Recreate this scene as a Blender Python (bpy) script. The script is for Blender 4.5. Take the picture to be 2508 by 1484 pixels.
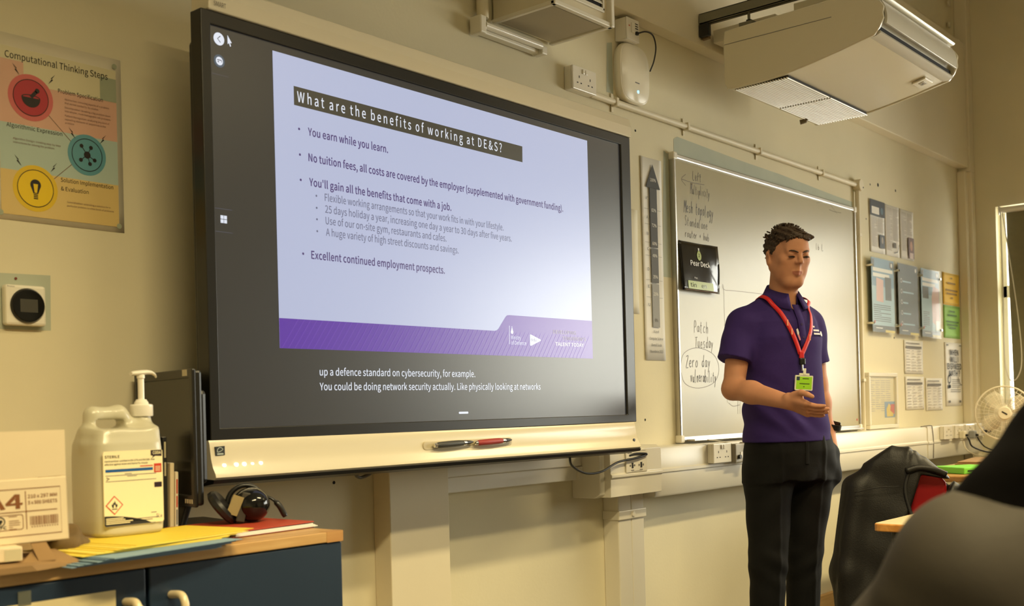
import bpy, math, random
import numpy as np
from mathutils import Vector, Matrix
from mathutils.geometry import tessellate_polygon

for _o in list(bpy.data.objects):
    bpy.data.objects.remove(_o)
SC = bpy.context.scene
COL = SC.collection
random.seed(7)
RND = random.Random(11)

# ---------------------------------------------------------------- camera
YAW, PITCH, ROLL = .8702, .0054, -.0259
_f = Vector((math.sin(YAW)*math.cos(PITCH), math.cos(YAW)*math.cos(PITCH), math.sin(PITCH)))
_r = Vector((math.cos(YAW), -math.sin(YAW), 0))
_u = _r.cross(_f)
_c, _s = math.cos(ROLL), math.sin(ROLL)
_r2 = _r*_c + _u*_s
_u2 = _u*_c - _r*_s
cam_d = bpy.data.cameras.new('camera')
cam = bpy.data.objects.new('camera', cam_d)
COL.objects.link(cam)
_m = Matrix((( _r2.x, _u2.x, -_f.x, -2.3378), (_r2.y, _u2.y, -_f.y, -2.1623), (_r2.z, _u2.z, -_f.z, 1.0857), (0, 0, 0, 1)))
cam.matrix_world = _m
cam_d.sensor_fit = 'HORIZONTAL'
cam_d.sensor_width = 36
cam_d.lens = 2716.8*36/2508
cam_d.shift_y = (993.6-742)/2508
cam_d.clip_start = .05
cam_d.dof.use_dof = True
cam_d.dof.focus_distance = 3.6
cam_d.dof.aperture_fstop = 5.0
SC.camera = cam

# ---------------------------------------------------------------- world, view
W = bpy.data.worlds.new('overcast_sky')
SC.world = W
W.use_nodes = True
_bg = W.node_tree.nodes['Background']
_bg.inputs[0].default_value = (.97, .96, .84, 1)
_bg.inputs[1].default_value = 6.0
SC.view_settings.view_transform = 'Standard'
SC.view_settings.look = 'None'
SC.view_settings.gamma = 1
SC.view_settings.use_curve_mapping = False
SC.view_settings.exposure = 1.15
LAMP_POWER = 47.0
LAMP_COLOR = (1.0, .82, .45)

# ---------------------------------------------------------------- helpers
def lin(c):
    return c/12.92 if c <= .04045 else ((c+.055)/1.055)**2.4
def S(*c):
    if len(c) == 1:
        h = c[0].lstrip('#'); c = [int(h[i:i+2], 16) for i in (0, 2, 4)]
    return tuple(lin(x/255) for x in c) + (1,)

MATS = {}
def mat(name, color=(200, 200, 200), rough=.6, metal=0., noise=0., scale=8., bump=0., bscale=60., spec=.5,
        emit=None, estr=0., alpha=1., trans=0., coat=0., coatr=.1, sheen=0., stretch=None, sss=0.):
    if name in MATS:
        return MATS[name]
    m = bpy.data.materials.new(name)
    m.use_nodes = True
    nt = m.node_tree
    b = nt.nodes['Principled BSDF']
    c = S(*color) if not isinstance(color, str) else S(color)
    b.inputs['Base Color'].default_value = c
    b.inputs['Roughness'].default_value = rough
    b.inputs['Metallic'].default_value = metal
    b.inputs['Specular IOR Level'].default_value = spec
    b.inputs['Alpha'].default_value = alpha
    b.inputs['Transmission Weight'].default_value = trans
    b.inputs['Coat Weight'].default_value = coat
    b.inputs['Coat Roughness'].default_value = coatr
    b.inputs['Sheen Weight'].default_value = sheen
    if sss:
        b.inputs['Subsurface Weight'].default_value = sss
        b.inputs['Subsurface Radius'].default_value = (.01, .004, .002)
        b.inputs['Subsurface Scale'].default_value = 1.0
    if emit is not None:
        b.inputs['Emission Color'].default_value = S(*emit)
        b.inputs['Emission Strength'].default_value = estr
    if noise or bump:
        tc = nt.nodes.new('ShaderNodeTexCoord')
        vec = tc.outputs['Object']
        if stretch:
            mp = nt.nodes.new('ShaderNodeMapping')
            mp.inputs['Scale'].default_value = stretch
            nt.links.new(vec, mp.inputs[0]); vec = mp.outputs[0]
        if noise:
            n = nt.nodes.new('ShaderNodeTexNoise')
            n.inputs['Scale'].default_value = scale
            n.inputs['Detail'].default_value = 5
            nt.links.new(vec, n.inputs['Vector'])
            r = nt.nodes.new('ShaderNodeValToRGB')
            r.color_ramp.elements[0].position = .3
            r.color_ramp.elements[1].position = .7
            r.color_ramp.elements[0].color = tuple(x*(1-noise) for x in c[:3])+(1,)
            r.color_ramp.elements[1].color = tuple(min(1, x*(1+noise*.6)) for x in c[:3])+(1,)
            nt.links.new(n.outputs['Fac'], r.inputs[0])
            nt.links.new(r.outputs[0], b.inputs['Base Color'])
        if bump:
            n2 = nt.nodes.new('ShaderNodeTexNoise')
            n2.inputs['Scale'].default_value = bscale
            n2.inputs['Detail'].default_value = 3
            nt.links.new(vec, n2.inputs['Vector'])
            bp = nt.nodes.new('ShaderNodeBump')
            bp.inputs['Strength'].default_value = bump
            bp.inputs['Distance'].default_value = .004
            nt.links.new(n2.outputs['Fac'], bp.inputs['Height'])
            nt.links.new(bp.outputs[0], b.inputs['Normal'])
    MATS[name] = m
    return m

def wood(name, c1, c2, rough=.45, scale=3., stretch=(1.2, 14, 14)):
    if name in MATS:
        return MATS[name]
    m = mat(name, c1, rough)
    nt = m.node_tree; b = nt.nodes['Principled BSDF']
    tc = nt.nodes.new('ShaderNodeTexCoord')
    mp = nt.nodes.new('ShaderNodeMapping'); mp.inputs['Scale'].default_value = stretch
    n = nt.nodes.new('ShaderNodeTexNoise'); n.inputs['Scale'].default_value = scale
    n.inputs['Detail'].default_value = 8; n.inputs['Distortion'].default_value = .6
    r = nt.nodes.new('ShaderNodeValToRGB')
    r.color_ramp.elements[0].position = .35; r.color_ramp.elements[0].color = S(*c2)
    r.color_ramp.elements[1].position = .65; r.color_ramp.elements[1].color = S(*c1)
    nt.links.new(tc.outputs['Object'], mp.inputs[0]); nt.links.new(mp.outputs[0], n.inputs['Vector'])
    nt.links.new(n.outputs['Fac'], r.inputs[0]); nt.links.new(r.outputs[0], b.inputs['Base Color'])
    return m

def paint(name, c1, c2, rough=.75, bump=.08):
    """wall paint: cream emulsion, faint roller texture and uneven patches"""
    m = mat(name, c1, rough, noise=.06, scale=1.7, bump=bump, bscale=90, spec=.3)
    return m

# text to flat outlines: a plain sans-serif drawn as polygons, printable ASCII from '!' on
# code point: (advance, outlines as x, y, x, y ... in thousandths)
_GL = {
    33: (113, [[46,77,68,77,72,262,40,262],[56,-5,68,-1,76,7,79,20,76,32,68,41,56,44,45,41,36,32,33,20,36,7,45,-1]]),
    34: (166, [[39,169,58,169,65,270,32,270],[107,169,127,169,134,270,100,270]]),
    35: (194, [[35,0,56,0,66,80,118,80,108,0,129,0,139,80,175,80,175,102,141,102,149,160,183,160,183,182,151,182,160,254,139,254,130,182,78,182,87,254,67,254,57,182,22,182,22,160,55,160,48,102,14,102,14,80,45,80],[68,102,76,160,128,160,120,102]]),
    36: (194, [[87,-43,110,-43,110,-4,142,8,163,31,171,64,142,122,90,151,61,190,66,210,80,223,101,228,119,225,148,206,166,224,132,248,110,254,110,293,87,293,87,253,57,242,38,220,30,188,59,136,111,106,140,62,135,41,120,27,96,22,73,26,35,48,20,26,39,12,62,1,87,-4]]),
    37: (322, [[72,99,103,109,123,137,130,181,123,225,103,252,72,261,41,252,21,225,14,181,21,137,41,109],[72,119,54,126,42,147,38,181,42,215,54,235,72,242,90,235,101,215,106,181,101,147,90,126],[79,-5,101,-5,243,261,221,261],[251,-5,281,5,302,33,309,77,302,120,281,148,251,157,220,148,200,120,193,77,200,33,220,5],[251,15,233,22,221,42,216,77,221,111,233,131,251,138,268,131,281,111,285,77,281,42,268,22]]),
    38: (238, [[91,-5,119,-1,143,9,165,25,205,2,224,-5,232,22,184,47,218,105,229,138,199,138,178,85,163,63,117,109,98,135,126,156,147,181,156,211,150,237,133,255,105,261,74,253,54,232,47,201,54,162,63,141,38,121,20,97,13,67,23,30,50,5],[144,42,112,24,95,21,69,27,51,43,44,68,48,87,76,118,119,65],[86,156,74,201,78,220,89,234,106,239,120,235,127,224,130,210,124,189]]),
    39: (97, [[39,169,58,169,65,270,32,270]]),
    40: (118, [[84,-69,103,-60,78,-7,64,50,59,109,64,168,78,225,103,277,84,286,56,232,38,174,32,109,38,44,56,-15]]),
    41: (118, [[35,-69,62,-15,80,44,86,109,80,174,62,232,35,286,15,277,40,225,55,168,60,109,55,50,40,-7,15,-60]]),
    42: (164, [[54,165,82,198,109,165,125,176,102,213,140,229,134,246,95,237,91,279,72,279,69,236,29,246,23,229,61,213,39,176]]),
    43: (194, [[84,41,110,41,110,117,181,117,181,141,110,141,110,218,84,218,84,141,13,141,13,117,84,117]]),
    44: (97, [[26,-67,54,-49,71,-24,77,7,74,27,65,40,50,44,38,41,30,34,26,22,30,10,38,2,54,0,49,-20,37,-36,19,-48]]),
    45: (121, [[16,86,106,86,106,110,16,110]]),
    46: (97, [[49,-5,60,-1,69,7,72,20,69,32,60,41,49,44,37,41,29,32,26,20,29,7,37,-1]]),
    47: (137, [[4,-63,27,-63,132,278,109,278]]),
    48: (194, [[97,-5,140,10,167,55,177,129,167,203,140,247,97,261,55,247,27,203,18,129,27,55,55,10],[97,21,72,33,55,68,48,129,55,190,72,225,97,236,123,225,140,190,146,129,140,68,123,33]]),
    49: (194, [[31,0,172,0,172,27,120,27,120,257,96,257,42,238,42,218,88,218,88,27,31,27]]),
    50: (194, [[15,0,177,0,177,28,64,25,117,81,152,134,165,186,155,226,129,252,90,261,60,257,36,244,14,224,33,206,48,221,66,231,86,235,112,229,128,211,133,185,120,138,82,83,15,19]]),
    51: (194, [[92,-5,134,4,163,29,175,69,167,100,148,121,120,136,144,149,160,169,166,197,156,232,130,254,91,261,64,257,40,246,20,231,37,210,70,232,90,235,113,230,128,216,133,195,127,170,104,152,62,146,62,121,109,115,135,97,142,70,135,44,117,28,90,22,64,26,43,37,27,51,10,31,30,13,57,0]]),
    52: (194, [[119,0,149,0,149,71,183,71,183,96,149,96,149,257,114,257,7,92,7,71,119,71],[119,96,40,96,106,197,121,222,119,175]]),
    53: (194, [[92,-5,133,6,164,36,176,83,165,130,137,157,98,165,60,155,67,229,163,229,163,257,39,257,30,137,47,126,75,139,90,141,118,134,137,114,143,83,136,50,116,29,89,22,62,26,42,37,26,50,9,29,30,13,56,0]]),
    54: (194, [[105,-5,142,6,169,35,179,79,170,124,146,150,108,159,87,156,67,145,50,129,60,191,83,225,116,235,145,226,157,215,175,235,159,249,139,258,114,261,68,248,33,203,20,123,31,52,61,10],[50,103,68,122,86,132,103,136,128,129,144,109,149,79,143,48,128,28,105,21,78,30,59,58]]),
    55: (194, [[69,0,103,0,111,89,133,164,178,237,178,257,17,257,17,229,142,229,102,160,79,87]]),
    56: (194, [[98,-5,140,4,168,28,178,62,172,92,156,114,135,131,151,146,164,168,169,193,161,228,136,252,99,261,63,252,38,230,28,195,33,171,46,151,63,135,40,118,23,95,16,64,27,28,56,4],[116,139,87,152,66,170,57,195,63,217,77,232,98,237,122,231,137,214,142,191,139,173,130,155],[98,19,71,25,52,42,44,67,49,90,61,109,80,125,114,110,138,91,148,63,142,40,124,25]]),
    57: (194, [[82,-5,128,10,162,56,175,139,164,207,133,248,89,261,52,251,26,222,15,178,24,133,49,106,86,97,107,101,128,112,145,129,135,66,112,32,81,22,50,31,38,42,20,22,37,8,57,-1],[145,155,127,136,109,125,91,121,66,128,51,148,46,178,51,209,67,229,89,236,117,227,136,200]]),
    58: (97, [[49,137,60,140,69,148,72,161,69,174,60,182,49,186,37,182,29,174,26,161,29,148,37,140],[49,-5,60,-1,69,7,72,20,69,32,60,41,49,44,37,41,29,32,26,20,29,7,37,-1]]),
    59: (97, [[49,137,60,140,69,148,72,161,69,174,60,182,49,186,37,182,29,174,26,161,29,148,37,140],[26,-67,54,-49,71,-24,77,7,74,27,65,40,50,44,38,41,30,34,26,22,30,10,38,2,54,0,49,-20,37,-36,19,-48]]),
    60: (194, [[181,51,181,79,46,129,98,150,181,181,181,209,13,143,13,117]]),
    61: (194, [[13,159,181,159,181,183,13,183],[13,75,181,75,181,99,13,99]]),
    62: (194, [[13,51,181,117,181,143,13,209,13,181,148,131,96,110,13,79]]),
    63: (166, [[62,77,91,77,103,123,131,161,147,204,139,238,116,259,82,267,56,263,33,251,15,235,33,218,62,237,78,240,99,235,112,222,116,202,100,165,73,128],[77,-5,89,-1,98,7,101,20,98,32,89,41,77,44,66,41,58,32,55,20,58,7,66,-1]]),
    64: (331, [[157,-61,208,-52,232,-41,223,-22,183,-37,160,-39,100,-25,59,16,43,81,63,160,114,213,180,231,240,217,277,178,289,122,281,78,261,51,236,41,219,46,212,61,230,165,209,165,204,149,185,166,173,168,133,154,106,120,97,78,103,47,120,29,144,22,162,26,193,49,200,32,214,23,233,19,269,31,299,66,311,123,295,191,251,236,183,253,102,231,43,171,20,79,38,3,88,-45],[151,44,136,48,127,59,123,79,129,110,146,135,173,146,190,139,198,130,187,68,162,47]]),
    65: (213, [[1,0,34,0,59,78,153,78,177,0,211,0,124,257,88,257],[67,104,106,230,132,144,145,104]]),
    66: (230, [[35,0,117,0,168,8,202,33,214,75,208,105,189,126,162,138,183,150,195,170,200,194,188,230,157,250,111,257,35,257],[68,148,68,231,141,227,161,214,168,190,161,167,141,153,106,148],[68,26,68,123,112,123,151,118,174,102,182,76,174,48,150,31,112,26]]),
    67: (223, [[132,-5,163,0,189,12,211,32,193,53,176,37,156,27,133,24,91,37,63,73,54,129,64,185,92,220,134,233,155,230,187,209,204,230,187,245,163,257,134,261,76,245,35,200,20,128,35,57,75,11]]),
    68: (241, [[35,0,101,0,166,15,206,60,220,129,206,199,166,242,99,257,35,257],[68,27,68,230,97,230,147,219,177,184,187,129,177,74,147,39,97,27]]),
    69: (206, [[35,0,187,0,187,28,68,28,68,121,165,121,165,149,68,149,68,229,183,229,183,257,35,257]]),
    70: (193, [[35,0,68,0,68,115,166,115,166,143,68,143,68,229,183,229,183,257,35,257]]),
    71: (241, [[136,-5,168,-1,195,10,215,25,215,133,131,133,131,106,186,106,186,39,157,26,139,24,93,37,64,73,54,129,64,185,94,220,139,233,162,230,194,209,212,230,194,245,170,256,138,261,77,245,36,200,20,128,35,57,76,11]]),
    72: (255, [[35,0,68,0,68,121,187,121,187,0,220,0,220,257,187,257,187,149,68,149,68,257,35,257]]),
    73: (103, [[35,0,68,0,68,257,35,257]]),
    74: (187, [[83,-5,124,6,147,35,154,75,154,257,121,257,121,78,117,47,103,29,80,24,63,27,48,36,35,53,12,36,30,14,54,0]]),
    75: (226, [[35,0,68,0,68,81,112,134,189,0,225,0,132,159,213,257,176,257,68,128,68,128,68,257,35,257]]),
    76: (190, [[35,0,180,0,180,28,68,28,68,257,35,257]]),
    77: (284, [[35,0,64,0,64,142,62,218,82,159,131,26,153,26,222,218,219,142,219,0,249,0,249,257,210,257,142,66,74,257,35,257]]),
    78: (253, [[35,0,66,0,66,135,63,215,91,162,185,0,218,0,218,257,187,257,187,123,190,42,162,95,68,257,35,257]]),
    79: (260, [[130,-5,187,12,225,58,239,129,225,200,187,245,130,261,73,245,34,200,20,129,34,58,73,12],[130,24,90,37,63,73,54,129,63,185,90,220,130,233,170,220,197,185,206,129,197,73,170,37]]),
    80: (222, [[35,0,68,0,68,102,110,102,160,111,192,137,204,181,192,226,159,250,109,257,35,257],[68,129,68,230,142,226,165,211,172,181,165,151,143,134,106,129]]),
    81: (260, [[130,22,90,36,63,72,54,129,63,185,90,220,130,233,170,220,197,185,206,129,197,72,170,36],[208,-64,245,-58,239,-34,212,-37,186,-34,164,-22,149,-3,196,19,228,64,239,129,225,200,187,245,130,261,73,245,34,200,20,129,32,63,65,18,114,-4,134,-35,166,-56]]),
    82: (222, [[68,135,68,230,145,226,166,212,173,185,166,157,145,140,111,135],[176,0,213,0,147,112,178,126,198,150,205,185,194,227,162,250,116,257,35,257,35,0,68,0,68,109,114,109]]),
    83: (209, [[106,-5,153,5,183,31,194,68,187,100,168,122,84,162,68,175,62,196,68,215,84,228,110,233,132,230,151,222,168,209,185,230,164,246,139,257,110,261,68,252,39,228,29,193,37,162,57,141,140,101,155,87,161,65,154,44,136,29,107,24,81,28,57,39,36,56,17,33,42,13,72,0]]),
    84: (210, [[89,0,121,0,121,229,199,229,199,257,11,257,11,229,89,229]]),
    85: (252, [[126,-5,173,6,206,41,218,106,218,257,187,257,187,105,179,57,157,31,126,24,96,31,75,57,67,105,67,257,34,257,34,106,47,41,79,6]]),
    86: (201, [[82,0,120,0,201,257,168,257,102,33,76,118,34,257,0,257]]),
    87: (307, [[63,0,102,0,154,213,167,155,206,0,245,0,298,257,267,257,223,34,205,117,169,257,140,257,104,117,85,34,69,117,42,257,9,257]]),
    88: (201, [[6,0,40,0,91,96,99,111,121,69,159,0,195,0,120,131,190,257,156,257,102,153,47,257,11,257,81,133]]),
    89: (186, [[77,0,109,0,109,99,186,257,153,257,94,128,34,257,0,257,77,99]]),
    90: (211, [[18,0,195,0,195,28,57,28,193,237,193,257,30,257,30,229,153,229,18,20]]),
    91: (118, [[37,-60,106,-60,106,-41,61,-41,61,259,106,259,106,277,37,277]]),
    92: (137, [[110,-63,133,-63,28,278,5,278]]),
    93: (118, [[12,-60,82,-60,82,277,12,277,12,259,57,259,57,-41,12,-41]]),
    94: (194, [[24,111,51,111,96,232,117,180,143,111,171,111,111,262,83,262]]),
    95: (196, [[5,-49,191,-49,191,-28,5,-28]]),
    96: (212, [[112,224,128,240,73,305,50,284]]),
    97: (197, [[76,-5,99,-1,140,23,143,0,169,0,169,117,162,158,141,185,103,195,74,191,29,170,41,148,77,165,98,168,122,161,134,144,137,120,71,107,33,84,21,49,28,20,47,2],[85,21,68,24,56,34,51,51,59,73,87,89,137,99,137,46,103,24]]),
    98: (216, [[116,-5,157,8,187,42,199,98,190,149,164,183,123,195,102,191,63,168,64,279,32,279,32,0,58,0,62,20,98,-2],[111,22,81,30,64,42,64,142,99,165,115,168,144,159,160,135,165,98,158,57,139,31]]),
    99: (179, [[107,-5,129,-2,150,7,169,19,155,41,127,25,110,22,79,31,59,57,51,95,59,133,80,159,111,168,137,160,149,152,165,173,132,192,110,195,64,183,31,149,18,95,30,41,62,7]]),
    100: (217, [[97,-5,119,-1,156,22,159,0,185,0,185,279,153,279,154,173,121,192,101,195,60,183,30,148,19,95,28,41,55,7],[104,22,76,31,58,56,51,95,59,133,79,159,106,168,137,160,153,148,153,48,121,25]]),
    101: (194, [[109,-5,154,5,172,15,160,36,130,23,113,21,81,29,59,52,50,88,178,88,179,106,170,153,145,184,103,195,62,183,31,148,18,95,31,41,63,7],[49,110,59,142,79,163,104,169,129,163,146,143,151,110]]),
    102: (114, [[12,164,37,164,37,0,69,0,69,164,110,164,110,190,69,190,72,241,81,253,110,255,118,252,125,277,93,283,62,276,43,254,37,221,37,190,12,188]]),
    103: (197, [[96,-88,147,-78,181,-54,193,-22,185,4,163,19,69,26,59,33,57,53,68,67,96,60,131,68,156,91,166,126,158,155,150,166,189,166,189,190,96,195,61,187,35,163,25,127,29,106,50,75,32,54,29,39,37,15,46,6,31,-6,21,-21,18,-37,28,-64,55,-82],[96,82,76,87,61,103,56,127,61,151,76,166,96,172,117,166,131,151,137,127,131,103,116,87],[101,-65,71,-61,52,-50,46,-32,54,-10,65,0,144,-5,157,-13,161,-27,154,-46,133,-60]]),
    104: (213, [[32,0,64,0,64,138,98,164,116,167,137,162,149,145,152,116,152,0,184,0,184,120,178,161,159,186,126,195,102,191,81,179,63,163,64,279,32,279]]),
    105: (96, [[32,0,64,0,64,190,32,190],[48,229,59,232,67,239,70,251,67,262,59,269,48,271,37,269,30,262,27,251,30,239,37,232]]),
    106: (96, [[43,-77,59,-55,64,-22,64,190,33,190,33,-22,31,-42,24,-55,-9,-56,-15,-80,2,-84],[48,229,59,232,67,239,70,251,67,262,59,269,48,271,37,269,30,262,27,251,30,239,37,232]]),
    107: (193, [[32,0,64,0,64,50,99,92,155,0,190,0,118,113,181,190,146,190,65,90,64,90,64,279,32,279]]),
    108: (99, [[84,-2,80,23,69,23,64,36,64,279,32,279,32,38,36,15,47,0]]),
    109: (324, [[32,0,64,0,64,138,97,164,112,167,132,162,144,145,147,116,147,0,179,0,179,138,212,164,227,167,247,162,259,145,263,116,263,0,294,0,294,120,288,161,269,186,237,195,215,190,194,178,174,159,164,178,146,191,121,195,100,191,62,162,58,190,32,190]]),
    110: (214, [[32,0,64,0,64,138,98,164,116,167,137,162,149,145,152,116,152,0,184,0,184,120,178,161,159,186,126,195,102,191,62,162,58,190,32,190]]),
    111: (212, [[106,-5,150,7,182,41,194,95,182,149,150,183,106,195,63,183,31,149,18,95,31,41,63,7],[106,22,77,31,58,57,51,95,58,133,77,159,106,168,135,159,154,133,161,95,154,57,135,31]]),
    112: (217, [[32,-80,64,-80,63,18,98,-2,116,-5,157,8,187,42,199,98,190,149,164,183,123,195,101,191,62,168,58,190,32,190],[111,22,81,30,64,42,64,142,99,165,115,168,144,159,160,135,165,98,158,57,139,31]]),
    113: (217, [[153,-80,185,-80,185,190,159,190,155,172,121,192,101,195,60,183,30,148,19,95,28,41,55,7,97,-5,118,-1,154,22],[104,22,76,31,58,56,51,95,59,133,79,159,106,168,137,160,153,148,153,48,121,25]]),
    114: (136, [[32,0,64,0,64,122,79,148,95,162,131,163,137,191,116,195,96,190,78,176,62,155,58,190,32,190]]),
    115: (164, [[82,-5,120,3,143,24,151,52,142,80,120,98,73,118,58,128,52,143,56,156,68,166,88,170,117,162,131,153,146,173,110,192,87,195,52,188,29,168,22,141,30,115,51,98,98,78,114,66,120,50,116,35,104,24,83,20,62,23,27,43,11,22,31,8,56,-1]]),
    116: (132, [[92,-5,127,2,121,27,99,21,82,26,72,38,70,58,70,164,121,164,121,190,70,190,70,244,43,244,40,190,9,188,9,164,38,164,38,59,43,25,60,3]]),
    117: (213, [[88,-5,112,0,132,12,152,30,154,0,181,0,181,190,149,190,149,55,132,37,115,26,97,23,77,28,65,45,62,74,62,190,29,190,29,70,36,29,55,4]]),
    118: (182, [[73,0,111,0,178,190,146,190,93,26,74,82,38,190,5,190]]),
    119: (281, [[62,0,99,0,141,157,154,103,181,0,220,0,272,190,241,190,200,27,187,80,157,190,126,190,92,62,82,27,70,80,42,190,9,190]]),
    120: (174, [[5,0,39,0,85,78,134,0,169,0,106,96,164,190,131,190,89,117,45,190,10,190,68,99]]),
    121: (182, [[68,-73,91,-50,106,-16,178,190,147,190,95,31,76,85,38,190,5,190,81,0,67,-36,53,-50,19,-53,13,-78,27,-81]]),
    122: (166, [[12,0,156,0,156,26,53,26,153,173,153,190,23,190,23,164,112,164,12,17]]),
    123: (118, [[106,-60,106,-41,80,-38,72,-26,70,86,62,100,48,110,62,117,70,131,72,244,80,255,106,259,106,277,63,273,48,256,43,225,47,149,44,135,34,124,13,119,13,99,34,94,44,83,43,-8,48,-39,63,-55]]),
    124: (95, [[36,-98,58,-98,58,293,36,293]]),
    125: (118, [[12,-60,55,-55,70,-39,75,-8,72,68,75,83,85,94,105,99,105,119,85,124,75,135,75,225,70,256,55,273,12,277,12,259,38,255,46,244,49,131,56,117,70,108,56,100,49,86,46,-26,38,-38,12,-41]]),
    126: (194, [[132,100,149,104,165,116,180,136,162,148,143,127,132,125,111,133,90,149,63,158,46,154,29,143,14,123,32,110,51,131,62,134,83,125,105,109]]),
}
CAP = .2567
_GC = {}
def _area(l):
    return sum(l[i-1][0]*l[i][1]-l[i][0]*l[i-1][1] for i in range(len(l)))/2
def _inside(p, l):
    c = False
    for i in range(len(l)):
        (x0, y0), (x1, y1) = l[i-1], l[i]
        if (y0 > p[1]) != (y1 > p[1]) and p[0] < (x1-x0)*(p[1]-y0)/(y1-y0)+x0:
            c = not c
    return c
def glyph(ch, bold):
    k = (ch, bold)
    if k in _GC:
        return _GC[k]
    adv, raw = _GL[ord(ch)]
    adv /= 1000
    loops = [[(q[i]/1000, q[i+1]/1000) for i in range(0, len(q), 2)] for q in raw]
    out = []
    for l in loops:
        hole = sum(_inside(l[0], o) for o in loops if o is not l) % 2 == 1
        if (_area(l) > 0) == hole:
            l = l[::-1]
        if bold:
            n = []
            for i in range(len(l)):
                a, b, c = l[i-1], l[i], l[(i+1) % len(l)]
                d = Vector((c[0]-a[0], c[1]-a[1]))
                if d.length > 1e-9:
                    d.normalize()
                n.append((b[0]+d.y*bold, b[1]-d.x*bold))
            l = n
        out.append(l)
    vs = [p for l in out for p in l]
    # group each outer loop with its holes before filling
    fs = []
    base = 0; rec = []
    for l in out:
        rec.append((l, base)); base += len(l)
    for l, b0 in rec:
        if _area(l) <= 0:
            continue
        grp = [(l, b0)]+[(o, b1) for o, b1 in rec if _area(o) < 0 and _inside(o[0], l)]
        idx = [b+i for o, b in grp for i in range(len(o))]
        tri = tessellate_polygon([[Vector((p[0], p[1], 0)) for p in o] for o, b in grp])
        for t in tri:
            a, b, c = (vs[idx[i]] for i in t)
            t = tuple(idx[i] for i in t)
            ar = (b[0]-a[0])*(c[1]-a[1])-(b[1]-a[1])*(c[0]-a[0])
            fs.append(t if ar > 0 else t[::-1])
    _GC[k] = (vs, fs, adv+bold)
    return _GC[k]
def text_geo(s, bold=0., space=1., shear=0.):
    bold *= .4
    x = 0.; V = []; F = []
    for ch in s:
        if ch == ' ':
            x += .0784*space; continue
        vs, fs, adv = glyph(ch, bold)
        b = len(V)
        V += [(x+p[0]+shear*p[1], p[1]) for p in vs]
        F += [tuple(i+b for i in f) for f in fs]
        x += adv+(space-1)*.18
    x0 = min([v[0] for v in V] or [0]); x1 = max([v[0] for v in V] or [1])
    return V, F, x0, x1

def rr(x0, z0, x1, z1, r, n=4):
    pts = []
    for cx, cz, a0 in ((x1-r, z0+r, -90), (x1-r, z1-r, 0), (x0+r, z1-r, 90), (x0+r, z0+r, 180)):
        for i in range(n+1):
            a = math.radians(a0+90*i/n)
            pts.append((cx+r*math.cos(a), cz+r*math.sin(a)))
    return pts
def circ(cx, cz, r, n=28, rz=None):
    rz = r if rz is None else rz
    return [(cx+r*math.cos(2*math.pi*i/n), cz+rz*math.sin(2*math.pi*i/n)) for i in range(n)]
def arc(cx, cz, r, a0, a1, n=10):
    return [(cx+r*math.cos(math.radians(a0+(a1-a0)*i/n)), cz+r*math.sin(math.radians(a0+(a1-a0)*i/n))) for i in range(n+1)]
def spline(pts, n=6):
    """Catmull-Rom through the points"""
    P = [Vector(p) for p in pts]
    P = [P[0]*2-P[1]] + P + [P[-1]*2-P[-2]]
    out = []
    for i in range(1, len(P)-2):
        for j in range(n):
            t = j/n
            a, b, c, d = P[i-1], P[i], P[i+1], P[i+2]
            out.append(.5*((2*b)+(c-a)*t+(2*a-5*b+4*c-d)*t*t+(3*b-a-3*c+d)*t**3))
    out.append(P[-2])
    return out

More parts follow.
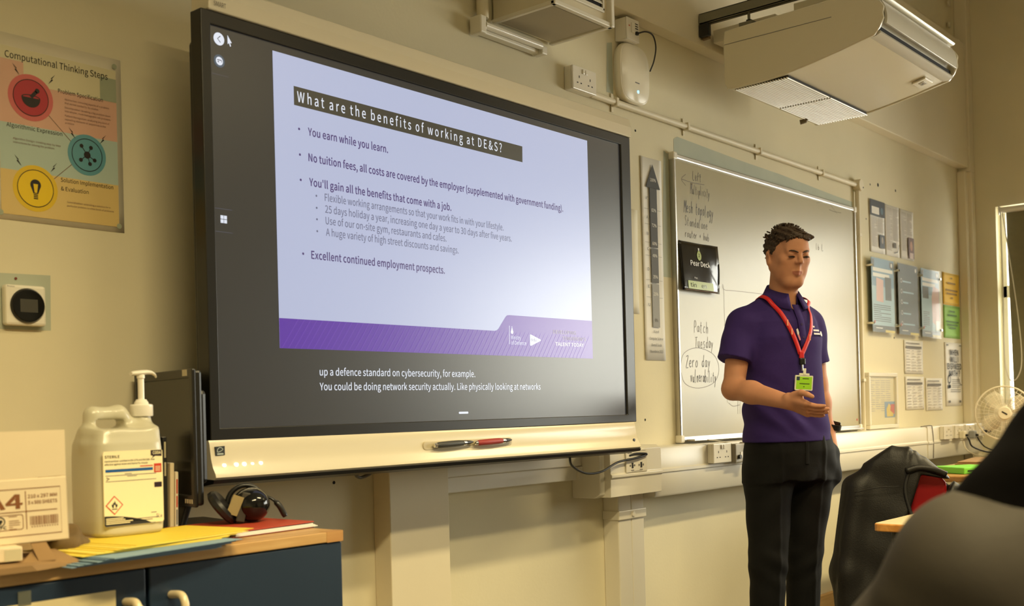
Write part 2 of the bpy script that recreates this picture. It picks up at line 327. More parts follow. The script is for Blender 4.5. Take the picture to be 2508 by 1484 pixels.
class MB:
    def __init__(self):
        self.v = []; self.f = []; self.m = []; self.cm = 0; self.T = None
    def add(self, vs, fs):
        b = len(self.v)
        for p in vs:
            p = Vector(p)
            self.v.append(self.T @ p if self.T else p)
        for f in fs:
            self.f.append([i+b for i in f]); self.m.append(self.cm)
        return self
    def box(self, x0, x1, y0, y1, z0, z1):
        return self.add([(x0, y0, z0), (x1, y0, z0), (x1, y1, z0), (x0, y1, z0), (x0, y0, z1), (x1, y0, z1), (x1, y1, z1), (x0, y1, z1)],
                        [(0, 3, 2, 1), (4, 5, 6, 7), (0, 1, 5, 4), (1, 2, 6, 5), (2, 3, 7, 6), (3, 0, 4, 7)])
    def poly(self, pts, y=0.):                       # flat, in the xz plane, facing -y
        return self.add([(p[0], y, p[1]) for p in pts], [tuple(range(len(pts)))])
    def rect(self, x0, z0, x1, z1, y=0.):
        return self.poly([(x0, z0), (x1, z0), (x1, z1), (x0, z1)], y)
    def prism(self, pts, y0, y1):                    # xz outline (CCW seen from -y) extruded y0(front)..y1
        n = len(pts)
        vs = [(p[0], y0, p[1]) for p in pts]+[(p[0], y1, p[1]) for p in pts]
        fs = [tuple(range(n)), tuple(range(2*n-1, n-1, -1))]
        fs += [(i, i+n, (i+1) % n+n, (i+1) % n) for i in range(n)]
        return self.add(vs, fs)
    def prismx(self, pts, x0, x1):                   # yz outline extruded along x
        n = len(pts)
        vs = [(x0, p[0], p[1]) for p in pts]+[(x1, p[0], p[1]) for p in pts]
        fs = [tuple(range(n-1, -1, -1)), tuple(range(n, 2*n))]
        fs += [(i, (i+1) % n, (i+1) % n+n, i+n) for i in range(n)]
        return self.add(vs, fs)
    def prismz(self, pts, z0, z1):
        n = len(pts)
        vs = [(p[0], p[1], z0) for p in pts]+[(p[0], p[1], z1) for p in pts]
        fs = [tuple(range(n-1, -1, -1)), tuple(range(n, 2*n))]
        fs += [(i, (i+1) % n, (i+1) % n+n, i+n) for i in range(n)]
        return self.add(vs, fs)
    def ring(self, outer, inner, y0, y1):            # frame between two outlines of equal count
        n = len(outer)
        vs = [(p[0], y0, p[1]) for p in outer]+[(p[0], y0, p[1]) for p in inner]
        vs += [(p[0], y1, p[1]) for p in outer]+[(p[0], y1, p[1]) for p in inner]
        fs = []
        for i in range(n):
            j = (i+1) % n
            fs += [(i, j, j+n, i+n), (i, i+2*n, j+2*n, j), (i+n, j+n, j+3*n, i+3*n), (i+2*n, i+3*n, j+3*n, j+2*n)]
        return self.add(vs, fs)
    def flatring(self, outer, inner, y=0.):
        n = len(outer)
        return self.add([(p[0], y, p[1]) for p in outer]+[(p[0], y, p[1]) for p in inner],
                        [(i, (i+1) % n, (i+1) % n+n, i+n) for i in range(n)])
    def line(self, pts, w, y=0., closed=False):      # flat stroke in the xz plane
        P = [Vector((p[0], p[1])) for p in pts]
        if closed:
            P.append(P[0])
        L = []
        for i, p in enumerate(P):
            a = P[max(i-1, 0)]; b = P[min(i+1, len(P)-1)]
            d = b-a
            if d.length < 1e-9:
                d = Vector((1, 0))
            d.normalize(); nrm = Vector((-d.y, d.x))*w/2
            L.append((p+nrm, p-nrm))
        vs = []
        for a, b in L:
            vs += [(a.x, y, a.y), (b.x, y, b.y)]
        return self.add(vs, [(2*i, 2*i+1, 2*i+3, 2*i+2) for i in range(len(L)-1)])
    def text(self, s, x, z, h, w=None, y=0., bold=0., space=1., align='l', shear=0.):
        vs, fs, x0, x1 = text_geo(s, bold, space, shear)
        k = h/CAP                                    # h is the cap height
        kx = k if w is None else w/max(1e-6, (x1-x0))
        off = x-x0*kx
        if align == 'c':
            off = x-(x0+x1)/2*kx
        if align == 'r':
            off = x-x1*kx
        return self.add([(off+v[0]*kx, y, z+v[1]*k) for v in vs], fs)
    def tube(self, path, r, n=8, caps=True):
        P = [Vector(p) for p in path]
        R = r if isinstance(r, (list, tuple)) else [r]*len(P)
        t0 = (P[1]-P[0]).normalized()
        up = Vector((0, 0, 1)) if abs(t0.z) < .9 else Vector((1, 0, 0))
        nx = t0.cross(up).normalized()
        vs = []
        for i, p in enumerate(P):
            t = (P[min(i+1, len(P)-1)]-P[max(i-1, 0)])
            t = t.normalized() if t.length > 1e-9 else t0
            nx = (nx-t*nx.dot(t)).normalized()
            ny = t.cross(nx)
            for j in range(n):
                a = 2*math.pi*j/n
                vs.append(p+(nx*math.cos(a)+ny*math.sin(a))*R[i])
        fs = []
        for i in range(len(P)-1):
            for j in range(n):
                k = (j+1) % n
                fs.append((i*n+j, i*n+k, (i+1)*n+k, (i+1)*n+j))
        if caps:
            fs.append(tuple(range(n-1, -1, -1)))
            fs.append(tuple(range((len(P)-1)*n, len(P)*n)))
        return self.add(vs, fs)
    def cyl(self, a, b, r0, r1=None, n=20):
        return self.tube([a, b], [r0, r0 if r1 is None else r1], n)
    def lathe(self, prof, n=24, c=(0, 0, 0), ax='z', caps=True):
        vs = []; fs = []
        for r, h in prof:
            for j in range(n):
                a = 2*math.pi*j/n
                p = (r*math.cos(a), r*math.sin(a), h)
                if ax == 'y':
                    p = (p[0], -h, p[1])
                if ax == 'x':
                    p = (h, p[0], p[1])
                vs.append((p[0]+c[0], p[1]+c[1], p[2]+c[2]))
        for i in range(len(prof)-1):
            for j in range(n):
                k = (j+1) % n
                fs.append((i*n+j, i*n+k, (i+1)*n+k, (i+1)*n+j))
        if caps:
            fs.append(tuple(range(n-1, -1, -1))); fs.append(tuple(range((len(prof)-1)*n, len(prof)*n)))
        return self.add(vs, fs)
    def loft(self, rings, caps=True):                # list of equal-length closed rings
        n = len(rings[0]); vs = [p for r in rings for p in r]; fs = []
        for i in range(len(rings)-1):
            for j in range(n):
                k = (j+1) % n
                fs.append((i*n+j, i*n+k, (i+1)*n+k, (i+1)*n+j))
        if caps:
            fs.append(tuple(range(n-1, -1, -1))); fs.append(tuple(range((len(rings)-1)*n, len(rings)*n)))
        return self.add(vs, fs)
    def build(self, name, mats, parent=None, loc=(0, 0, 0), rot=(0, 0, 0), smooth=False, bevel=0., seg=2, sub=0):
        me = bpy.data.meshes.new(name)
        me.from_pydata([tuple(p) for p in self.v], [], self.f)
        if not isinstance(mats, (list, tuple)):
            mats = [mats]
        for m in mats:
            me.materials.append(m)
        if len(mats) > 1:
            me.polygons.foreach_set('material_index', self.m)
        me.update()
        return link(name, me, parent, loc, rot, smooth, bevel, seg, sub)

def link(name, me, parent=None, loc=(0, 0, 0), rot=(0, 0, 0), smooth=False, bevel=0., seg=2, sub=0):
    ob = bpy.data.objects.new(name, me)
    COL.objects.link(ob)
    ob.location = loc; ob.rotation_euler = rot
    if parent:
        ob.parent = parent
    if smooth:
        me.polygons.foreach_set('use_smooth', [True]*len(me.polygons))
        if smooth == 'auto':
            me.set_sharp_from_angle(angle=math.radians(38))
    if bevel:
        b = ob.modifiers.new('bevel', 'BEVEL')
        b.width = bevel; b.segments = seg; b.limit_method = 'ANGLE'; b.angle_limit = math.radians(40)
        b.harden_normals = False
    if sub:
        s = ob.modifiers.new('sub', 'SUBSURF'); s.levels = sub; s.render_levels = sub
    return ob

def tag(o, label, cat, group=None):
    o['label'] = label; o['category'] = cat
    if group:
        o['group'] = group
    return o
def struct(o, label=None):
    o['kind'] = 'structure'
    if label:
        o['label'] = label
    return o
def thing(name, label, cat, loc=(0, 0, 0), rot=(0, 0, 0), group=None):
    o = bpy.data.objects.new(name, None)
    o.empty_display_size = .05
    COL.objects.link(o)
    o.location = loc; o.rotation_euler = rot
    return tag(o, label, cat, group)

# signed distance modelling for bodies and cloth --------------------------
class Field:
    def __init__(self, lo, hi, h):
        self.lo = np.array(lo, float); self.h = h
        self.n = np.ceil((np.array(hi)-self.lo)/h).astype(int)+1
        self.a = np.full(self.n, .2, np.float32)
    def sub(self, lo, hi):
        i0 = np.clip(np.floor((np.array(lo)-self.lo)/self.h).astype(int), 0, self.n)
        i1 = np.clip(np.ceil((np.array(hi)-self.lo)/self.h).astype(int)+1, 0, self.n)
        sl = tuple(slice(a, b) for a, b in zip(i0, i1))
        g = [(self.lo[k]+self.h*np.arange(i0[k], i1[k])).astype(np.float32) for k in range(3)]
        return sl, g[0][:, None, None], g[1][None, :, None], g[2][None, None, :]
    def put(self, fn, lo, hi, k=.01, op='u'):
        lo = np.array(lo)-k-.02; hi = np.array(hi)+k+.02
        sl, x, y, z = self.sub(lo, hi)
        if any(s.stop <= s.start for s in sl):
            return
        d = fn(x, y, z); a = self.a[sl]
        if op == 'u':
            h = np.maximum(k-np.abs(a-d), 0)/max(k, 1e-6)
            self.a[sl] = np.minimum(a, d)-h*h*k*.25
        else:
            d = -d
            h = np.maximum(k-np.abs(a-d), 0)/max(k, 1e-6)
            self.a[sl] = np.maximum(a, d)+h*h*k*.25
    def cone(self, a, b, r0, r1=None, k=.01, op='u'):
        r1 = r0 if r1 is None else r1
        a = np.array(a, float); b = np.array(b, float); ba = b-a; L = float(ba@ba)+1e-12
        def fn(x, y, z):
            t = np.clip(((x-a[0])*ba[0]+(y-a[1])*ba[1]+(z-a[2])*ba[2])/L, 0, 1)
            dx = x-a[0]-t*ba[0]; dy = y-a[1]-t*ba[1]; dz = z-a[2]-t*ba[2]
            return np.sqrt(dx*dx+dy*dy+dz*dz)-(r0+(r1-r0)*t)
        m = max(r0, r1)
        self.put(fn, np.minimum(a, b)-m, np.maximum(a, b)+m, k, op)
    def ell(self, c, r, k=.01, op='u', R=None):
        c = np.array(c, float); r = np.array(r, float); m = float(max(r))
        R = np.eye(3) if R is None else np.array(R)
        def fn(x, y, z):
            X, Y, Z = x-c[0], y-c[1], z-c[2]
            p = [(R[0, i]*X+R[1, i]*Y+R[2, i]*Z)/r[i] for i in range(3)]
            q = [p[i]/r[i] for i in range(3)]
            k0 = np.sqrt(p[0]**2+p[1]**2+p[2]**2); k1 = np.sqrt(q[0]**2+q[1]**2+q[2]**2)+1e-9
            return k0*(k0-1)/k1
        self.put(fn, c-m, c+m, k, op)
    def stack(self, secs, k=.01, op='u', p=2.0):
        """vertical loft of superellipses: (z, cx, cy, rx, ry)"""
        s = np.array(secs, float); s = s[np.argsort(s[:, 0])]
        def fn(x, y, z):
            zz = z.ravel()
            I = [np.interp(zz, s[:, 0], s[:, i])[None, None, :] for i in range(1, 5)]
            X = np.abs(x-I[0])/I[2]; Y = np.abs(y-I[1])/I[3]
            q = (X**p+Y**p)**(1/p)
            d = (q-1)*np.minimum(I[2], I[3])
            cap = np.maximum(s[0, 0]-z, z-s[-1, 0])
            return np.maximum(d, cap)
        lo = (min(s[:, 1]-s[:, 3]), min(s[:, 2]-s[:, 4]), s[0, 0]); hi = (max(s[:, 1]+s[:, 3]), max(s[:, 2]+s[:, 4]), s[-1, 0])
        self.put(fn, lo, hi, k, op)
    def warp(self, fn):
        """add a displacement field (positive shrinks)"""
        sl, x, y, z = self.sub(self.lo, self.lo+self.n*self.h)
        self.a = self.a+fn(x, y, z).astype(np.float32)
    def smooth(self, it=1):
        a = self.a
        for _ in range(it):
            for ax in range(3):
                b = a.copy()
                s0 = [slice(None)]*3; s1 = [slice(None)]*3; s2 = [slice(None)]*3
                s0[ax] = slice(1, -1); s1[ax] = slice(0, -2); s2[ax] = slice(2, None)
                b[tuple(s0)] = .5*a[tuple(s0)]+.25*(a[tuple(s1)]+a[tuple(s2)])
                a = b
        self.a = a
    def mesh(self, name, mats, mfn=None):
        a = self.a; h = self.h; n = np.array(a.shape)
        s = a < 0
        cnt = np.zeros(n-1, np.int8)
        for i in (0, 1):
            for j in (0, 1):
                for k in (0, 1):
                    cnt += s[i:n[0]-1+i, j:n[1]-1+j, k:n[2]-1+k]
        act = (cnt > 0) & (cnt < 8)
        C = np.argwhere(act)
        idx = np.full(n-1, -1, np.int32); idx[act] = np.arange(len(C))
        pos = np.zeros((len(C), 3)); num = np.zeros(len(C))
        corners = [(i, j, k) for i in (0, 1) for j in (0, 1) for k in (0, 1)]
        for p in corners:
            for ax in range(3):
                if p[ax]:
                    continue
                q = list(p); q[ax] = 1
                va = a[C[:, 0]+p[0], C[:, 1]+p[1], C[:, 2]+p[2]]; vb = a[C[:, 0]+q[0], C[:, 1]+q[1], C[:, 2]+q[2]]
                mk = (va < 0) != (vb < 0)
                t = np.where(mk, va/(va-vb+1e-20), 0)
                pt = np.tile(np.array(p, float), (len(C), 1)); pt[:, ax] += t
                pos[mk] += pt[mk]; num[mk] += 1
        V = (C+pos/np.maximum(num, 1)[:, None])*h+self.lo
        F = []
        for ax in range(3):
            b, c = (ax+1) % 3, (ax+2) % 3
            s0 = [slice(1, -1)]*3; s1 = [slice(1, -1)]*3
            s0[ax] = slice(0, -1); s1[ax] = slice(1, None)
            A = s[tuple(s0)]; B = s[tuple(s1)]
            E = np.argwhere(A != B)
            inside = A[E[:, 0], E[:, 1], E[:, 2]]
            off = np.array([1, 1, 1]); off[ax] = 0
            E = E+off
            q = []
            for db, dc in ((-1, -1), (0, -1), (0, 0), (-1, 0)):
                o = E.copy(); o[:, b] += db; o[:, c] += dc
                q.append(idx[o[:, 0], o[:, 1], o[:, 2]])
            q = np.stack(q, 1)
            q = np.where(inside[:, None], q, q[:, ::-1])
            F.append(q)
        F = np.concatenate(F)
        F = F[(F >= 0).all(1)]
        me = bpy.data.meshes.new(name)
        me.vertices.add(len(V)); me.vertices.foreach_set('co', V.ravel())
        me.loops.add(len(F)*4); me.loops.foreach_set('vertex_index', F.ravel().astype(np.int32))
        me.polygons.add(len(F))
        me.polygons.foreach_set('loop_start', np.arange(len(F))*4)
        me.polygons.foreach_set('loop_total', np.full(len(F), 4))
        for m in (mats if isinstance(mats, (list, tuple)) else [mats]):
            me.materials.append(m)
        if mfn is not None:
            me.polygons.foreach_set('material_index', mfn(V[F].mean(1)).astype(np.int32))
        me.update(calc_edges=True)
        me.validate()
        return me
# ================================================================ room shell
WY = .27          # face of the front wall
XR = 5.25         # face of the right wall
XL, YB, ZC = -4.2, -6.2, 3.9
M_WALL = paint('cream_wall_paint', (222, 213, 183), None)
M_WALLB = paint('cream_gloss_paint', (228, 218, 192), None, rough=.5, bump=.03)
M_OLD = mat('old_grey_green_paint', (178, 184, 166), .7, noise=.05)
M_CEIL = mat('ceiling_white', (226, 220, 204), .85, noise=.04)
M_FLOOR = mat('carpet_tile', (74, 72, 70), .95, noise=.25, scale=60, bump=.3, bscale=400)
M_PVC = mat('white_pvc', (228, 222, 206), .38, noise=.02, scale=3)
M_WHITE = mat('white_plastic', (232, 226, 210), .4)
M_WHITEG = mat('white_gloss_plastic', (236, 230, 216), .18, coat=.3)
M_BLACK = mat('black_plastic', (22, 21, 20), .35)
M_BLACKG = mat('black_gloss', (12, 12, 12), .12)
M_DARK = mat('dark_gap', (16, 14, 12), .8)
M_ALU = mat('brushed_aluminium', (200, 196, 188), .3, metal=1.)
M_CHROME = mat('chrome', (225, 222, 215), .12, metal=1.)
M_STEEL = mat('grey_steel', (120, 116, 98), .5)
M_PAPER = mat('white_paper', (232, 228, 220), .7, noise=.015, scale=5)
M_INK = mat('black_ink', (30, 28, 26), .7)
M_INKG = mat('grey_ink', (120, 116, 112), .75)

w = MB().box(XL, XR+.4, WY, WY+.2, 0, ZC).build('wall_front', M_WALL); struct(w)
wall_front = w
w = MB().box(XL-.2, XR+.4, YB, WY+.2, -.2, 0).build('floor', M_FLOOR); struct(w)
w = MB().box(XL-.2, XR+.4, YB, WY+.2, ZC, ZC+.2).build('ceiling', M_CEIL); struct(w)
w = MB().box(XL-.2, XL, YB, WY+.2, 0, ZC).build('wall_left', M_WALL); struct(w)
w = MB().box(XL-.2, XR+.4, YB-.2, YB, 0, ZC).build('wall_back', M_WALL); struct(w)
# right wall with three window openings
WINS = [(-.52, .065), (-1.95, -.66), (-4.5, -2.1)]
ZS, ZT = .98, 2.34
m = MB()
m.box(XR, XR+.2, YB, WY, 0, ZS); m.box(XR, XR+.2, YB, WY, ZT, ZC)
edges = [YB] + [e for wn in sorted(WINS) for e in wn] + [WY]
for a, b in zip(edges[::2], edges[1::2]):
    m.box(XR, XR+.2, a, b, ZS, ZT)
struct(m.build('wall_right', M_WALL))

M_FRAME = mat('window_frame_white', (238, 234, 224), .35)
gl = bpy.data.materials.new('window_glass'); gl.use_nodes = True
_nt = gl.node_tree; _nt.nodes.clear()
_o = _nt.nodes.new('ShaderNodeOutputMaterial'); _mx = _nt.nodes.new('ShaderNodeMixShader')
_t = _nt.nodes.new('ShaderNodeBsdfTransparent'); _g = _nt.nodes.new('ShaderNodeBsdfGlossy'); _g.inputs['Roughness'].default_value = .02
_fr = _nt.nodes.new('ShaderNodeFresnel'); _fr.inputs[0].default_value = 1.3
_nt.links.new(_fr.outputs[0], _mx.inputs[0]); _nt.links.new(_t.outputs[0], _mx.inputs[1]); _nt.links.new(_g.outputs[0], _mx.inputs[2])
_nt.links.new(_mx.outputs[0], _o.inputs[0])
for i, (a, b) in enumerate(WINS):
    win = bpy.data.objects.new('window_%d' % (i+1), None); COL.objects.link(win); win.location = (XR+.12, (a+b)/2, ZS)
    struct(win)
    hw = (b-a)/2; H = ZT-ZS; t = .035
    m = MB()
    m.box(-.03, .03, -hw, -hw+t, 0, H); m.box(-.03, .03, hw-t, hw, 0, H)
    m.box(-.03, .03, -hw, hw, 0, t); m.box(-.03, .03, -hw, hw, H-t, H)
    m.box(-.03, .03, -hw, hw, .77, .85)
    if i:
        m.box(-.03, .03, -.025, .025, 0, H)
    m.build('window_frame', M_FRAME, win, bevel=.004)
    for z0, z1 in ((t, .77), (.85, H-t)):
        for y0, y1 in (((-hw+t, -.025), (.025, hw-t)) if i else ((-hw+t, hw-t),)):
            MB().box(-.003, .003, y0, y1, z0, z1).build('window_pane', gl, win)
    MB().box(-.13, 0, -hw, hw, -.03, 0).build('window_sill', M_FRAME, win, bevel=.005)
    # daylight portal for the opening
    pl = bpy.data.lights.new('portal', 'AREA'); pl.shape = 'RECTANGLE'; pl.size = H; pl.size_y = b-a
    pl.cycles.is_portal = True
    po = bpy.data.objects.new('daylight_portal', pl); COL.objects.link(po)
    po.location = (XR+.19, (a+b)/2, (ZS+ZT)/2); po.rotation_euler = (0, math.radians(90), 0)

# bulkhead along the top of the front wall, pipe boxing in the corner
trim = MB().box(XL, 5.165, .205, WY, 2.607, 3.42).build('trim_1', M_WALLB, bevel=.004); struct(trim, 'boxed bulkhead along the top of the front wall')
trim = MB().box(5.165, XR, .19, WY, 2.585, ZC).build('trim_2', M_WALLB, bevel=.004); struct(trim)
m = MB(); m.box(5.135, XR, .215, WY, 0, 2.585); m.box(5.185, XR, .19, WY, 0, 2.585)
struct(m.build('trim_3', M_WALLB, bevel=.006))
m = MB()
for z in (3.52, 3.66, 3.8):
    m.lathe([(.001, .0), (.018, .004), (.02, .012)], 10, (5.02, WY-.012, z), 'y')
struct(m.build('trim_4', M_WALLB, smooth=True), 'round bolt covers on the wall above the bulkhead')
M_SKIRT = wood('varnished_skirting', (208, 168, 104), (190, 148, 84))
b = MB().box(1.25, 5.13, .248, WY, 0, .128).build('baseboard_front', M_SKIRT, bevel=.004); struct(b)
b = MB().box(XL, -.12, .248, WY, 0, .128).build('baseboard_left', M_SKIRT, bevel=.004); struct(b)

# patches where older paint shows, drilled holes
def patch(pts, name='old_paint_patch'):
    MB().poly(pts, WY-.0006).build(name, M_OLD, wall_front)
patch([(1.63, 2.13), (3.44, 2.125), (3.44, 2.17), (3.2, 2.175), (2.6, 2.195), (2.2, 2.20), (1.66, 2.215), (1.63, 2.2)])
patch([(1.155, 2.30), (1.2, 2.30), (1.2, 2.50), (1.165, 2.49)])
patch([(-1.23, 1.297), (-1.079, 1.298), (-1.077, 1.424), (-1.23, 1.42)])
patch([(1.52, 1.62), (1.585, 1.62), (1.585, 2.13), (1.55, 2.14)])
for x, z, r in ((.317, 2.146, .004), (1.347, 2.185, .005), (1.362, 1.04, .005), (-.25, .897, .005), (3.802, 2.313, .011), (4.063, 2.316, .008), (3.69, 2.30, .006), (3.62, 2.10, .005), (3.98, 1.455, .006)):
    MB().poly(circ(x, z, r, 10), WY-.0008).build('screw_hole', M_DARK, wall_front)

# ================================================================ ceiling lamps (out of the frame, above the class)
M_DIFF = mat('lamp_diffuser', (255, 240, 205), .5, emit=(255, 226, 170), estr=3.)
def lamp(x, y, L, label, power, spread=132):
    t = thing('ceiling_light', label, 'light', (x, y, 2.95), group='hanging strip lights')
    m = MB(); m.box(-L/2, L/2, -.09, .09, .02, .08); m.box(-L/2, L/2, -.095, -.085, -.03, .02); m.box(-L/2, L/2, .085, .095, -.03, .02)
    m.build('housing', M_WHITE, t, bevel=.004)
    MB().box(-L/2+.02, L/2-.02, -.08, .08, .0, .018).build('diffuser', M_DIFF, t)
    for s in (-1, 1):
        MB().cyl((s*L*.35, 0, .08), (s*L*.35, 0, ZC-2.95), .004, n=6).build('suspension_wire', M_STEEL, t)
    for k in range(int(L/.12)):
        xx = -L/2+.06+k*.12
        MB().box(xx-.001, xx+.001, -.085, .085, -.03, -.002).build('louvre', M_ALU, t)
    ld = bpy.data.lights.new('lamp', 'AREA'); ld.shape = 'RECTANGLE'; ld.size = L-.05; ld.size_y = .16
    ld.energy = power; ld.color = LAMP_COLOR; ld.spread = math.radians(spread)
    lo = bpy.data.objects.new('lamp_tube_light', ld); COL.objects.link(lo); lo.parent = t; lo.location = (0, 0, -.035)
    return t
lamp(-1.6, -2.35, 1.5, 'strip light hanging over the class nearest the blue cupboard', LAMP_POWER*1.02, 150)
lamp(.35, -1.72, 1.2, 'strip light hanging in front of the wall screen', LAMP_POWER*.42)
lamp(3.3, -1.75, 1.5, 'strip light hanging over the right side of the class', LAMP_POWER*.85)
# ================================================================ interactive display
D = thing('interactive_display', 'large black wall screen with white bottom bar, showing a purple and white slide', 'screen', (0, 0, 1.53))
DZ = 1.53
def dz(pts):
    return [(x, z-DZ) for x, z in pts]
M_BEZ = mat('display_bezel', (20, 19, 17), .32)
M_CRM = mat('display_white_trim', (216, 207, 184), .25, coat=.25, coatr=.15)
# bezel: ring round the glass
out = [(-.852, 1.035), (.881, 1.040), (.884, 2.026), (-.852, 2.026)]
inn = [(-.826, 1.0655), (.826, 1.0655), (.826, 1.9945), (-.826, 1.9945)]
MB().ring(dz(out), dz(inn), -.012, .03).build('bezel', M_BEZ, D, bevel=.003)
MB().box(-.80, .83, .03, .12, -.46, .46).build('rear_housing', M_BLACK, D, bevel=.01)
for x in (-.4, .3):
    MB().box(x-.05, x+.05, .12, WY-.002, -.3, .3).build('wall_bracket', M_BLACK, D)
# top bar
m = MB()
pr = [(.05, 2.026), (.05, 2.10), (.02, 2.105), (-.012, 2.09), (-.02, 2.06), (-.018, 2.026)]
m.prismx([(y, z-DZ) for y, z in pr[::-1]], -.835, .884)
tb = m.build('top_bar', M_CRM, D, bevel=.003)
MB().text('SMART', -.822, 2.036-DZ, .011, .034, -.0205).build('lettering', mat('trim_grey', (120, 112, 96), .5), tb)
# bottom bar with curved front
pr = [(.04, 1.036), (-.013, 1.038), (-.017, 1.03), (-.019, 1.015), (-.022, .995), (-.028, .977), (-.037, .963), (-.040, .954), (-.034, .949), (.04, .951)]
m = MB(); m.prismx([(y, z-DZ) for y, z in pr[::-1]], -.860, .862)
bb = m.build('bottom_bar', M_CRM, D, smooth='auto')
m = MB(); m.prismx([(y, z-DZ) for y, z in [(-.034, .949), (-.038, .9485), (-.034, .940), (.03, .930), (.06, .934), (.06, .951)]], -.864, .864)
m.build('underside', M_BLACK, D)
M_TRAY = mat('pen_recess', (196, 184, 154), .4)
MB().prism(dz(rr(-.183, .986, .192, 1.010, .011)), -.0262, -.012).build('pen_tray', M_TRAY, D, bevel=.002)
m = MB(); m.prism(dz([(-.848, 1.003), (-.823, 1.004), (-.823, 1.0245), (-.848, 1.0235)]), -.0225, -.017)
st = m.build('energy_sticker', mat('sticker_dark', (40, 44, 46), .5), D)
m = MB(); m.line(dz(arc(-.8355, 1.0135, .008, 20, 200, 8)), .0016, -.0228); m.rect(-.844, 1.0050-DZ, -.827, 1.0085-DZ, -.0228)
m.line(dz([(-.842, 1.011), (-.834, 1.013), (-.828, 1.017)]), .0014, -.0228)
m.build('sticker_print', mat('sticker_light', (176, 186, 180), .5), st)
M_BTN = mat('lit_icon', (255, 246, 220), .4, emit=(255, 244, 214), estr=.7)
for i, (x, r) in enumerate(((-.830, .0042), (-.797, .0048), (-.775, .0048), (-.752, .0030), (-.728, .0042))):
    zz = .9805-DZ
    m = MB().prism(circ(x, zz, r, 12), -.0315, -.024)
    m.build('touch_button', M_BTN, D)
m = MB(); m.lathe([(.0055, 0), (.0055, .003), (.002, .0032)], 12, (.835, -.028, .978-DZ), 'y'); m.build('light_sensor', M_BLACK, D)
# screen and what it shows (flat print on the panel)
def scr(name, col, e, rough=.31, spec=1.):
    return mat(name, (8, 8, 8), rough, emit=col, estr=e*.41, spec=spec)
M_SCR = scr('screen_off_area', (58, 56, 54), .55)
screen = MB().box(-.826, .826, -.006, .01, -.4645, .4645).build('screen_panel', M_SCR, D)
M_SLIDE = scr('slide_white', (206, 214, 246), .78)
M_BAN = scr('slide_banner', (66, 62, 50), .8)
M_TXW = scr('screen_white_text', (236, 242, 255), .95)
M_TXP = scr('slide_purple_text', (74, 50, 118), .9)
M_TXG = scr('slide_grey_text', (104, 106, 134), .95)
M_PUR = scr('slide_purple_band', (94, 42, 168), .9)
M_PURL = scr('slide_purple_stripe', (116, 70, 186), .85)
Y0 = -.0066
MB().poly(dz([(-.647, 1.254), (.639, 1.254), (.639, 1.9757), (-.647, 1.9757)]), Y0).build('slide', M_SLIDE, screen)
foot = [(-.647, 1.254), (.639, 1.254), (.639, 1.379), (.215, 1.377)]+[(.205, 1.3755), (.198, 1.37)]+[(.165, 1.334), (.157, 1.329), (.147, 1.327)]+[(-.647, 1.327)]
MB().poly(dz(foot), Y0-.0004).build('slide_footer', M_PUR, screen)
m = MB()
for k in range(70):
    x = -.66+k*.0195; z0, z1 = 1.2545, 1.3265
    x2 = x+.052
    if x < -.645 or x2 > .63:
        continue
    m.line(dz([(x, z0), (x2, z1)]), .0022, Y0-.0008)
m.build('footer_stripes', M_PURL, screen)
MB().poly(dz([(-.585, 1.8555), (.298, 1.851), (.299, 1.9), (-.585, 1.9025)]), Y0-.0004).build('title_banner', M_BAN, screen)
m = MB(); m.text('What are the benefits of working at DE&S?', -.575, 1.8655-DZ, .026, .776, Y0-.0008, space=1.45, bold=.008)
m.build('title_text', M_TXW, screen)
m = MB()
LN = [('You earn while you learn.', -.5434, 1.7875, .2733), ('No tuition fees, all costs are covered by the employer (supplemented with government funding).', -.5441, 1.7232, 1.0415),
      ("You'll gain all the benefits that come with a job.", -.5435, 1.662, .516), ('Excellent continued employment prospects.', -.5427, 1.48, .4814)]
for s, x, z, wd in LN:
    MB().text(s, x, z-DZ, .0195, wd, Y0-.0006, bold=.02).build('slide_text_line', M_TXP, screen)
for x, z in ((-.5713, 1.7985), (-.5707, 1.735), (-.5701, 1.6725), (-.5682, 1.49)):
    MB().poly(circ(x, z-DZ, .0032, 10), Y0-.0006).build('bullet', M_TXP, screen)
LN = [('Flexible working arrangements so that your work fits in with your lifestyle.', -.4945, 1.6303, .6943), ('25 days holiday a year, increasing one day a year to 30 days after five years.', -.4941, 1.6006, .7307),
      ('Use of our on-site gym, restaurants and cafes.', -.4937, 1.5717, .4425), ('A huge variety of high street discounts and savings.', -.4933, 1.5424, .4918)]
for s, x, z, wd in LN:
    MB().text(s, x, z-DZ, .0185, wd, Y0-.0006, bold=.006).build('slide_text_line', M_TXG, screen)
for z in (1.6395, 1.6092, 1.5805, 1.5507):
    MB().poly(circ(-.5215, z-DZ, .0028, 10), Y0-.0006).build('bullet', M_TXG, screen)
m = MB(); m.text('up a defence standard on cybersecurity, for example.', -.5246, 1.189-DZ, .0185, .581, Y0, bold=.008).build('caption_text', M_TXW, screen)
m = MB(); m.text('You could be doing network security actually. Like physically looking at networks', -.5257, 1.152-DZ, .0185, .884, Y0, bold=.008).build('caption_text', M_TXW, screen)
m = MB(); m.prism(dz(rr(-.0172, 1.0835, .0230, 1.0895, .0029)), Y0, Y0+.0003)
m.build('home_bar', M_TXW, screen)
m = MB()
m.line(dz([(.2149, 1.345), (.2127, 1.2895)]), .0022, Y0-.0009)
m.text('Ministry', .2212, 1.3045-DZ, .0115, .046, Y0-.0009); m.text('of Defence', .2212, 1.2885-DZ, .0115, .0715, Y0-.0009)
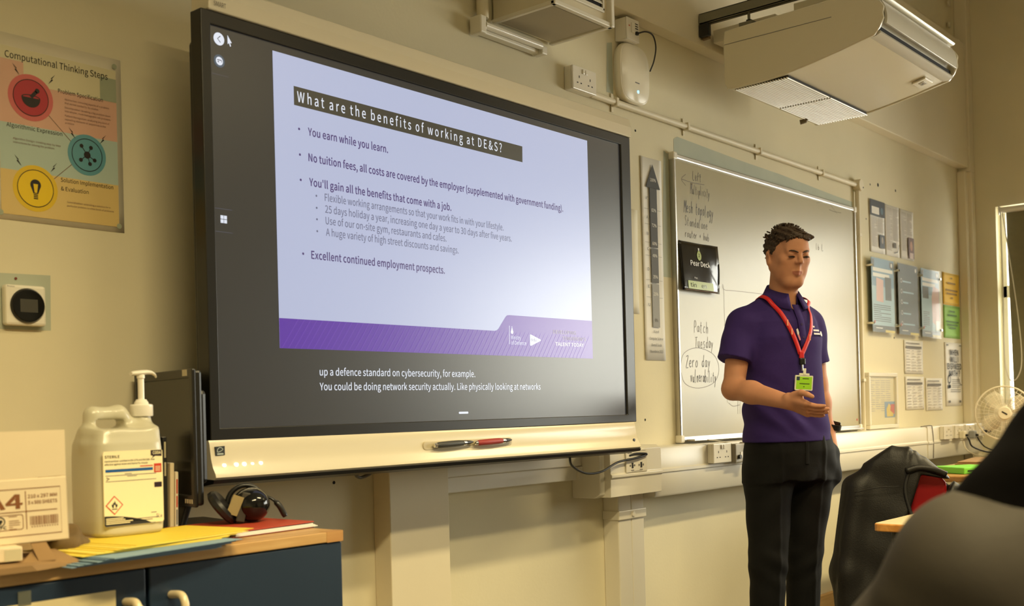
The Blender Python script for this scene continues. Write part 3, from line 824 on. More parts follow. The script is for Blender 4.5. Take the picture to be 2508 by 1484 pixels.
# crown and crest mark above the name
m.poly(dz(circ(.2265, 1.3265, .0062, 14)), Y0-.0009); m.poly(dz([(.2225, 1.331), (.2305, 1.331), (.2282, 1.3395), (.2248, 1.3395)]), Y0-.0009); m.poly(dz(circ(.2265, 1.342, .0018, 8)), Y0-.0009)
m.poly(dz([(.311, 1.2895), (.3145, 1.287), (.318, 1.288), (.362, 1.3035), (.3655, 1.306), (.362, 1.3085), (.3185, 1.3215), (.314, 1.3225), (.3112, 1.3195)]), Y0-.0009)
m.build('footer_logo', M_TXW, screen)
MB().text('de&s', .3145, 1.3015-DZ, .009, .030, Y0-.0013).build('footer_logo_text', M_TXP, screen)
m = MB(); m.text('DEVELOPING', .4278, 1.330-DZ, .0105, .1204, Y0-.0009, bold=.01); m.text("TOMORROW'S", .4756, 1.311-DZ, .0105, .1252, Y0-.0009, bold=.01)
m.build('footer_slogan_dim', scr('slogan_dim', (150, 140, 136), .8), screen)
MB().text('TALENT TODAY', .4387, 1.2915-DZ, .0108, .15, Y0-.0009, bold=.016).build('footer_slogan', scr('slogan_lit', (250, 248, 226), 1.), screen)
# side toolbar icons
m = MB(); m.poly(dz(circ(-.8003, 1.9665, .0148, 24)), Y0).build('back_button', M_TXW, screen); m = MB(); m.poly(dz(circ(-.8007, 1.9151, .0098, 20)), Y0-.0004).build('badge_disc', M_TXW, screen); m = MB()
m.poly(dz([(-.7765, 1.9815), (-.7645, 1.965), (-.7695, 1.9645), (-.767, 1.957), (-.770, 1.956), (-.7725, 1.9635), (-.7765, 1.960)][::-1]), Y0).build('mouse_pointer', M_TXW, screen); m = MB()
for a, b in ((-.8078, 1.5485), (-.7985, 1.5485), (-.8078, 1.539), (-.7985, 1.539)):
    m.rect(a, b-DZ+.0004, a+.0082, b-DZ+.0086, Y0)
m.build('grid_icon', M_TXW, screen)
m = MB(); m.poly(dz(circ(-.8007, 1.9151, .0150, 24)), Y0)
m.build('toolbar_badge', scr('badge_blue', (74, 92, 110), .8), screen)
m = MB(); m.line(dz([(-.7965, 1.974), (-.8045, 1.9665), (-.7965, 1.959)]), .0022, Y0-.0005)
m.line(dz([(-.807, 1.917), (-.7955, 1.9175), (-.7945, 1.913)]), .0022, Y0-.0008); m.poly(dz(circ(-.804, 1.913, .0018, 8)), Y0-.0008)
M_TLN = scr('toolbar_grey', (96, 96, 110), .7)
m.build('icon_strokes', M_TLN, screen)
for z in (1.883, 1.572, 1.5185):
    MB().line(dz([(-.823, z), (-.775, z)]), .0012, Y0).build('toolbar_line', M_TLN, screen)

# stylus pens in the tray
def pen(x0, x1, col, label):
    t = thing('stylus_pen', label, 'pen', (x0, -.0352, .9985), (0, -math.atan2(.004, x1-x0), 0), 'stylus pens in the screen tray')
    L = x1-x0; body = mat('pen_'+label.split()[0], col, .45)
    MB().lathe([(.006, .012), (.0082, .02), (.0090, L*.35), (.0088, L*.62), (.0075, L*.72)], 16, ax='x').build('barrel', body, t, smooth='auto')
    MB().lathe([(.0035, 0), (.0058, .001), (.006, .012)], 16, ax='x').build('end_cap', M_CHROME, t, smooth='auto')
    MB().lathe([(.0077, L*.72), (.0077, L*.75), (.007, L*.8)], 16, ax='x').build('ring', M_CHROME, t, smooth='auto')
    MB().lathe([(.007, L*.8), (.0052, L*.9), (.003, L*.97), (.001, L)], 16, ax='x').build('nib', M_BLACK, t, smooth='auto')
pen(-.152, .010, (62, 62, 60), 'dark grey stylus pen lying in the tray under the screen')
pen(.015, .180, (156, 52, 50), 'red stylus pen lying in the tray under the screen')
# cable from the screen to the wall plate, short hook of cable left
tag(MB().tube(spline([(.50, .02, .965), (.505, .0, .94), (.545, .02, .905), (.66, .05, .873), (.78, .07, .872), (.92, .1, .896), (1.03, .1, .905), (1.1, .105, .912), (1.112, .105, .918), (1.05, .108, .921), (1.01, .113, .915)], 6), .0042, 8).build('screen_cable', M_BLACK, smooth=True),
    'thin black cable looping from the screen to the socket box', 'cable')
tag(MB().tube(spline([(-.33, .06, .955), (-.335, .08, .93), (-.31, .09, .918), (-.28, .08, .93), (-.27, .06, .955)], 6), .005, 8).build('cable_loop', mat('grey_cable', (90, 84, 72), .5), smooth=True),
    'small grey cable loop hanging under the left end of the screen', 'cable')
# ================================================================ things fixed to the front wall
def sheet(name, label, cat, x0, z0, x1, z1, mt=M_PAPER, y=WY-.001, th=.0008, group=None, curl=0.):
    """a paper on the wall: Empty-free root mesh would hide its print, so root + sheet part; local x right, z up"""
    t = thing(name, label, cat, (x0, y, z0), group=group)
    w_, h_ = x1-x0, z1-z0
    m = MB()
    n = 8
    top = []; 
    for j in range(n+1):
        for i in range(n+1):
            u, v = i/n, j/n
            yy = -.0006-curl*(abs(2*u-1)**3*.5+.5*abs(2*v-1)**3*(.4+.6*u)) - .0010*math.sin(5*u+3*v)*(1 if curl else 0)
            top.append((u*w_, yy, v*h_))
    m.add(top, [(j*(n+1)+i, j*(n+1)+i+1, (j+1)*(n+1)+i+1, (j+1)*(n+1)+i) for j in range(n) for i in range(n)])
    o = m.build('sheet', mt, t, smooth=True)
    sd = o.modifiers.new('thickness', 'SOLIDIFY'); sd.thickness = th; sd.offset = -1
    return t, w_, h_

def C(name, r, g, b, rough=.6):
    return mat(name, (r, g, b), rough)

# -------- laminated computing poster
LAM = dict(rough=.25)
M_LAM = mat('laminate_edge', (214, 205, 182), .3, coat=.2)
t, w_, h_ = sheet('computing_poster', 'laminated poster headed Computational Thinking Steps, with red, blue and yellow circles', 'poster', -1.198, 1.541, -.889, 1.958, M_LAM)
P = {k: mat('poster_'+k, c, .34) for k, c in dict(cream=(214, 205, 170), pink=(214, 170, 148), red=(178, 48, 58), rose=(206, 104, 100), teal=(96, 152, 164), blue=(150, 176, 170), pale=(176, 194, 184),
     yellow=(232, 196, 26), gold=(222, 186, 40), tan=(216, 188, 122), ink=(34, 28, 24), line=(120, 96, 74), fade=(128, 96, 84), sage=(160, 166, 142)).items()}
Yp = -.0018
def PP(u, v):            # poster fractions -> local metres
    return (u*w_, v*h_)
def prect(u0, v0, u1, v1, k, name, y=Yp):
    return MB().rect(u0*w_, v0*h_, u1*w_, v1*h_, y).build(name, P[k], t)
prect(.035, .03, .955, .93, 'cream', 'print_background', Yp+.0005)
prect(.035, .52, .955, .745, 'pink', 'pink_band'); MB().rect(.035*w_, .7455*h_, .22*w_, .86*h_, Yp).build('pink_band', P['pink'], t)
prect(.035, .27, .955, .52, 'pale', 'blue_band'); prect(.035, .03, .955, .27, 'tan', 'tan_band'); prect(.82, .7465, .955, .88, 'sage', 'grey_panel')
MB().text('Computational Thinking Steps', .085*w_, .868*h_, .0150, .80*w_, Yp-.0004).build('poster_title', P['ink'], t)
def disc(u, v, r1, r2, c1, c2, name):
    x, z = PP(u, v)
    MB().poly(circ(x, z, r1, 36), Yp-.0004).build(name+'_halo', P[c1], t)
    MB().poly(circ(x, z, r2, 36), Yp-.0008).build(name+'_disc', P[c2], t)
    MB().flatring(circ(x, z, r2, 36), circ(x, z, r2-.0016, 36), Yp-.0012).build(name+'_outline', P['ink'], t)
    return x, z
x, z = disc(.27, .675, .0525, .0415, 'rose', 'red', 'red')
m = MB(); m.poly([(x-.022, z)]+arc(x, z, .022, 180, 360, 12)[1:], Yp-.0012)
m.build('bowl_icon', P['ink'], t)
MB().line(arc(x, z+.001, .022, 180, 0, 14), .003, Yp-.0012).build('bowl_rim', P['ink'], t) if False else None
m = MB(); m.flatring([(x+.022*math.cos(a), z+.007*math.sin(a)) for a in [2*math.pi*i/20 for i in range(20)]], [(x+.019*math.cos(a), z+.005*math.sin(a)) for a in [2*math.pi*i/20 for i in range(20)]], Yp-.0013)
m.build('bowl_rim', P['ink'], t)
m = MB(); m.line([(x, z+.001), (x+.013, z+.016)], .008, Yp-.0014); m.poly(circ(x+.015, z+.018, .0055, 12), Yp-.0014); m.build('pestle_icon', P['ink'], t)
x2, z2 = disc(.70, .415, .0480, .0385, 'teal', 'teal', 'blue')
for i, a in enumerate((125, 62, -28, -72, -140)):
    r = .021 if i else .024
    MB().line([(x2, z2), (x2+r*math.cos(math.radians(a)), z2+r*math.sin(math.radians(a)))], .0018, Yp-.0012).build('node_link', P['ink'], t)
    MB().poly(circ(x2+r*math.cos(math.radians(a)), z2+r*math.sin(math.radians(a)), .0048, 12), Yp-.0013).build('node_dot', P['ink'], t)
MB().poly(circ(x2, z2, .0085, 16), Yp-.0013).build('node_hub', P['ink'], t)
x3, z3 = disc(.29, .185, .0525, .0425, 'gold', 'yellow', 'yellow')
m = MB(); m.poly([(x3-.005, z3-.008)]+[(x3+.013*math.cos(math.radians(a)), z3+.008+.013*math.sin(math.radians(a))) for a in range(205, -26, -20)][::1]+[(x3+.005, z3-.008)], Yp-.0012) if False else m
m = MB(); m.poly([(x3-.0055, z3-.012), (x3+.0055, z3-.012)]+arc(x3, z3+.008, .0125, -35, 215, 16), Yp-.0012); m.build('bulb_icon', P['ink'], t)
MB().poly([(x3-.003, z3-.01), (x3+.003, z3-.01), (x3+.0055, z3+.01), (x3-.0055, z3+.01)], Yp-.0015).build('bulb_glow', P['yellow'], t)
for k in range(3):
    MB().rect(x3-.005, z3-.016-k*.004, x3+.005, z3-.0135-k*.004, Yp-.0012).build('bulb_base', P['ink'], t)
MB().line([PP(.40, .60), PP(.61, .45)], .0016, Yp-.0003).build('link_line', P['line'], t)
MB().line([PP(.60, .365), PP(.43, .25)], .0016, Yp-.0003).build('link_line', P['line'], t)
def bolt(u, v, s):
    x, z = PP(u, v)
    MB().poly([(x+s*a*1.5, z+b*1.4) for a, b in ((-.006, .0085), (.001, .0012), (-.0005, .0005), (.005, -.0085), (-.0025, -.001), (-.0005, .0005))][::(1 if s < 0 else -1)], Yp-.0012).build('lightning_mark', P['ink'], t)
for u, v, s in ((.165, .815, 1), (.43, .80, -1), (.585, .525, 1), (.83, .52, -1), (.165, .325, 1), (.43, .315, -1)):
    bolt(u, v, s)
def ptx(s, u, v, h, wd, k='ink', name='poster_text'):
    MB().text(s, u*w_, v*h_, h, wd*w_, Yp-.0006).build(name, P[k], t)
ptx('Problem Specification', .48, .735, .0092, .36); ptx('Algorithmic Expression', .085, .497, .0092, .42)
ptx('Solution Implementation', .485, .243, .0092, .425); ptx('& Evaluation', .485, .195, .0092, .22)
for v, s, wd in ((.700, 'Abstraction: removing aspects of a problem', .36), (.680, 'that are not needed for its solution', .27), (.655, 'Decomposition: breaking a big problem down', .37), (.635, 'into simpler, more manageable sub problems', .37),
                 (.610, 'Pattern Recognition: analysing any kind of', .36), (.59, 'repeating elements or sequences in the', .33), (.57, 'problem', .07)):
    ptx(s, .53, v, .0042, wd, 'fade')
for v, s, wd in ((.435, 'Algorithm Design: creating step by step', .36), (.415, 'instructions for solving the problem', .31)):
    ptx(s, .13, v, .0042, wd, 'fade')
for v, s, wd in ((.130, 'Generalisation: extending a solution for a', .35), (.110, 'particular problem to other kinds of problems', .38)):
    ptx(s, .53, v, .0042, wd, 'fade')
for u, v in ((.03, .965), (.945, .955), (.03, .035), (.955, .035)):
    x, z = PP(u, v)
    MB().poly(circ(x, z, .0065, 14), Yp-.0002).build('adhesive_dot', P['sage'], t)

# -------- thermostat
t = thing('thermostat', 'square cream wall thermostat with round black dial below the computing poster', 'thermostat', (-1.146, WY, 1.35))
MB().box(-.046, .046, -.024, -.0008, -.045, .045).build('body', M_WHITE, t, bevel=.006)
MB().lathe([(.039, .0245), (.039, .027), (.036, .031), (.034, .0315), (.001, .0318)], 36, (.002, 0, -.001), 'y').build('dial', M_BLACKG, t, smooth='auto')
MB().rect(-.018, -.016, .022, .013, -.0322).build('screen', mat('thermo_screen', (70, 68, 62), .3), t)
MB().text('Pronos', -.042, .0385, .004, .016, -.0243).build('lettering', M_INKG, t)
MB().lathe([(.0001, .0), (.003, .0005), (.003, .002)], 8, (-.012, -.001, .061), 'y').build('fixing_screw', mat('rust_red', (120, 50, 34), .6), t)

# -------- vent box high on the wall
t = thing('vent_box', 'boxy white ventilation unit with a grey underside, high above the screen', 'ventilation unit', (.49, 0, 2.395))
BW, BD, BH = .31, .262, .36
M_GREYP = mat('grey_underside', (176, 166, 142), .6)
m = MB(); m.box(0, BW, .008, BD, .004, BH); m.build('casing', M_WALLB, t, bevel=.004)
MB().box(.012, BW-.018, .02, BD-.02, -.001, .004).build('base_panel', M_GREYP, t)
m = MB(); m.box(-.006, .012, -.004, BD, -.004, .010); m.box(-.006, BW+.012, -.006, .012, -.004, .012); m.build('base_rim', M_WHITE, t, bevel=.003)
MB().box(BW-.008, BW+.012, -.012, BD, -.004, BH).build('side_flange', M_WHITE, t, bevel=.004)
for z0, z1, x0, x1 in ((.04, .055, .03, .28), (.045, .34, .03, .04), (.045, .34, .27, .28), (.33, .34, .03, .28)):
    MB().box(x0, x1, .0, .01, z0, z1).build('grille_frame', M_WHITE, t, bevel=.002)
MB().box(.04, .27, .006, .0085, .055, .33).build('grille_gap', M_DARK, t)
for k in range(13):
    z = .066+k*.021
    m = MB(); m.add([(.042, .0, z), (.268, .0, z), (.268, .006, z+.012), (.042, .006, z+.012), (.042, .0, z+.002), (.268, .0, z+.002), (.268, .006, z+.014), (.042, .006, z+.014)],
                    [(0, 3, 2, 1), (4, 5, 6, 7), (0, 1, 5, 4), (1, 2, 6, 5), (2, 3, 7, 6), (3, 0, 4, 7)])
    m.build('grille_slat', M_WHITE, t)
m = MB(); m.box(-.11, .215, BD-.03, BD, -.062, -.03); m.build('rear_rail', M_WHITE, t, bevel=.004)
MB().cyl((-.09, BD-.04, -.04), (.205, BD-.04, -.04), .012, n=14).build('rail_tube', M_WHITEG, t, smooth='auto')
MB().box(-.12, -.09, BD-.05, BD, -.07, -.012).build('rail_bracket', M_WHITE, t, bevel=.005)
MB().box(.205, .235, BD-.046, BD, -.066, -.036).build('rail_bracket', M_WHITE, t, bevel=.004)
MB().cyl((-.075, BD-.02, -.01), (-.075, BD-.02, .36), .02, n=16).build('riser_pipe', M_WALLB, t, smooth='auto')

# -------- sockets
M_SLOT = mat('socket_slot', (36, 32, 28), .7)
def double_socket(name, label, x0, z0, y, w_=.146, h_=.086, d=.04, plugs=()):
    t = thing(name, label, 'socket', (x0, y, z0))
    MB().box(0, w_, -d+.008, 0, 0, h_).build('back_box', M_WHITE, t, bevel=.004)
    MB().box(0, w_, -d, -d+.008, 0, h_).build('face_plate', M_WHITEG, t, bevel=.003)
    for s in (.27, .73):
        cx = w_*s
        for dx, dz_, a, b in ((0, .012, .004, .009), (-.011, -.010, .008, .004), (.011, -.010, .008, .004)):
            MB().box(cx+dx-a/2, cx+dx+a/2, -d-.0006, -d, h_*.42+dz_-b/2, h_*.42+dz_+b/2).build('pin_slot', M_SLOT, t)
    for s in (.44, .56):
        MB().box(w_*s-.006, w_*s+.006, -d-.005, -d, h_*.72, h_*.72+.017).build('rocker_switch', M_WHITEG, t, bevel=.002)
    return t
double_socket('wall_socket', 'white double socket box on the wall beside the oval wireless unit', .888, 2.252, WY)
t = thing('data_outlet', 'small white outlet box above the oval wireless unit', 'outlet', (1.222, WY, 2.508))
MB().box(0, .086, -.05, 0, 0, .086).build('back_box', M_WHITE, t, bevel=.003)
MB().box(0, .086, -.057, -.05, 0, .086).build('face_plate', M_WHITEG, t, bevel=.003)
MB().box(.028, .05, -.062, -.057, .03, .068).build('module', M_WHITE, t, bevel=.001)
for k in range(3):
    MB().box(.055, .075, -.0585, -.057, .05+k*.009, .053+k*.009).build('vent_slot', M_SLOT, t)
MB().box(.056, .068, -.066, -.057, .026, .038).build('plug', M_BLACK, t)
MB().box(.012, .02, -.0578, -.057, .052, .056).build('indicator', mat('outlet_red', (190, 70, 40), .5), t)
tag(MB().tube(spline([(1.284, .205, 2.54), (1.31, .185, 2.548), (1.36, .185, 2.545), (1.395, .195, 2.51), (1.402, .21, 2.46), (1.395, .225, 2.42)], 8), .003, 8).build('network_cable', M_BLACK, smooth=True),
    'thin black cable curving from the outlet to the wireless unit', 'cable')

# -------- wireless access point: squarish oval
def sq(cx, cz, a, b, p=3.4, n=48):
    out = []
    for i in range(n):
        t_ = 2*math.pi*i/n; c, s = math.cos(t_), math.sin(t_)
        out.append((cx+a*math.copysign(abs(c)**(2/p), c), cz+b*math.copysign(abs(s)**(2/p), s)))
    return out
t = thing('wireless_access_point', 'rounded white wireless access point with a blue light, mounted on the wall', 'router', (1.305, WY, 2.393))
M_AP = mat('access_point_white', (236, 228, 206), .35)
m = MB()
rings = []
for y, k in ((0, .93), (-.012, .985), (-.02, 1.), (-.03, .985), (-.034, .955), (-.0345, .93)):
    rings.append([(x, y, z) for x, z in sq(0, 0, .105*k, .117*k)][::-1])
m.loft(rings); m.build('shell', M_AP, t, smooth='auto')
m = MB(); m.loft([[(x, -.0345, z) for x, z in sq(0, 0, .0965, .108)][::-1], [(x, -.0365, z) for x, z in sq(0, 0, .094, .1055)][::-1], [(x, -.037, z) for x, z in sq(0, 0, .05, .06)][::-1]]); m.build('front_cover', M_AP, t, smooth='auto')
MB().rect(-.006, -.036, .024, -.0315, -.0374).build('name_mark', M_INKG, t)
MB().lathe([(.0055, .037), (.0055, .0382), (.001, .0385)], 12, (.0135, 0, -.068), 'y').build('status_light', mat('blue_led', (90, 190, 255), .3, emit=(90, 190, 255), estr=3.), t)

# -------- round conduit along the wall and down beside the whiteboard
t = thing('conduit_pipe', 'cream round conduit pipe running along the wall above the whiteboard and down its side', 'pipe', (0, WY-.0015, 2.262))
MB().cyl((1.03, -.016, .0), (3.455, -.016, 0), .0125, n=14).build('pipe_run', M_WALLB, t, smooth='auto')
MB().cyl((3.468, -.016, -.03), (3.468, -.016, -1.325), .0125, n=14).build('pipe_drop', M_WALLB, t, smooth='auto')
MB().lathe([(.033, 0), (.033, .034), (.03, .038), (.001, .039)], 24, (3.478, 0, 0), 'y').build('junction_box', M_WALLB, t, smooth='auto')
MB().lathe([(.004, .039), (.004, .0405), (.001, .041)], 8, (3.495, 0, -.012), 'y').build('screw', M_SLOT, t)
for x in (1.185, 1.707, 2.348, 3.021):
    m = MB(); m.box(x-.008, x+.008, -.031, 0, -.016, .016); m.box(x-.008, x+.008, -.004, 0, -.036, .036); m.build('saddle_clip', M_WALLB, t, bevel=.003)
for z in (-.27, -1.055):
    m = MB(); m.box(3.452, 3.484, -.031, 0, z-.008, z+.008); m.box(3.432, 3.504, -.004, 0, z-.008, z+.008); m.build('saddle_clip', M_WALLB, t, bevel=.003)

# -------- grade boundary arrow
t, w_, h_ = sheet('grade_boundary_poster', 'tall narrow paper strip with a grey arrow of grade percentages from 0% to 100%', 'poster', 1.372, 1.278, 1.52, 2.09, M_PAPER, curl=.004)
G = [mat('arrow_grey_%d' % i, (g, g-2, g-6), .7) for i, g in enumerate((62, 74, 92, 118, 150))]
def gz(v): return v*h_
m = MB(); m.poly([(.030, gz(.852)), (.056, gz(.852)), (.108, gz(.852)), (.134, gz(.852)), (.082, gz(.972))], -.006); m.build('arrow_head', G[0], t)
for i, (a, b) in enumerate(((.555, .853), (.38, .553), (.16, .378))):
    MB().rect(.056, gz(a)+.002, .108, gz(b), -.006).build('arrow_shaft', G[(1, 2, 4)[i]], t)
for s, v in (('100%', .885), ('82%', .735), ('72%', .66), ('60%', .57), ('48%', .51), ('35%', .405), ('25%', .32), ('0%', .19)):
    MB().text(s, .082, gz(v), .0125, (.042 if s == '100%' else .034 if len(s) > 2 else .022), -.0068, bold=.012, align='c').build('percentage', M_PAPER if v > .3 else M_INKG, t)
for s, v in (('A*', .79), ('A', .695), ('B', .615), ('C', .54), ('D', .44), ('E', .355), ('U', .265)):
    MB().text(s, .033, gz(v), .012, .012 if len(s) < 2 else .018, -.0066, align='c').build('grade_letter', M_INK, t)
for v in (.745, .67, .58, .515, .395, .31):
    MB().line([(.014, gz(v)), (.056, gz(v))], .001, -.0062).build('rule', M_INKG, t); MB().line([(.108, gz(v)), (.134, gz(v))], .001, -.0062).build('rule', M_INKG, t)
for s, v, wd in (('A Level', .135, .04), ('Computer Science', .10, .098), ('Overall Grade', .068, .076), ('Boundaries 2023', .036, .092)):
    MB().text(s, .078, gz(v), .0105, wd, -.0062, align='c').build('poster_text', M_INK, t)
t, w_, h_ = sheet('pinned_sheet', 'cream paper sheet on the wall half hidden behind the right edge of the screen', 'paper', 1.13, 1.459, 1.338, 1.868, mat('cream_paper', (222, 214, 190), .7), curl=.003)

# -------- whiteboard
t = thing('whiteboard', 'large whiteboard in an aluminium frame with faint handwriting, behind the speaker', 'whiteboard', (1.586, WY, .945))
whiteboard = t
BWd, BHt = 1.836, 1.188
M_WB = mat('whiteboard_enamel', (176, 167, 136), .3, noise=.07, scale=2.2, spec=.4)
MB().box(.006, BWd-.006, -.018, -.002, .006, BHt-.006).build('board', M_WB, t)
for nm, a in (('frame_rail', (0, BWd, -.026, 0, BHt-.02, BHt)), ('frame_rail', (0, BWd, -.026, 0, 0, .02)), ('frame_rail', (0, .016, -.026, 0, .02, BHt-.02)), ('frame_rail', (BWd-.016, BWd, -.026, 0, .02, BHt-.02))):
    MB().box(*a).build(nm, M_ALU, t, bevel=.004)
for x in (.01, BWd-.01):
    for z in (.01, BHt-.01):
        MB().box(x-.016, x+.016, -.03, 0, z-.016, z+.016).build('corner_cap', M_WHITE, t, bevel=.006)
MB().box(.05, BWd-.05, -.06, -.026, .0, .008).build('pen_ledge', M_ALU, t, bevel=.002)
# handwriting: single-stroke letters
HW = {'a': '.6,.5 .3,.55 .1,.3 .25,.05 .5,.15 .6,.5|.6,.5 .6,.1 .75,.05', 'b': '.1,1 .1,.05 .4,.05 .55,.3 .35,.5 .1,.4', 'c': '.55,.45 .3,.55 .1,.3 .25,.05 .55,.1', 'd': '.5,.45 .25,.5 .1,.25 .3,.02 .5,.2|.55,1 .5,.2 .6,.02',
      'e': '.1,.3 .5,.32 .4,.55 .15,.45 .15,.15 .4,.02 .6,.12', 'f': '.5,.95 .3,.95 .25,.0|.05,.55 .5,.55', 'h': '.1,1 .1,0|.1,.35 .35,.55 .5,.4 .5,0', 'i': '.2,.5 .2,0|.2,.75 .22,.78', 'l': '.15,1 .15,.05 .3,.0',
      'm': '.05,.5 .08,0|.08,.35 .25,.5 .35,.4 .35,0|.35,.35 .5,.5 .62,.4 .65,0', 'n': '.1,.5 .1,0|.1,.35 .35,.52 .5,.4 .52,0', 'o': '.35,.55 .1,.35 .2,.05 .5,.1 .55,.4 .35,.55', 'p': '.1,.5 .12,-.4|.12,.35 .4,.55 .55,.3 .35,.05 .12,.15',
      'r': '.1,.5 .12,0|.12,.3 .3,.5 .5,.48', 's': '.5,.5 .2,.52 .2,.35 .5,.2 .4,.02 .1,.06', 't': '.25,.9 .25,.08 .45,.02|.05,.6 .5,.6', 'u': '.1,.5 .12,.1 .35,.02 .5,.2|.52,.5 .52,.05 .65,.0', 'v': '.05,.5 .3,0 .55,.52',
      'y': '.08,.5 .3,.1|.55,.5 .3,-.05 .1,-.4', 'g': '.5,.45 .25,.55 .1,.3 .3,.08 .5,.25|.52,.5 .5,-.25 .25,-.4 .1,-.3', 'L': '.1,1 .1,0 .6,.02', 'M': '.05,0 .12,1 .4,.4 .7,1 .75,0', 'S': '.6,.9 .3,1 .1,.75 .5,.45 .55,.15 .3,0 .05,.1',
      'P': '.12,0 .12,1 .5,.95 .55,.65 .35,.5 .12,.5', 'T': '.0,.95 .7,1|.35,.97 .33,0', 'Z': '.05,.95 .6,1 .1,.05 .65,.02', '+': '.1,.4 .5,.4|.3,.6 .3,.2', '?': '.1,.8 .3,1 .5,.8 .3,.5 .3,.3'}
M_PEN = mat('faded_marker', (104, 92, 70), .5)
M_PEN2 = mat('dark_marker', (66, 56, 42), .5)
def scrawl(s, x, z, h, wd, mt, tilt=0., lw=.0032):
    n = len(s); st = wd/max(n, 1)
    m = MB(); rr_ = random.Random(s)
    for i, ch in enumerate(s):
        if ch == ' ':
            continue
        jz = rr_.uniform(-.04, .04)*h; sc = rr_.uniform(.92, 1.1)
        for stroke in HW[ch].split('|'):
            pts = [tuple(float(q) for q in p.split(',')) for p in stroke.split()]
            pts = [(x+i*st+px*st*1.15+.18*pz*h*.5, z+jz+pz*h*sc+tilt*(i*st)) for px, pz in pts]
            if len(pts) > 2:
                pts = [(q.x, q.y) for q in spline([(a, b, 0) for a, b in pts], 3)]
            m.line(pts, lw, -.0186)
    m.build('handwriting', mt, whiteboard)['kind'] = 'stuff'
def wbx(X, Z): return X-1.586, Z-.945
for s, X, Z, h, wd, mt in (('Left', 1.745, 2.045, .035, .075, M_PEN), ('Multiplicity', 1.725, 1.985, .042, .16, M_PEN), ('Mesh topology', 1.668, 1.90, .052, .245, M_PEN2), ('Standalone', 1.672, 1.845, .038, .19, M_PEN), ('router + hub', 1.672, 1.797, .034, .20, M_PEN),
                       ('Patch', 1.722, 1.40, .05, .125, M_PEN), ('Tuesday', 1.728, 1.335, .05, .155, M_PEN), ('Zero day', 1.650, 1.252, .052, .205, M_PEN2), ('vulnerability', 1.685, 1.19, .05, .215, M_PEN2), ('Unit', 2.93, 1.865, .03, .09, M_PEN)):
    if s == 'Unit':
        s = 'lb L'
    a, b = wbx(X, Z); scrawl(s, a, b, h, wd, mt)
def stroke(pts, mt=M_PEN, lw=.0026, name='drawn_line'):
    MB().line([(q.x, q.y) for q in spline([wbx(a, b)+(0,) for a, b in pts], 5)], lw, -.0184).build(name, mt, whiteboard)
stroke([(1.842, 2.037), (1.75, 2.032), (1.655, 2.035)]); stroke([(1.69, 2.06), (1.655, 2.035), (1.688, 2.012)])
stroke([(1.605, 1.25), (1.64, 1.31), (1.75, 1.335), (1.88, 1.31), (1.925, 1.25), (1.88, 1.19), (1.75, 1.165), (1.64, 1.185), (1.605, 1.25)])
stroke([(1.99, 1.10), (1.985, 1.58), (2.0, 1.595), (2.3, 1.60), (2.6, 1.598)], lw=.0022); stroke([(2.0, 1.10), (2.04, 1.085), (2.10, 1.09)]); stroke([(2.085, 1.11), (2.08, 1.05)]); stroke([(2.105, 1.11), (2.10, 1.05)])
stroke([(3.10, 2.085), (3.16, 2.082), (3.25, 2.086)]); stroke([(2.95, 2.16-.06), (3.08, 2.12), (3.2, 2.075)], lw=.0015)
MB().prism([(1.79, .045), (1.80, .045), (1.80, .056), (1.79, .056)], -.0195, -.018).build('red_tag', mat('red_tag', (190, 60, 40), .5), whiteboard)

# -------- laminated black sheet on the whiteboard
M_LBK = mat('laminated_black', (16, 16, 19), .12, coat=.2, coatr=.05, bump=.25, bscale=9)
t = thing('laminated_sign', 'glossy laminated black sign with a pear logo stuck on the whiteboard', 'sign', (1.608, WY-.0365, 1.57), (math.radians(-4.2), 0, 0))
m = MB(); n = 14
vs = []
for j in range(n+1):
    for i in range(n+1):
        u, v = i/n, j/n
        vs.append((.305*u, -.003-.030*max(0, u-.62)*v-.0025*math.sin(11*u+6*v)*max(0, u-.5)*2, .206*v))
m.add(vs, [(j*(n+1)+i, j*(n+1)+i+1, (j+1)*(n+1)+i+1, (j+1)*(n+1)+i) for j in range(n) for i in range(n)])
o = m.build('sheet', M_LBK, t, smooth=True); o.modifiers.new('th', 'SOLIDIFY').thickness = -.0008
M_LIME = mat('lime_print', (150, 164, 30), .3); M_PRW = mat('white_print', (226, 224, 216), .35)
yl = -.0055
MB().text('Pear Deck', .078, .108, .021, .16, yl, bold=.014).build('sign_text', M_PRW, t)
MB().text('Pre', .10, .052, .008, .022, yl).build('sign_text', M_PRW, t)
MB().prism(rr(.045, .008, .25, .042, .004), yl, yl+.001).build('lime_box', M_LIME, t)
MB().text('tin    en', .062, .016, .018, .13, yl-.0006).build('lime_box_text', M_LBK, t)
m = MB(); m.poly([(.153+.018*math.cos(a)*(1-.35*max(0, math.sin(a))), .155+.022*math.sin(a)) for a in [2*math.pi*i/24 for i in range(24)]], yl); m.build('pear_mark', M_LIME, t)
MB().text('2', .153, .148, .014, None, yl-.0006, bold=.01, align='c').build('pear_numeral', M_LBK, t)
MB().rect(.148, .174, .158, .186, yl).build('pear_stalk', M_PRW, t)

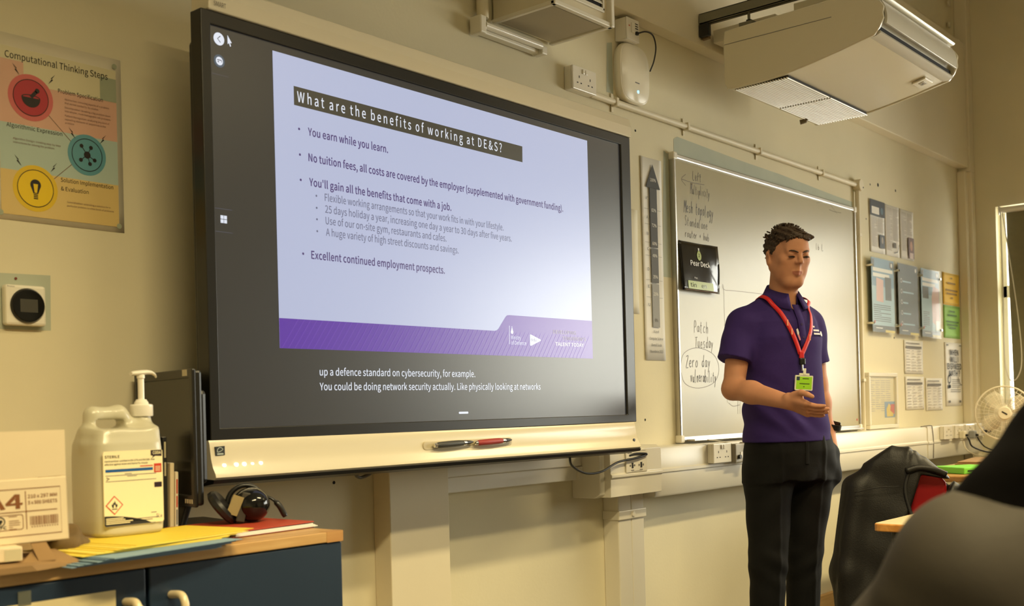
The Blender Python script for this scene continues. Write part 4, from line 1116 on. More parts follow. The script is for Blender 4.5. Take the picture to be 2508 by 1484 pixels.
# -------- article printouts
def para(t, x0, x1, z0, z1, y, mt, pitch=.0062, lw=.0022, seed=1, name='text_block'):
    """lines of print too small to read, one mesh per block"""
    m = MB(); r_ = random.Random(seed); z = z1
    while z > z0:
        m.rect(x0, z-lw, x0+(x1-x0)*(1 if r_.random() < .75 else r_.uniform(.4, .95)), z, y)
        z -= pitch
    o = m.build(name, mt, t); o['kind'] = 'stuff'
    return o
M_PRT = mat('faint_print', (176, 170, 164), .75)
M_PHO = mat('photo_dark', (46, 50, 56), .5); M_SKY = mat('photo_blue', (84, 108, 124), .5)
AR = [('article_sheet', 'printed article sheet with a dark photo banner, left of three above the acrylic posters', 3.662), ('article_sheet', 'printed article sheet with two text columns, middle of three above the acrylic posters', 3.880), ('article_sheet', 'printed article sheet with a portrait at lower right, right of three above the acrylic posters', 4.108)]
for i, (nm, lb, x0) in enumerate(AR):
    t, w_, h_ = sheet(nm, lb, 'paper', x0, 1.925, x0+.21, 2.218, M_PAPER, curl=.004, group='article printouts on the wall')
    yy = -.0078
    if i == 0:
        MB().rect(.0, .205, w_, h_, yy).build('photo_banner', M_PHO, t); MB().rect(.02, .215, .125, .255, yy-.0004).build('banner_box', M_PAPER, t); MB().poly(circ(.165, .24, .02, 12), yy-.0004).build('banner_figure', M_SKY, t)
        para(t, .02, .095, .03, .195, yy, M_PRT, seed=1); para(t, .108, .19, .115, .195, yy, M_PRT, seed=2)
        MB().rect(.125, .03, .195, .105, yy).build('portrait_photo', M_PHO, t); MB().poly(circ(.163, .075, .013, 14, .02), yy-.0004).build('portrait_figure', M_PRT, t)
    elif i == 1:
        para(t, .015, .095, .03, .275, yy, M_PRT, seed=3); para(t, .105, .195, .095, .275, yy, M_PRT, seed=4)
        MB().rect(.11, .05, .15, .08, yy).build('chart_photo', M_INKG, t); MB().line([(.12, .02), (.17, .03), (.195, .075)], .006, yy).build('chart_line', M_PHO, t)
    else:
        para(t, .015, .09, .05, .275, yy, M_PRT, seed=5); para(t, .10, .18, .15, .275, yy, M_PRT, seed=6)
        MB().rect(.115, .01, .205, .135, yy).build('portrait_photo', mat('photo_brown', (104, 66, 48), .5), t); MB().poly(circ(.16, .085, .02, 16, .03), yy-.0004).build('portrait_figure', mat('photo_skin', (196, 150, 120), .5), t)
        MB().rect(.135, .01, .19, .045, yy-.0004).build('portrait_clothes', mat('photo_pale', (206, 186, 178), .5), t)

# -------- three acrylic poster holders
M_ACR = mat('acrylic_sheet', (226, 230, 224), .06, trans=.0, alpha=.10, coat=.15, coatr=.05, spec=.3)
AB = mat('acrylic_blue', (96, 138, 168), .35); AD = mat('acrylic_slate', (52, 62, 74), .35); AY = mat('acrylic_yellow', (206, 186, 70), .4); AL = mat('acrylic_pale_blue', (150, 182, 198), .4); AP = mat('acrylic_pink', (204, 160, 150), .4)
ACR = [(3.592, .345, 0, 'blue computing poster in an acrylic holder, left of three on the wall'), (3.977, .335, 1, 'dark slate poster with white headings in an acrylic holder, middle of three on the wall'), (4.345, .33, 2, 'blue and pink poster in an acrylic holder, right of three on the wall')]
for x0, wd, kind, lb in ACR:
    t = thing('acrylic_poster', lb, 'poster', (x0, WY-.028, 1.468), group='acrylic poster holders')
    H = .423
    MB().box(.012, wd-.012, -.001, .001, .008, H-.004).build('poster_sheet', AD if kind == 1 else AB, t)
    y = -.0014
    if kind != 1:
        MB().rect(.012, .045, wd-.012, H*.62, y).build('print_panel', AL, t)
        for k, z in enumerate((.345, .315)):
            MB().rect(.03, z, wd-.03-(.05*k), z+.02, y-.0003).build('headline', M_PRW, t)
        para(t, .03, wd*.8 if kind == 0 else wd*.42, .065, .16, y-.0004, AD, .011, .0045, 9+kind, 'small_print')
        if kind == 0:
            MB().poly([(.07, .18), (.17, .175), (.175, .30), (.075, .31)], y-.0005).build('notice_picture', AP, t)
            MB().rect(.2, .19, .29, .32, y-.0004).build('photo_panel', M_PHO, t)
        else:
            MB().poly([(.19, .10), (.31, .06), (.31, .31), (.21, .32), (.18, .25)], y-.0005).build('figure_picture', AP, t)
            MB().rect(.03, .24, .13, .31, y-.0004).build('drawing', M_PHO, t)
            MB().rect(.24, .05, .31, .11, y-.0006).build('figure_shade', M_PRW, t)
    else:
        for k in range(5):
            z = .32-.062*k
            MB().flatring(circ(.06, z, .013, 14), circ(.06, z, .010, 14), y-.0004).build('heading_letter', M_PRW, t)
            MB().rect(.08, z-.008, .08+(.13, .17, .08, .12, .18)[k], z+.001, y-.0004).build('heading_line', AL, t)
    MB().rect(.012, .008, wd-.012, .045, y-.0003).build('footer_band', AD, t); MB().rect(wd*.55, .008, wd-.014, .022, y-.0006).build('footer_stripe', AY, t)
    MB().rect(.055, .028, .15, .033, y-.0006).build('footer_line', M_PRW, t)
    MB().rect(.03, .055, .05, .07, y-.0008).build('footer_badge', mat('badge_red', (176, 70, 60), .5), t)
    MB().poly([(wd-.075, .38), (wd-.045, .365), (wd-.02, .38), (wd-.02, .41), (wd-.075, .41)], y-.0006).build('crest', AD, t); MB().poly(circ(wd-.047, .392, .012, 12), y-.0009).build('crest_mark', M_PRW, t)
    MB().rect(.016, .365, .05, .41, y-.0006).build('school_badge', AD, t)
    MB().box(0, wd, -.006, -.003, 0, H).build('acrylic_front', M_ACR, t, bevel=.001)
    for xx in (.006, wd-.006):
        for zz in (.055, H-.05):
            MB().cyl((xx, -.012, zz), (xx, .027, zz), .007, n=12).build('standoff', M_CHROME, t, smooth='auto')

# -------- coloured notices and timetables
M_YEL = mat('yellow_paper', (236, 190, 40), .65); M_GRN = mat('green_paper', (146, 196, 84), .65)
for lb, mt, z0, z1, rows in (('bright yellow notice sheet on the wall above a green one', M_YEL, 1.697, 1.902, ((.82, .035), (.66, .15), (.44, .22), (.33, .20), (.2, .04))),
                       ('bright green notice sheet on the wall under a yellow one', M_GRN, 1.485, 1.693, ((.8, .1), (.68, .17), (.48, .23), (.38, .2), (.29, .12)))):
    t, w_, h_ = sheet('notice_sheet', lb, 'notice', 4.807, z0, 5.112, z1, mt, curl=.003)
    for v, wd in rows:                                   # lettering too small to read
        MB().rect(w_/2-wd/2, v*h_, w_/2+wd/2, v*h_+.010, -.0066).build('print_line', mat('notice_print_'+mt.name, (148, 112, 30) if mt is M_YEL else (84, 118, 52), .7), t)
    for v in (.05, .95):
        MB().line([(.015, v*h_), (w_-.015, v*h_)], .0012, -.0066).build('border_line', M_INKG, t)
for lb, x0, z0, x1, z1 in (('white printed table sheet, upper of three below the acrylic posters', 4.121, 1.25, 4.42, 1.448), ('white printed table sheet, lower left of three below the acrylic posters', 4.125, 1.037, 4.42, 1.233), ('white printed table sheet, lower right of three below the acrylic posters', 4.457, 1.027, 4.742, 1.226)):
    t, w_, h_ = sheet('table_sheet', lb, 'paper', x0, z0, x1, z1, M_PAPER, curl=.004, group='printed table sheets')
    MB().rect(.02, h_*.76, w_-.03, h_*.83, -.0075).build('header_row', M_INKG, t)
    MB().rect(.02, h_*.9, w_-.06, h_*.925, -.0075).build('title_line', M_INKG, t)
    for k in range(3):
        para(t, .02+k*.09, .08+k*.09, .015, h_*.7, -.0075, M_PRT, .017, .004, 20+k+int(x0*10), 'table_column')
t, w_, h_ = sheet('maths_poster', 'tall white poster asking When will I ever need math?', 'poster', 4.81, 1.05, 5.122, 1.456, M_PAPER, curl=.003)
for k, (s, wd, v) in enumerate((('WHEN', .16, .80), ('WILL I', .15, .69), ('EVER NEED', .26, .58), ('MATH ?', .2, .47))):
    MB().text(s, w_*.52, v*h_, .036, wd, -.0066, bold=.03, align='c').build('poster_title', M_INK, t)
m = MB(); m.flatring(circ(.06, .42*h_, .028, 18), circ(.06, .42*h_, .019, 18), -.0066); m.line([(.06, .42*h_-.028), (.055, .28*h_)], .01, -.0066); m.line([(.03, .3*h_), (.085, .31*h_)], .02, -.0066); m.build('scissors_drawing', M_INK, t)
MB().line([(.22, .46*h_), (.27, .34*h_), (.30, .33*h_)], .007, -.0066).build('pencil_drawing', M_INKG, t)
para(t, .11, .26, .28*h_, .42*h_, -.0066, M_INKG, .012, .0035, 31, 'poster_lines'); para(t, .08, .27, .21*h_, .26*h_, -.0066, M_INKG, .012, .0035, 32, 'poster_lines')
for x in (.04, .24):
    MB().rect(x, .05*h_, x+.035, .085*h_, -.0066).build('logo_mark', M_INKG, t)
for x in (.02, .26):
    MB().rect(x, .955*h_, x+.04, .965*h_, -.0066).build('top_mark', M_INK, t)

# -------- framed notice board beside the whiteboard
t = thing('notice_case', 'small aluminium framed glass notice case right of the whiteboard', 'notice board', (3.54, WY, .938))
FW, FH = .415, .312
MB().box(.005, FW-.005, -.012, -.001, .005, FH-.005).build('backing', mat('notice_cream', (214, 202, 160), .5), t)
for a in ((0, FW, -.026, 0, FH-.022, FH), (0, FW, -.026, 0, 0, .022), (0, .022, -.026, 0, .022, FH-.022), (FW-.022, FW, -.026, 0, .022, FH-.022)):
    MB().box(*a).build('frame_rail', M_WHITEG, t, bevel=.004)
for k in range(4):
    para(t, .04+k*.075, .105+k*.075, .09+.02*(k % 2), .27, -.0125, M_PRT, .012, .004, 40+k, 'notice_column')
MB().rect(.24, .06, .39, .15, -.0128).build('map_background', mat('map_blue', (110, 140, 170), .5), t)
MB().poly([(.27, .065), (.36, .065), (.375, .13), (.33, .125), (.30, .14), (.265, .11)], -.0132).build('map_yellow', mat('map_yellow', (210, 180, 50), .5), t)
MB().poly([(.32, .10), (.38, .075), (.385, .135), (.33, .135)], -.0135).build('map_red', mat('map_red', (190, 70, 50), .5), t)
MB().box(.02, FW-.02, -.022, -.02, .02, FH-.02).build('glass', M_ACR, t)

# -------- dado trunking, boxes, drops
t = thing('cable_trunking', 'white dado cable trunking running along the wall under the whiteboard', 'trunking', (0, WY-.0015, .745))
def prof(y, z0, z1, ridge):
    return [(0, z0), (0, z1), (-y+.006, z1), (-y, z1-.008), (-y, ridge+.012), (-y-.006, ridge+.006), (-y-.006, ridge-.004), (-y, ridge-.008), (-y, z0+.008), (-y+.006, z0)]
MB().prismx(prof(.118, 0, .19, .098), 1.2375, 4.13).build('trunking_body', M_PVC, t, smooth='auto')
MB().prismx(prof(.124, .0, .192, .095), 4.13, 4.20).build('joint_cover', M_PVC, t, smooth='auto')
MB().prismx(prof(.118, 0, .19, .098), 4.20, 5.13).build('trunking_body', M_PVC, t, smooth='auto')
MB().cyl((1.245, -.121, .094), (1.25, -.121, .094), .008, n=10).build('end_stop', M_PVC, t)
t = thing('trunking_corner_box', 'deep white trunking box with a socket plate, right of the screen post', 'trunking', (0, WY, .77))
m = MB(); pr = [(.0, .0), (.0, .178), (-.13, .178), (-.15, .168), (-.152, .085), (-.158, .08), (-.158, .07), (-.152, .066), (-.15, .0)]
m.prismx([(y, z) for y, z in pr], .90, 1.236); m.build('box_body', M_PVC, t, smooth='auto', bevel=.002)
m = MB(); m.prismx([(0, -.002), (0, .18), (-.10, .18), (-.125, .165), (-.125, .01), (-.10, -.002)], .872, .902); m.build('end_cap', M_PVC, t, smooth='auto', bevel=.003)
t = thing('media_plate', 'white media wall plate with small ports and printed marks on the trunking box', 'wall plate', (.992, WY-.153, .853))
MB().box(0, .134, -.006, 0, 0, .084).build('face_plate', M_WHITEG, t, bevel=.002)
for x in (.037, .094):
    MB().box(x-.005, x+.005, -.0075, -.006, .016, .036).build('port', M_SLOT, t)
    for dx in (-.014, .013):
        MB().lathe([(.004, .006), (.004, .0075), (.001, .0076)], 10, (x+dx, 0, .026), 'y').build('port_screw', M_INKG, t)
    MB().rect(x-.01, .007, x+.01, .010, -.0063).build('port_label', M_INKG, t)
MB().rect(.006, .07, .034, .0745, -.0063).build('plate_line', M_INKG, t); MB().rect(.03, .004, .10, .0055, -.0063).build('plate_line', M_INKG, t); MB().rect(.075, .077, .125, .0785, -.0063).build('plate_line', M_INKG, t)
t = thing('trunking_drop', 'white vertical trunking running down from the box to the floor, with a clamp band', 'trunking', (1.06, WY, 0))
MB().box(0, .084, -.07, 0, 0, .768).build('trunk_half', M_PVC, t, bevel=.004); MB().box(.086, .17, -.07, 0, 0, .768).build('trunk_half', M_PVC, t, bevel=.004)
MB().box(-.006, .176, -.078, 0, .672, .706).build('clamp_band', M_PVC, t, bevel=.003)
MB().lathe([(.012, .078), (.01, .083), (.001, .084)], 14, (.085, 0, .69), 'y').build('band_screw', M_PVC, t, smooth='auto')
t = thing('low_trunking', 'shallow white trunking strip between the post and the trunking box', 'trunking', (.15, WY, .835))
MB().box(0, .72, -.038, 0, 0, .05).build('trunking_body', M_PVC, t, bevel=.003); MB().box(0, .722, -.045, 0, .05, .105).build('upper_cover', M_PVC, t, bevel=.003)
MB().box(.70, .745, -.05, 0, .002, .048).build('coupler', M_PVC, t, bevel=.003)
t = thing('cable_boxing', 'broad cream boxed post on the wall below the screen', 'boxing', (-.10, WY, 0))
MB().box(0, .25, -.07, 0, 0, .95).build('casing', M_WALLB, t, bevel=.003)
# sockets on the trunking
double_socket('trunking_socket', 'cream double socket on the trunking left of the speaker', 1.63, .8535, WY-.1205, .146, .080, .03)
t = thing('network_adapter', 'grey plug-in adapter with a black plug on the trunking left of the speaker', 'adapter', (1.79, WY-.1275, .848))
MB().box(0, .085, -.035, 0, 0, .08).build('case', mat('grey_plastic', (168, 160, 140), .45), t, bevel=.005)
MB().box(.09, .13, -.05, 0, -.002, .084).build('side_block', mat('warm_grey_plastic', (150, 140, 124), .45), t, bevel=.006)
MB().cyl((.025, -.036, .025), (.025, -.046, .025), .009, n=12).build('plug', M_BLACK, t)
MB().box(.04, .07, -.037, -.035, .02, .045).build('label', M_WHITE, t)
tag(MB().tube(spline([(1.62, .14, .95), (1.68, .132, .945), (1.78, .125, .93), (1.85, .118, .905), (1.88, .115, .885)], 6), .003, 6).build('thin_cable', mat('cream_cable', (196, 184, 150), .5), smooth=True), 'thin cream cable lying over the trunking beside the speaker', 'cable')
# ================================================================ ceiling-hung air conditioner
AC = thing('air_conditioner', 'white ceiling-hung air conditioning unit with a slatted intake and open outlet flap', 'air conditioner', (1.70, 0, 2.38))
AW = .83
M_ACW = mat('ac_casing', (222, 213, 188), .24, noise=.02, scale=2, bump=.25, bscale=5)
M_ACS = mat('ac_silver', (206, 200, 184), .34)
pr = [(.05, .0), (.062, .02), (.064, .19), (.058, .235), (-.40, .245), (-.575, .195), (-.583, .175), (-.558, .10), (-.545, .074), (-.42, .045), (-.30, .022), (-.21, .008), (-.10, .001), (.035, -.002)]
m = MB(); m.prismx(pr[::-1], .018, AW-.018); m.build('casing', M_ACW, AC, smooth='auto', bevel=.004)
pr2 = [(y*(1.0), z) for y, z in pr]
for x0, x1 in ((0, .018), (AW-.018, AW)):
    pe = [(.052, -.002), (.064, .02), (.066, .19), (.06, .237), (-.40, .248), (-.585, .20), (-.602, .172), (-.597, .15), (-.60, .13), (-.585, .098), (-.563, .073), (-.552, .07), (-.42, .041), (-.30, .018), (-.21, .004), (-.10, -.003), (.035, -.005)]
    m = MB(); m.prismx(pe[::-1], x0, x1); m.build('end_cap', M_ACW, AC, smooth='auto', bevel=.005)
MB().box(-.001, .001, -.40, .06, .178, .18).build('end_cap_seam', M_INKG, AC)
M_SLAT = mat('glossy_slat', (240, 234, 218), .15)
# intake grille: two banks of slats running along the unit
MB().box(.03, AW-.03, -.203, .03, -.0038, .006).build('grille_void', mat('grille_shadow', (44, 40, 32), .8), AC)
for bank, (xa, xb) in enumerate(((.022, AW/2-.006), (AW/2+.006, AW-.022))):
    for k in range(20):
        y = .026-k*.0119
        zz = -.0055
        MB().tube([(xa, y, zz), (xb, y, zz)], .0036, 8).build('grille_slat', M_SLAT, AC, smooth='auto')
# curved outlet flap and dark slot
fl = []
for i in range(9):
    a = math.radians(-14+i*7.5)
    fl.append((-.510-.094*math.cos(a), .140+.105*math.sin(a)))
m = MB()
n = len(fl); inner = [(y+.010, z+.001) for y, z in fl]
m.prismx(fl+inner[::-1], .03, AW-.03) if False else m.prismx((fl+inner[::-1])[::-1], .03, AW-.03)
m.build('outlet_flap', M_ACS, AC, smooth='auto', bevel=.002)
MB().box(.022, AW-.022, -.572, -.535, .078, .112).build('outlet_slot', M_DARK, AC)
m = MB(); m.prismx([(-.54, .072), (-.563, .073), (-.583, .082), (-.58, .090), (-.54, .082)], .02, AW-.02); m.build('lower_lip', M_ACS, AC, smooth='auto')
m = MB(); m.prismx([(-.575, .222), (-.586, .226), (-.59, .232), (-.57, .238), (-.50, .242), (-.50, .222)][::-1], .0, AW); m.build('upper_lip', M_ACW, AC, smooth='auto', bevel=.002)
# badge panel on the sloping underside
ang = math.atan2(.030, .125)
T = Matrix.Translation((.70, -.49, .056)) @ Matrix.Rotation(-ang, 4, 'X')
m = MB(); m.T = T; m.box(-.045, .045, -.03, .03, -.004, .004); m.build('sensor_panel', M_ACW, AC, bevel=.002)
m = MB(); m.T = T; m.box(-.02, .02, -.012, .012, -.0055, -.0035); m.build('sensor_window', mat('sensor_grey', (176, 168, 146), .4), AC, bevel=.002)
m = MB(); m.T = T; m.box(-.004, .006, -.004, .004, -.0065, -.0052); m.build('sensor_mark', M_INKG, AC)
# steel channel and hangers carrying the unit
t = thing('hanging_bracket', 'grey steel channel with hangers carrying the air conditioner', 'bracket', (1.765, 0, 2.69))
m = MB(); m.box(-.02, -.017, -.9, .20, 0, .042); m.box(.017, .02, -.9, .20, 0, .042); m.box(-.02, .02, -.9, .20, .039, .042); m.box(-.02, -.008, -.9, .20, 0, .003); m.box(.008, .02, -.9, .20, 0, .003)
m.build('channel', M_STEEL, t)
MB().box(-.02, .0, .155, .203, -.055, -.002).build('end_foot', M_BLACK, t, bevel=.003); MB().box(.0, .02, .17, .203, -.06, -.002).build('end_plate', mat('bracket_brown', (120, 98, 62), .6), t)
for y in (-.02, -.42):
    MB().box(-.03, .05, y-.03, y+.03, -.062, -.045).build('hanger_plate', M_STEEL, t); MB().cyl((.0, y, -.062), (.0, y, .02), .006, n=8).build('threaded_rod', M_STEEL, t); MB().cyl((.0, y, -.045), (.0, y, -.032), .013, n=6).build('nut', M_BLACK, t)
    MB().cyl((0, y, .04), (0, y, ZC-2.69), .005, n=8).build('drop_rod', M_STEEL, t)
# white duct panels between channel and unit
t = thing('pipe_cover', 'pale sheet metal cover over the pipes above the air conditioner', 'duct', (1.80, 0, 2.63))
MB().box(.04, .40, -.10, .19, .0, .055).build('cover_panel', M_WALLB, t, bevel=.004)
MB().box(.04, .30, -.50, -.18, .025, .075).build('cover_panel', mat('pale_duct', (236, 226, 196), .5), t, bevel=.004)
MB().box(.04, .30, -.18, -.10, .015, .03).build('cover_strap', M_STEEL, t)
tag(MB().tube([(2.37, .02, 2.385), (2.37, .03, 2.366), (2.36, .05, 2.362)], .011, 10).build('drain_pipe', mat('drain_grey', (120, 106, 80), .5), smooth='auto'),
    'short grey drain stub under the air conditioner', 'pipe')

# roller blind in the first window
t = thing('roller_blind', 'dark olive roller blind pulled down over the window in the right wall', 'blind', (XR, 0, 2.31))
MB().cyl((-.02, .03, 0), (-.02, -.52, 0), .019, n=18).build('roller', M_FRAME, t, smooth='auto')
MB().box(-.045, 0, .03, .036, -.03, .025).build('end_bracket', M_FRAME, t, bevel=.003); MB().box(-.045, 0, -.526, -.52, -.03, .025).build('end_bracket', M_FRAME, t, bevel=.003)
M_BLD = mat('olive_blind', (128, 122, 92), .8, noise=.06, scale=30)
m = MB(); m.add([(-.012, -.002, 0), (-.012, -.5, 0), (-.010, -.52, -1.30), (-.010, -.022, -1.30), (-.0105, -.002, 0), (-.0105, -.5, 0), (-.0085, -.52, -1.30), (-.0085, -.022, -1.30)], [(0, 1, 2, 3), (7, 6, 5, 4), (0, 3, 7, 4), (1, 5, 6, 2)])
m.build('blind_fabric', M_BLD, t)
MB().box(-.018, -.004, -.52, -.02, -1.325, -1.298).build('bottom_bar', M_FRAME, t, bevel=.003)
MB().tube(spline([(-.045, .022, -.01), (-.05, .018, -.5), (-.05, .02, -.95), (-.05, -.01, -1.10), (-.05, -.06, -1.08), (-.05, -.085, -.95), (-.05, -.06, -.6), (-.045, .01, -.02)], 6), .0035, 6).build('pull_cord', M_FRAME, t, smooth=True)
# ================================================================ cupboard with things on top
ZT0 = .843
CX0, CX1, CY0, CY1 = -2.25, -.767, -.354, .262
M_OAK = wood('oak_laminate', (202, 164, 108), (184, 142, 84), .4)
M_OAKE = wood('oak_edge', (194, 148, 90), (176, 128, 72), .4)
M_NAVY = mat('navy_laminate', (28, 45, 64), .42, noise=.05, scale=4)
t = thing('blue_cupboard', 'low cupboard with dark blue doors and cream bow handles at lower left', 'cupboard', (CX0, CY0, 0))
CWd, CDp = CX1-CX0, CY1-CY0
m = MB(); m.box(0, .018, .02, CDp, .08, ZT0-.022); m.box(CWd-.018, CWd, .02, CDp, .08, ZT0-.022); m.box(0, CWd, CDp-.01, CDp, .08, ZT0-.022); m.box(0, CWd, .02, CDp, .08, .098); m.build('carcass', M_OAK, t)
MB().box(.01, CWd-.01, .05, CDp, 0, .08).build('plinth', M_BLACK, t)
for i, (a, b) in enumerate(((.0, .505), (.508, 1.019-.002), (1.022, CWd))):
    d = MB().box(a+.001, b-.001, 0, .019, .085, ZT0-.024).build('door', M_NAVY, t, bevel=.003)
    if i == 0:
        continue
    hx = b-.042 if i == 1 else a+.045
    p = [(hx, 0, .765), (hx, -.03, .767), (hx, -.042, .758), (hx, -.046, .735), (hx, -.046, .64), (hx, -.042, .62), (hx, -.03, .608), (hx, 0, .608)]
    if i == 1:
        p = [(q[0]+(.012 if j in (3, 4) else 0), q[1], q[2]) for j, q in enumerate(p)]
    MB().tube(spline(p, 5), .0075, 12).build('handle', mat('cream_handle', (222, 204, 164), .28, coat=.3), d, smooth='auto')
m = MB(); m.box(CWd, CWd+.014, .03, .06, .735, .80); m.build('lock_catch', M_BLACK, t, bevel=.002)
for k in range(4):
    MB().lathe([(.001, -.004), (.005, 0), (.001, .004)], 8, (CWd+.018, .045, .742+k*.016), 'x').build('catch_tooth', M_STEEL, t)
# sign stuck to the door
M_LAMP2 = mat('laminated_cream', (222, 206, 160), .25, coat=.3)
t = thing('door_sign', 'cream laminated sign taped to the left blue cupboard door', 'sign', (-1.59, CY0-.0012, .56))
MB().box(0, .295, -.0008, .0006, 0, .229).build('sheet', M_LAMP2, t)
MB().box(.11, .28, -.0012, -.0009, .03, .195).build('inner_sheet', mat('sign_white', (228, 216, 182), .4), t)
MB().text('PLEASE', .275, .165, .020, .10, -.0016, bold=.012, align='r').build('sign_text', M_INK, t)
for x in (.06, .12):
    MB().box(x, x+.022, -.0014, -.0008, .226, .25).build('tape', mat('clear_tape', (110, 112, 100), .2, alpha=.6), t)
t = MB().box(CX0-.005, CX1-.0, CY0-.004, CY1, ZT0-.0218, ZT0).build('oak_worktop', M_OAK, bevel=.002)
tag(t, 'light oak worktop on the blue cupboard', 'worktop')
MB().box(CX1-.045, CX1-.0005, CY0-.0045, CY0+.02, ZT0-.0222, ZT0+.0003).build('edge_strip', M_OAKE, t)

# -------- five litre jug of sanitiser
J = thing('sanitiser_jug', 'translucent five litre hand sanitiser jug with a white pump top', 'jug', (-1.166, -.150, ZT0+.0228))
M_HD = mat('milky_plastic', (208, 202, 176), .3, noise=.02, scale=4, coat=.15)
_b = M_HD.node_tree.nodes['Principled BSDF']; _b.inputs['Transmission Weight'].default_value = .15
F = Field((-.09, -.08, -.005), (.09, .08, .27), .003)
F.stack([(0, 0, 0, .068, .056), (.006, 0, 0, .073, .061), (.03, 0, 0, .0745, .0625), (.15, 0, 0, .0745, .0625), (.178, 0, 0, .073, .060), (.205, .002, 0, .066, .052)], .004, p=5.)
# shoulders: handle loop at the left, neck at the right
F.cone((-.058, 0, .18), (-.050, 0, .234), .019, .016, .014); F.cone((-.050, 0, .234), (.004, 0, .235), .016, .0155, .008); F.cone((.004, 0, .235), (.028, 0, .205), .016, .020, .014)
F.ell((-.02, 0, .203), (.052, .045, .010), .012)
F.ell((.053, 0, .200), (.024, .040, .022), .02)
F.cone((.056, 0, .205), (.056, 0, .230), .0195, .0175, .008)
def hole(x, y, z):
    dx = np.abs(x+.022)-.024; dz_ = np.abs(z-.2165)-.003
    q = np.sqrt(np.maximum(dx, 0)**2+np.maximum(dz_, 0)**2)-.0055+0*y
    return q
F.put(hole, (-.06, -.07, .20), (.02, .07, .235), .005, 's')
link('bottle', F.mesh('bottle', M_HD), J, smooth=True)
MB().lathe([(.0215, .230), (.0225, .232), (.0225, .252), (.0205, .254), (.0145, .2545), (.0135, .259), (.0125, .2595), (.010, .264), (.007, .2645)], 30, (.056, 0, 0)).build('screw_cap', M_WHITEG, J, smooth='auto')
MB().lathe([(.0062, .262), (.0062, .305), (.008, .307), (.008, .312), (.007, .315)], 18, (.056, 0, 0)).build('pump_stem', M_WHITEG, J, smooth='auto')
m = MB()
ph = []
for x, z, a, b in ((.034, .3155, .006, .004), (.039, .3165, .009, .0048), (.056, .318, .010, .0056), (.070, .319, .0075, .005), (.080, .3185, .0055, .004), (.088, .314, .0045, .003), (.090, .310, .004, .0025)):
    ph.append([(x, a*math.cos(2*math.pi*i/14), z+b*math.sin(2*math.pi*i/14)) for i in range(14)])
m.loft(ph); m.build('pump_head', M_WHITEG, J, smooth='auto')
# front label
yj = -.0640
M_LAB = mat('jug_label', (240, 228, 186), .4)
L0, L1, H0, H1 = -.0665, .0605, .0215, .164
lb_ = MB().prism(rr(L0, H0, L1, H1, .004), yj, yj+.002).build('label', M_LAB, J)
def lt(s, x, z, h, wd, mt=M_INK, bold=0.):
    MB().text(s, x, z, h, wd, yj-.0005, bold=bold).build('label_text', mt, lb_)
lt('STERILE', L0+.003, H1-.013, .0050, .031, bold=.02); lt('Hand sanitiser certified to EN 1276 and EN1500. Also', L0+.003, H1-.0205, .0034, .106, bold=.012); lt('effective against Avian and Swine Flu viruses', L0+.003, H1-.0265, .0034, .091, bold=.012)
M_RED = mat('label_red', (196, 60, 36), .4); M_LBL = mat('label_blue', (24, 84, 150), .4); M_AUB = mat('label_aubergine', (44, 24, 34), .4)
MB().rect(L0+.004, H1-.040, L1-.022, H1-.0345, yj-.0004).build('blue_stripe', M_LBL, lb_)
MB().rect(L1-.05, H1-.032, L1-.022, H1-.030, yj-.0004).build('red_line', M_RED, lb_)
for z, x0, x1 in ((H1-.044, .04, .055), (H1-.049, .045, .066), (H1-.0465, 0, .108), (H1-.0575, 0, .108)):
    MB().rect(L0+.004+x0, z-.0006, L0+.004+x1, z+.0006, yj-.0004).build('table_line', M_INKG, lb_)
m = MB(); m.line([(L0+.006, H1-.050), (L0+.012, H1-.052), (L0+.006, H1-.055)], .0016, yj-.0005); m.build('hand_icon', M_AUB, lb_)
MB().poly([(L1-.026, H1-.001), (L1-.026, H1-.011), (L1-.021, H1-.0125), (L1-.024, H1-.017), (L1-.016, H1-.0125), (L1-.002, H1-.0135), (L1-.002, H1-.001)], yj-.0004).build('brand_flag', M_AUB, lb_)
MB().text('CODA', L1-.022, H1-.009, .0055, .018, yj-.0009, bold=.025).build('brand_text', M_LAB, lb_)
MB().rect(L1-.0195, H1-.045, L1-.003, H1-.0275, yj-.0004).build('red_panel', M_RED, lb_); MB().rect(L1-.0195, H1-.074, L1-.003, H1-.064, yj-.0004).build('dark_panel', M_AUB, lb_)
for k in range(4):
    MB().rect(L1-.017, H1-.034-k*.0027, L1-.0055, H1-.033-k*.0027, yj-.0008).build('red_panel_line', M_LAB, lb_)
cx, cz, r = L0+.021, H1-.103, .0185
MB().poly([(cx-r, cz), (cx, cz-r), (cx+r, cz), (cx, cz+r)], yj-.0004).build('hazard_diamond', M_RED, lb_)
r2 = r-.0028
MB().poly([(cx-r2, cz), (cx, cz-r2), (cx+r2, cz), (cx, cz+r2)], yj-.0008).build('hazard_field', M_LAB, lb_)
m = MB(); m.poly([(cx-.004, cz-.005), (cx+.004, cz-.005), (cx+.0062, cz-.001), (cx+.005, cz+.0035), (cx+.0035, cz+.001), (cx+.002, cz+.005), (cx+.0005, cz+.009), (cx-.001, cz+.004), (cx-.003, cz+.0055), (cx-.0035, cz+.001), (cx-.0058, cz+.0025), (cx-.006, cz-.001)], yj-.0011)
m.build('flame_icon', M_INK, lb_); MB().poly([(cx-.0022, cz-.0048), (cx+.0022, cz-.0048), (cx+.0016, cz-.001), (cx, cz+.002), (cx-.0018, cz-.001)], yj-.0014).build('flame_core', M_LAB, lb_); MB().rect(cx-.0058, cz-.0082, cx+.0058, cz-.0066, yj-.0011).build('flame_base', M_INK, lb_)
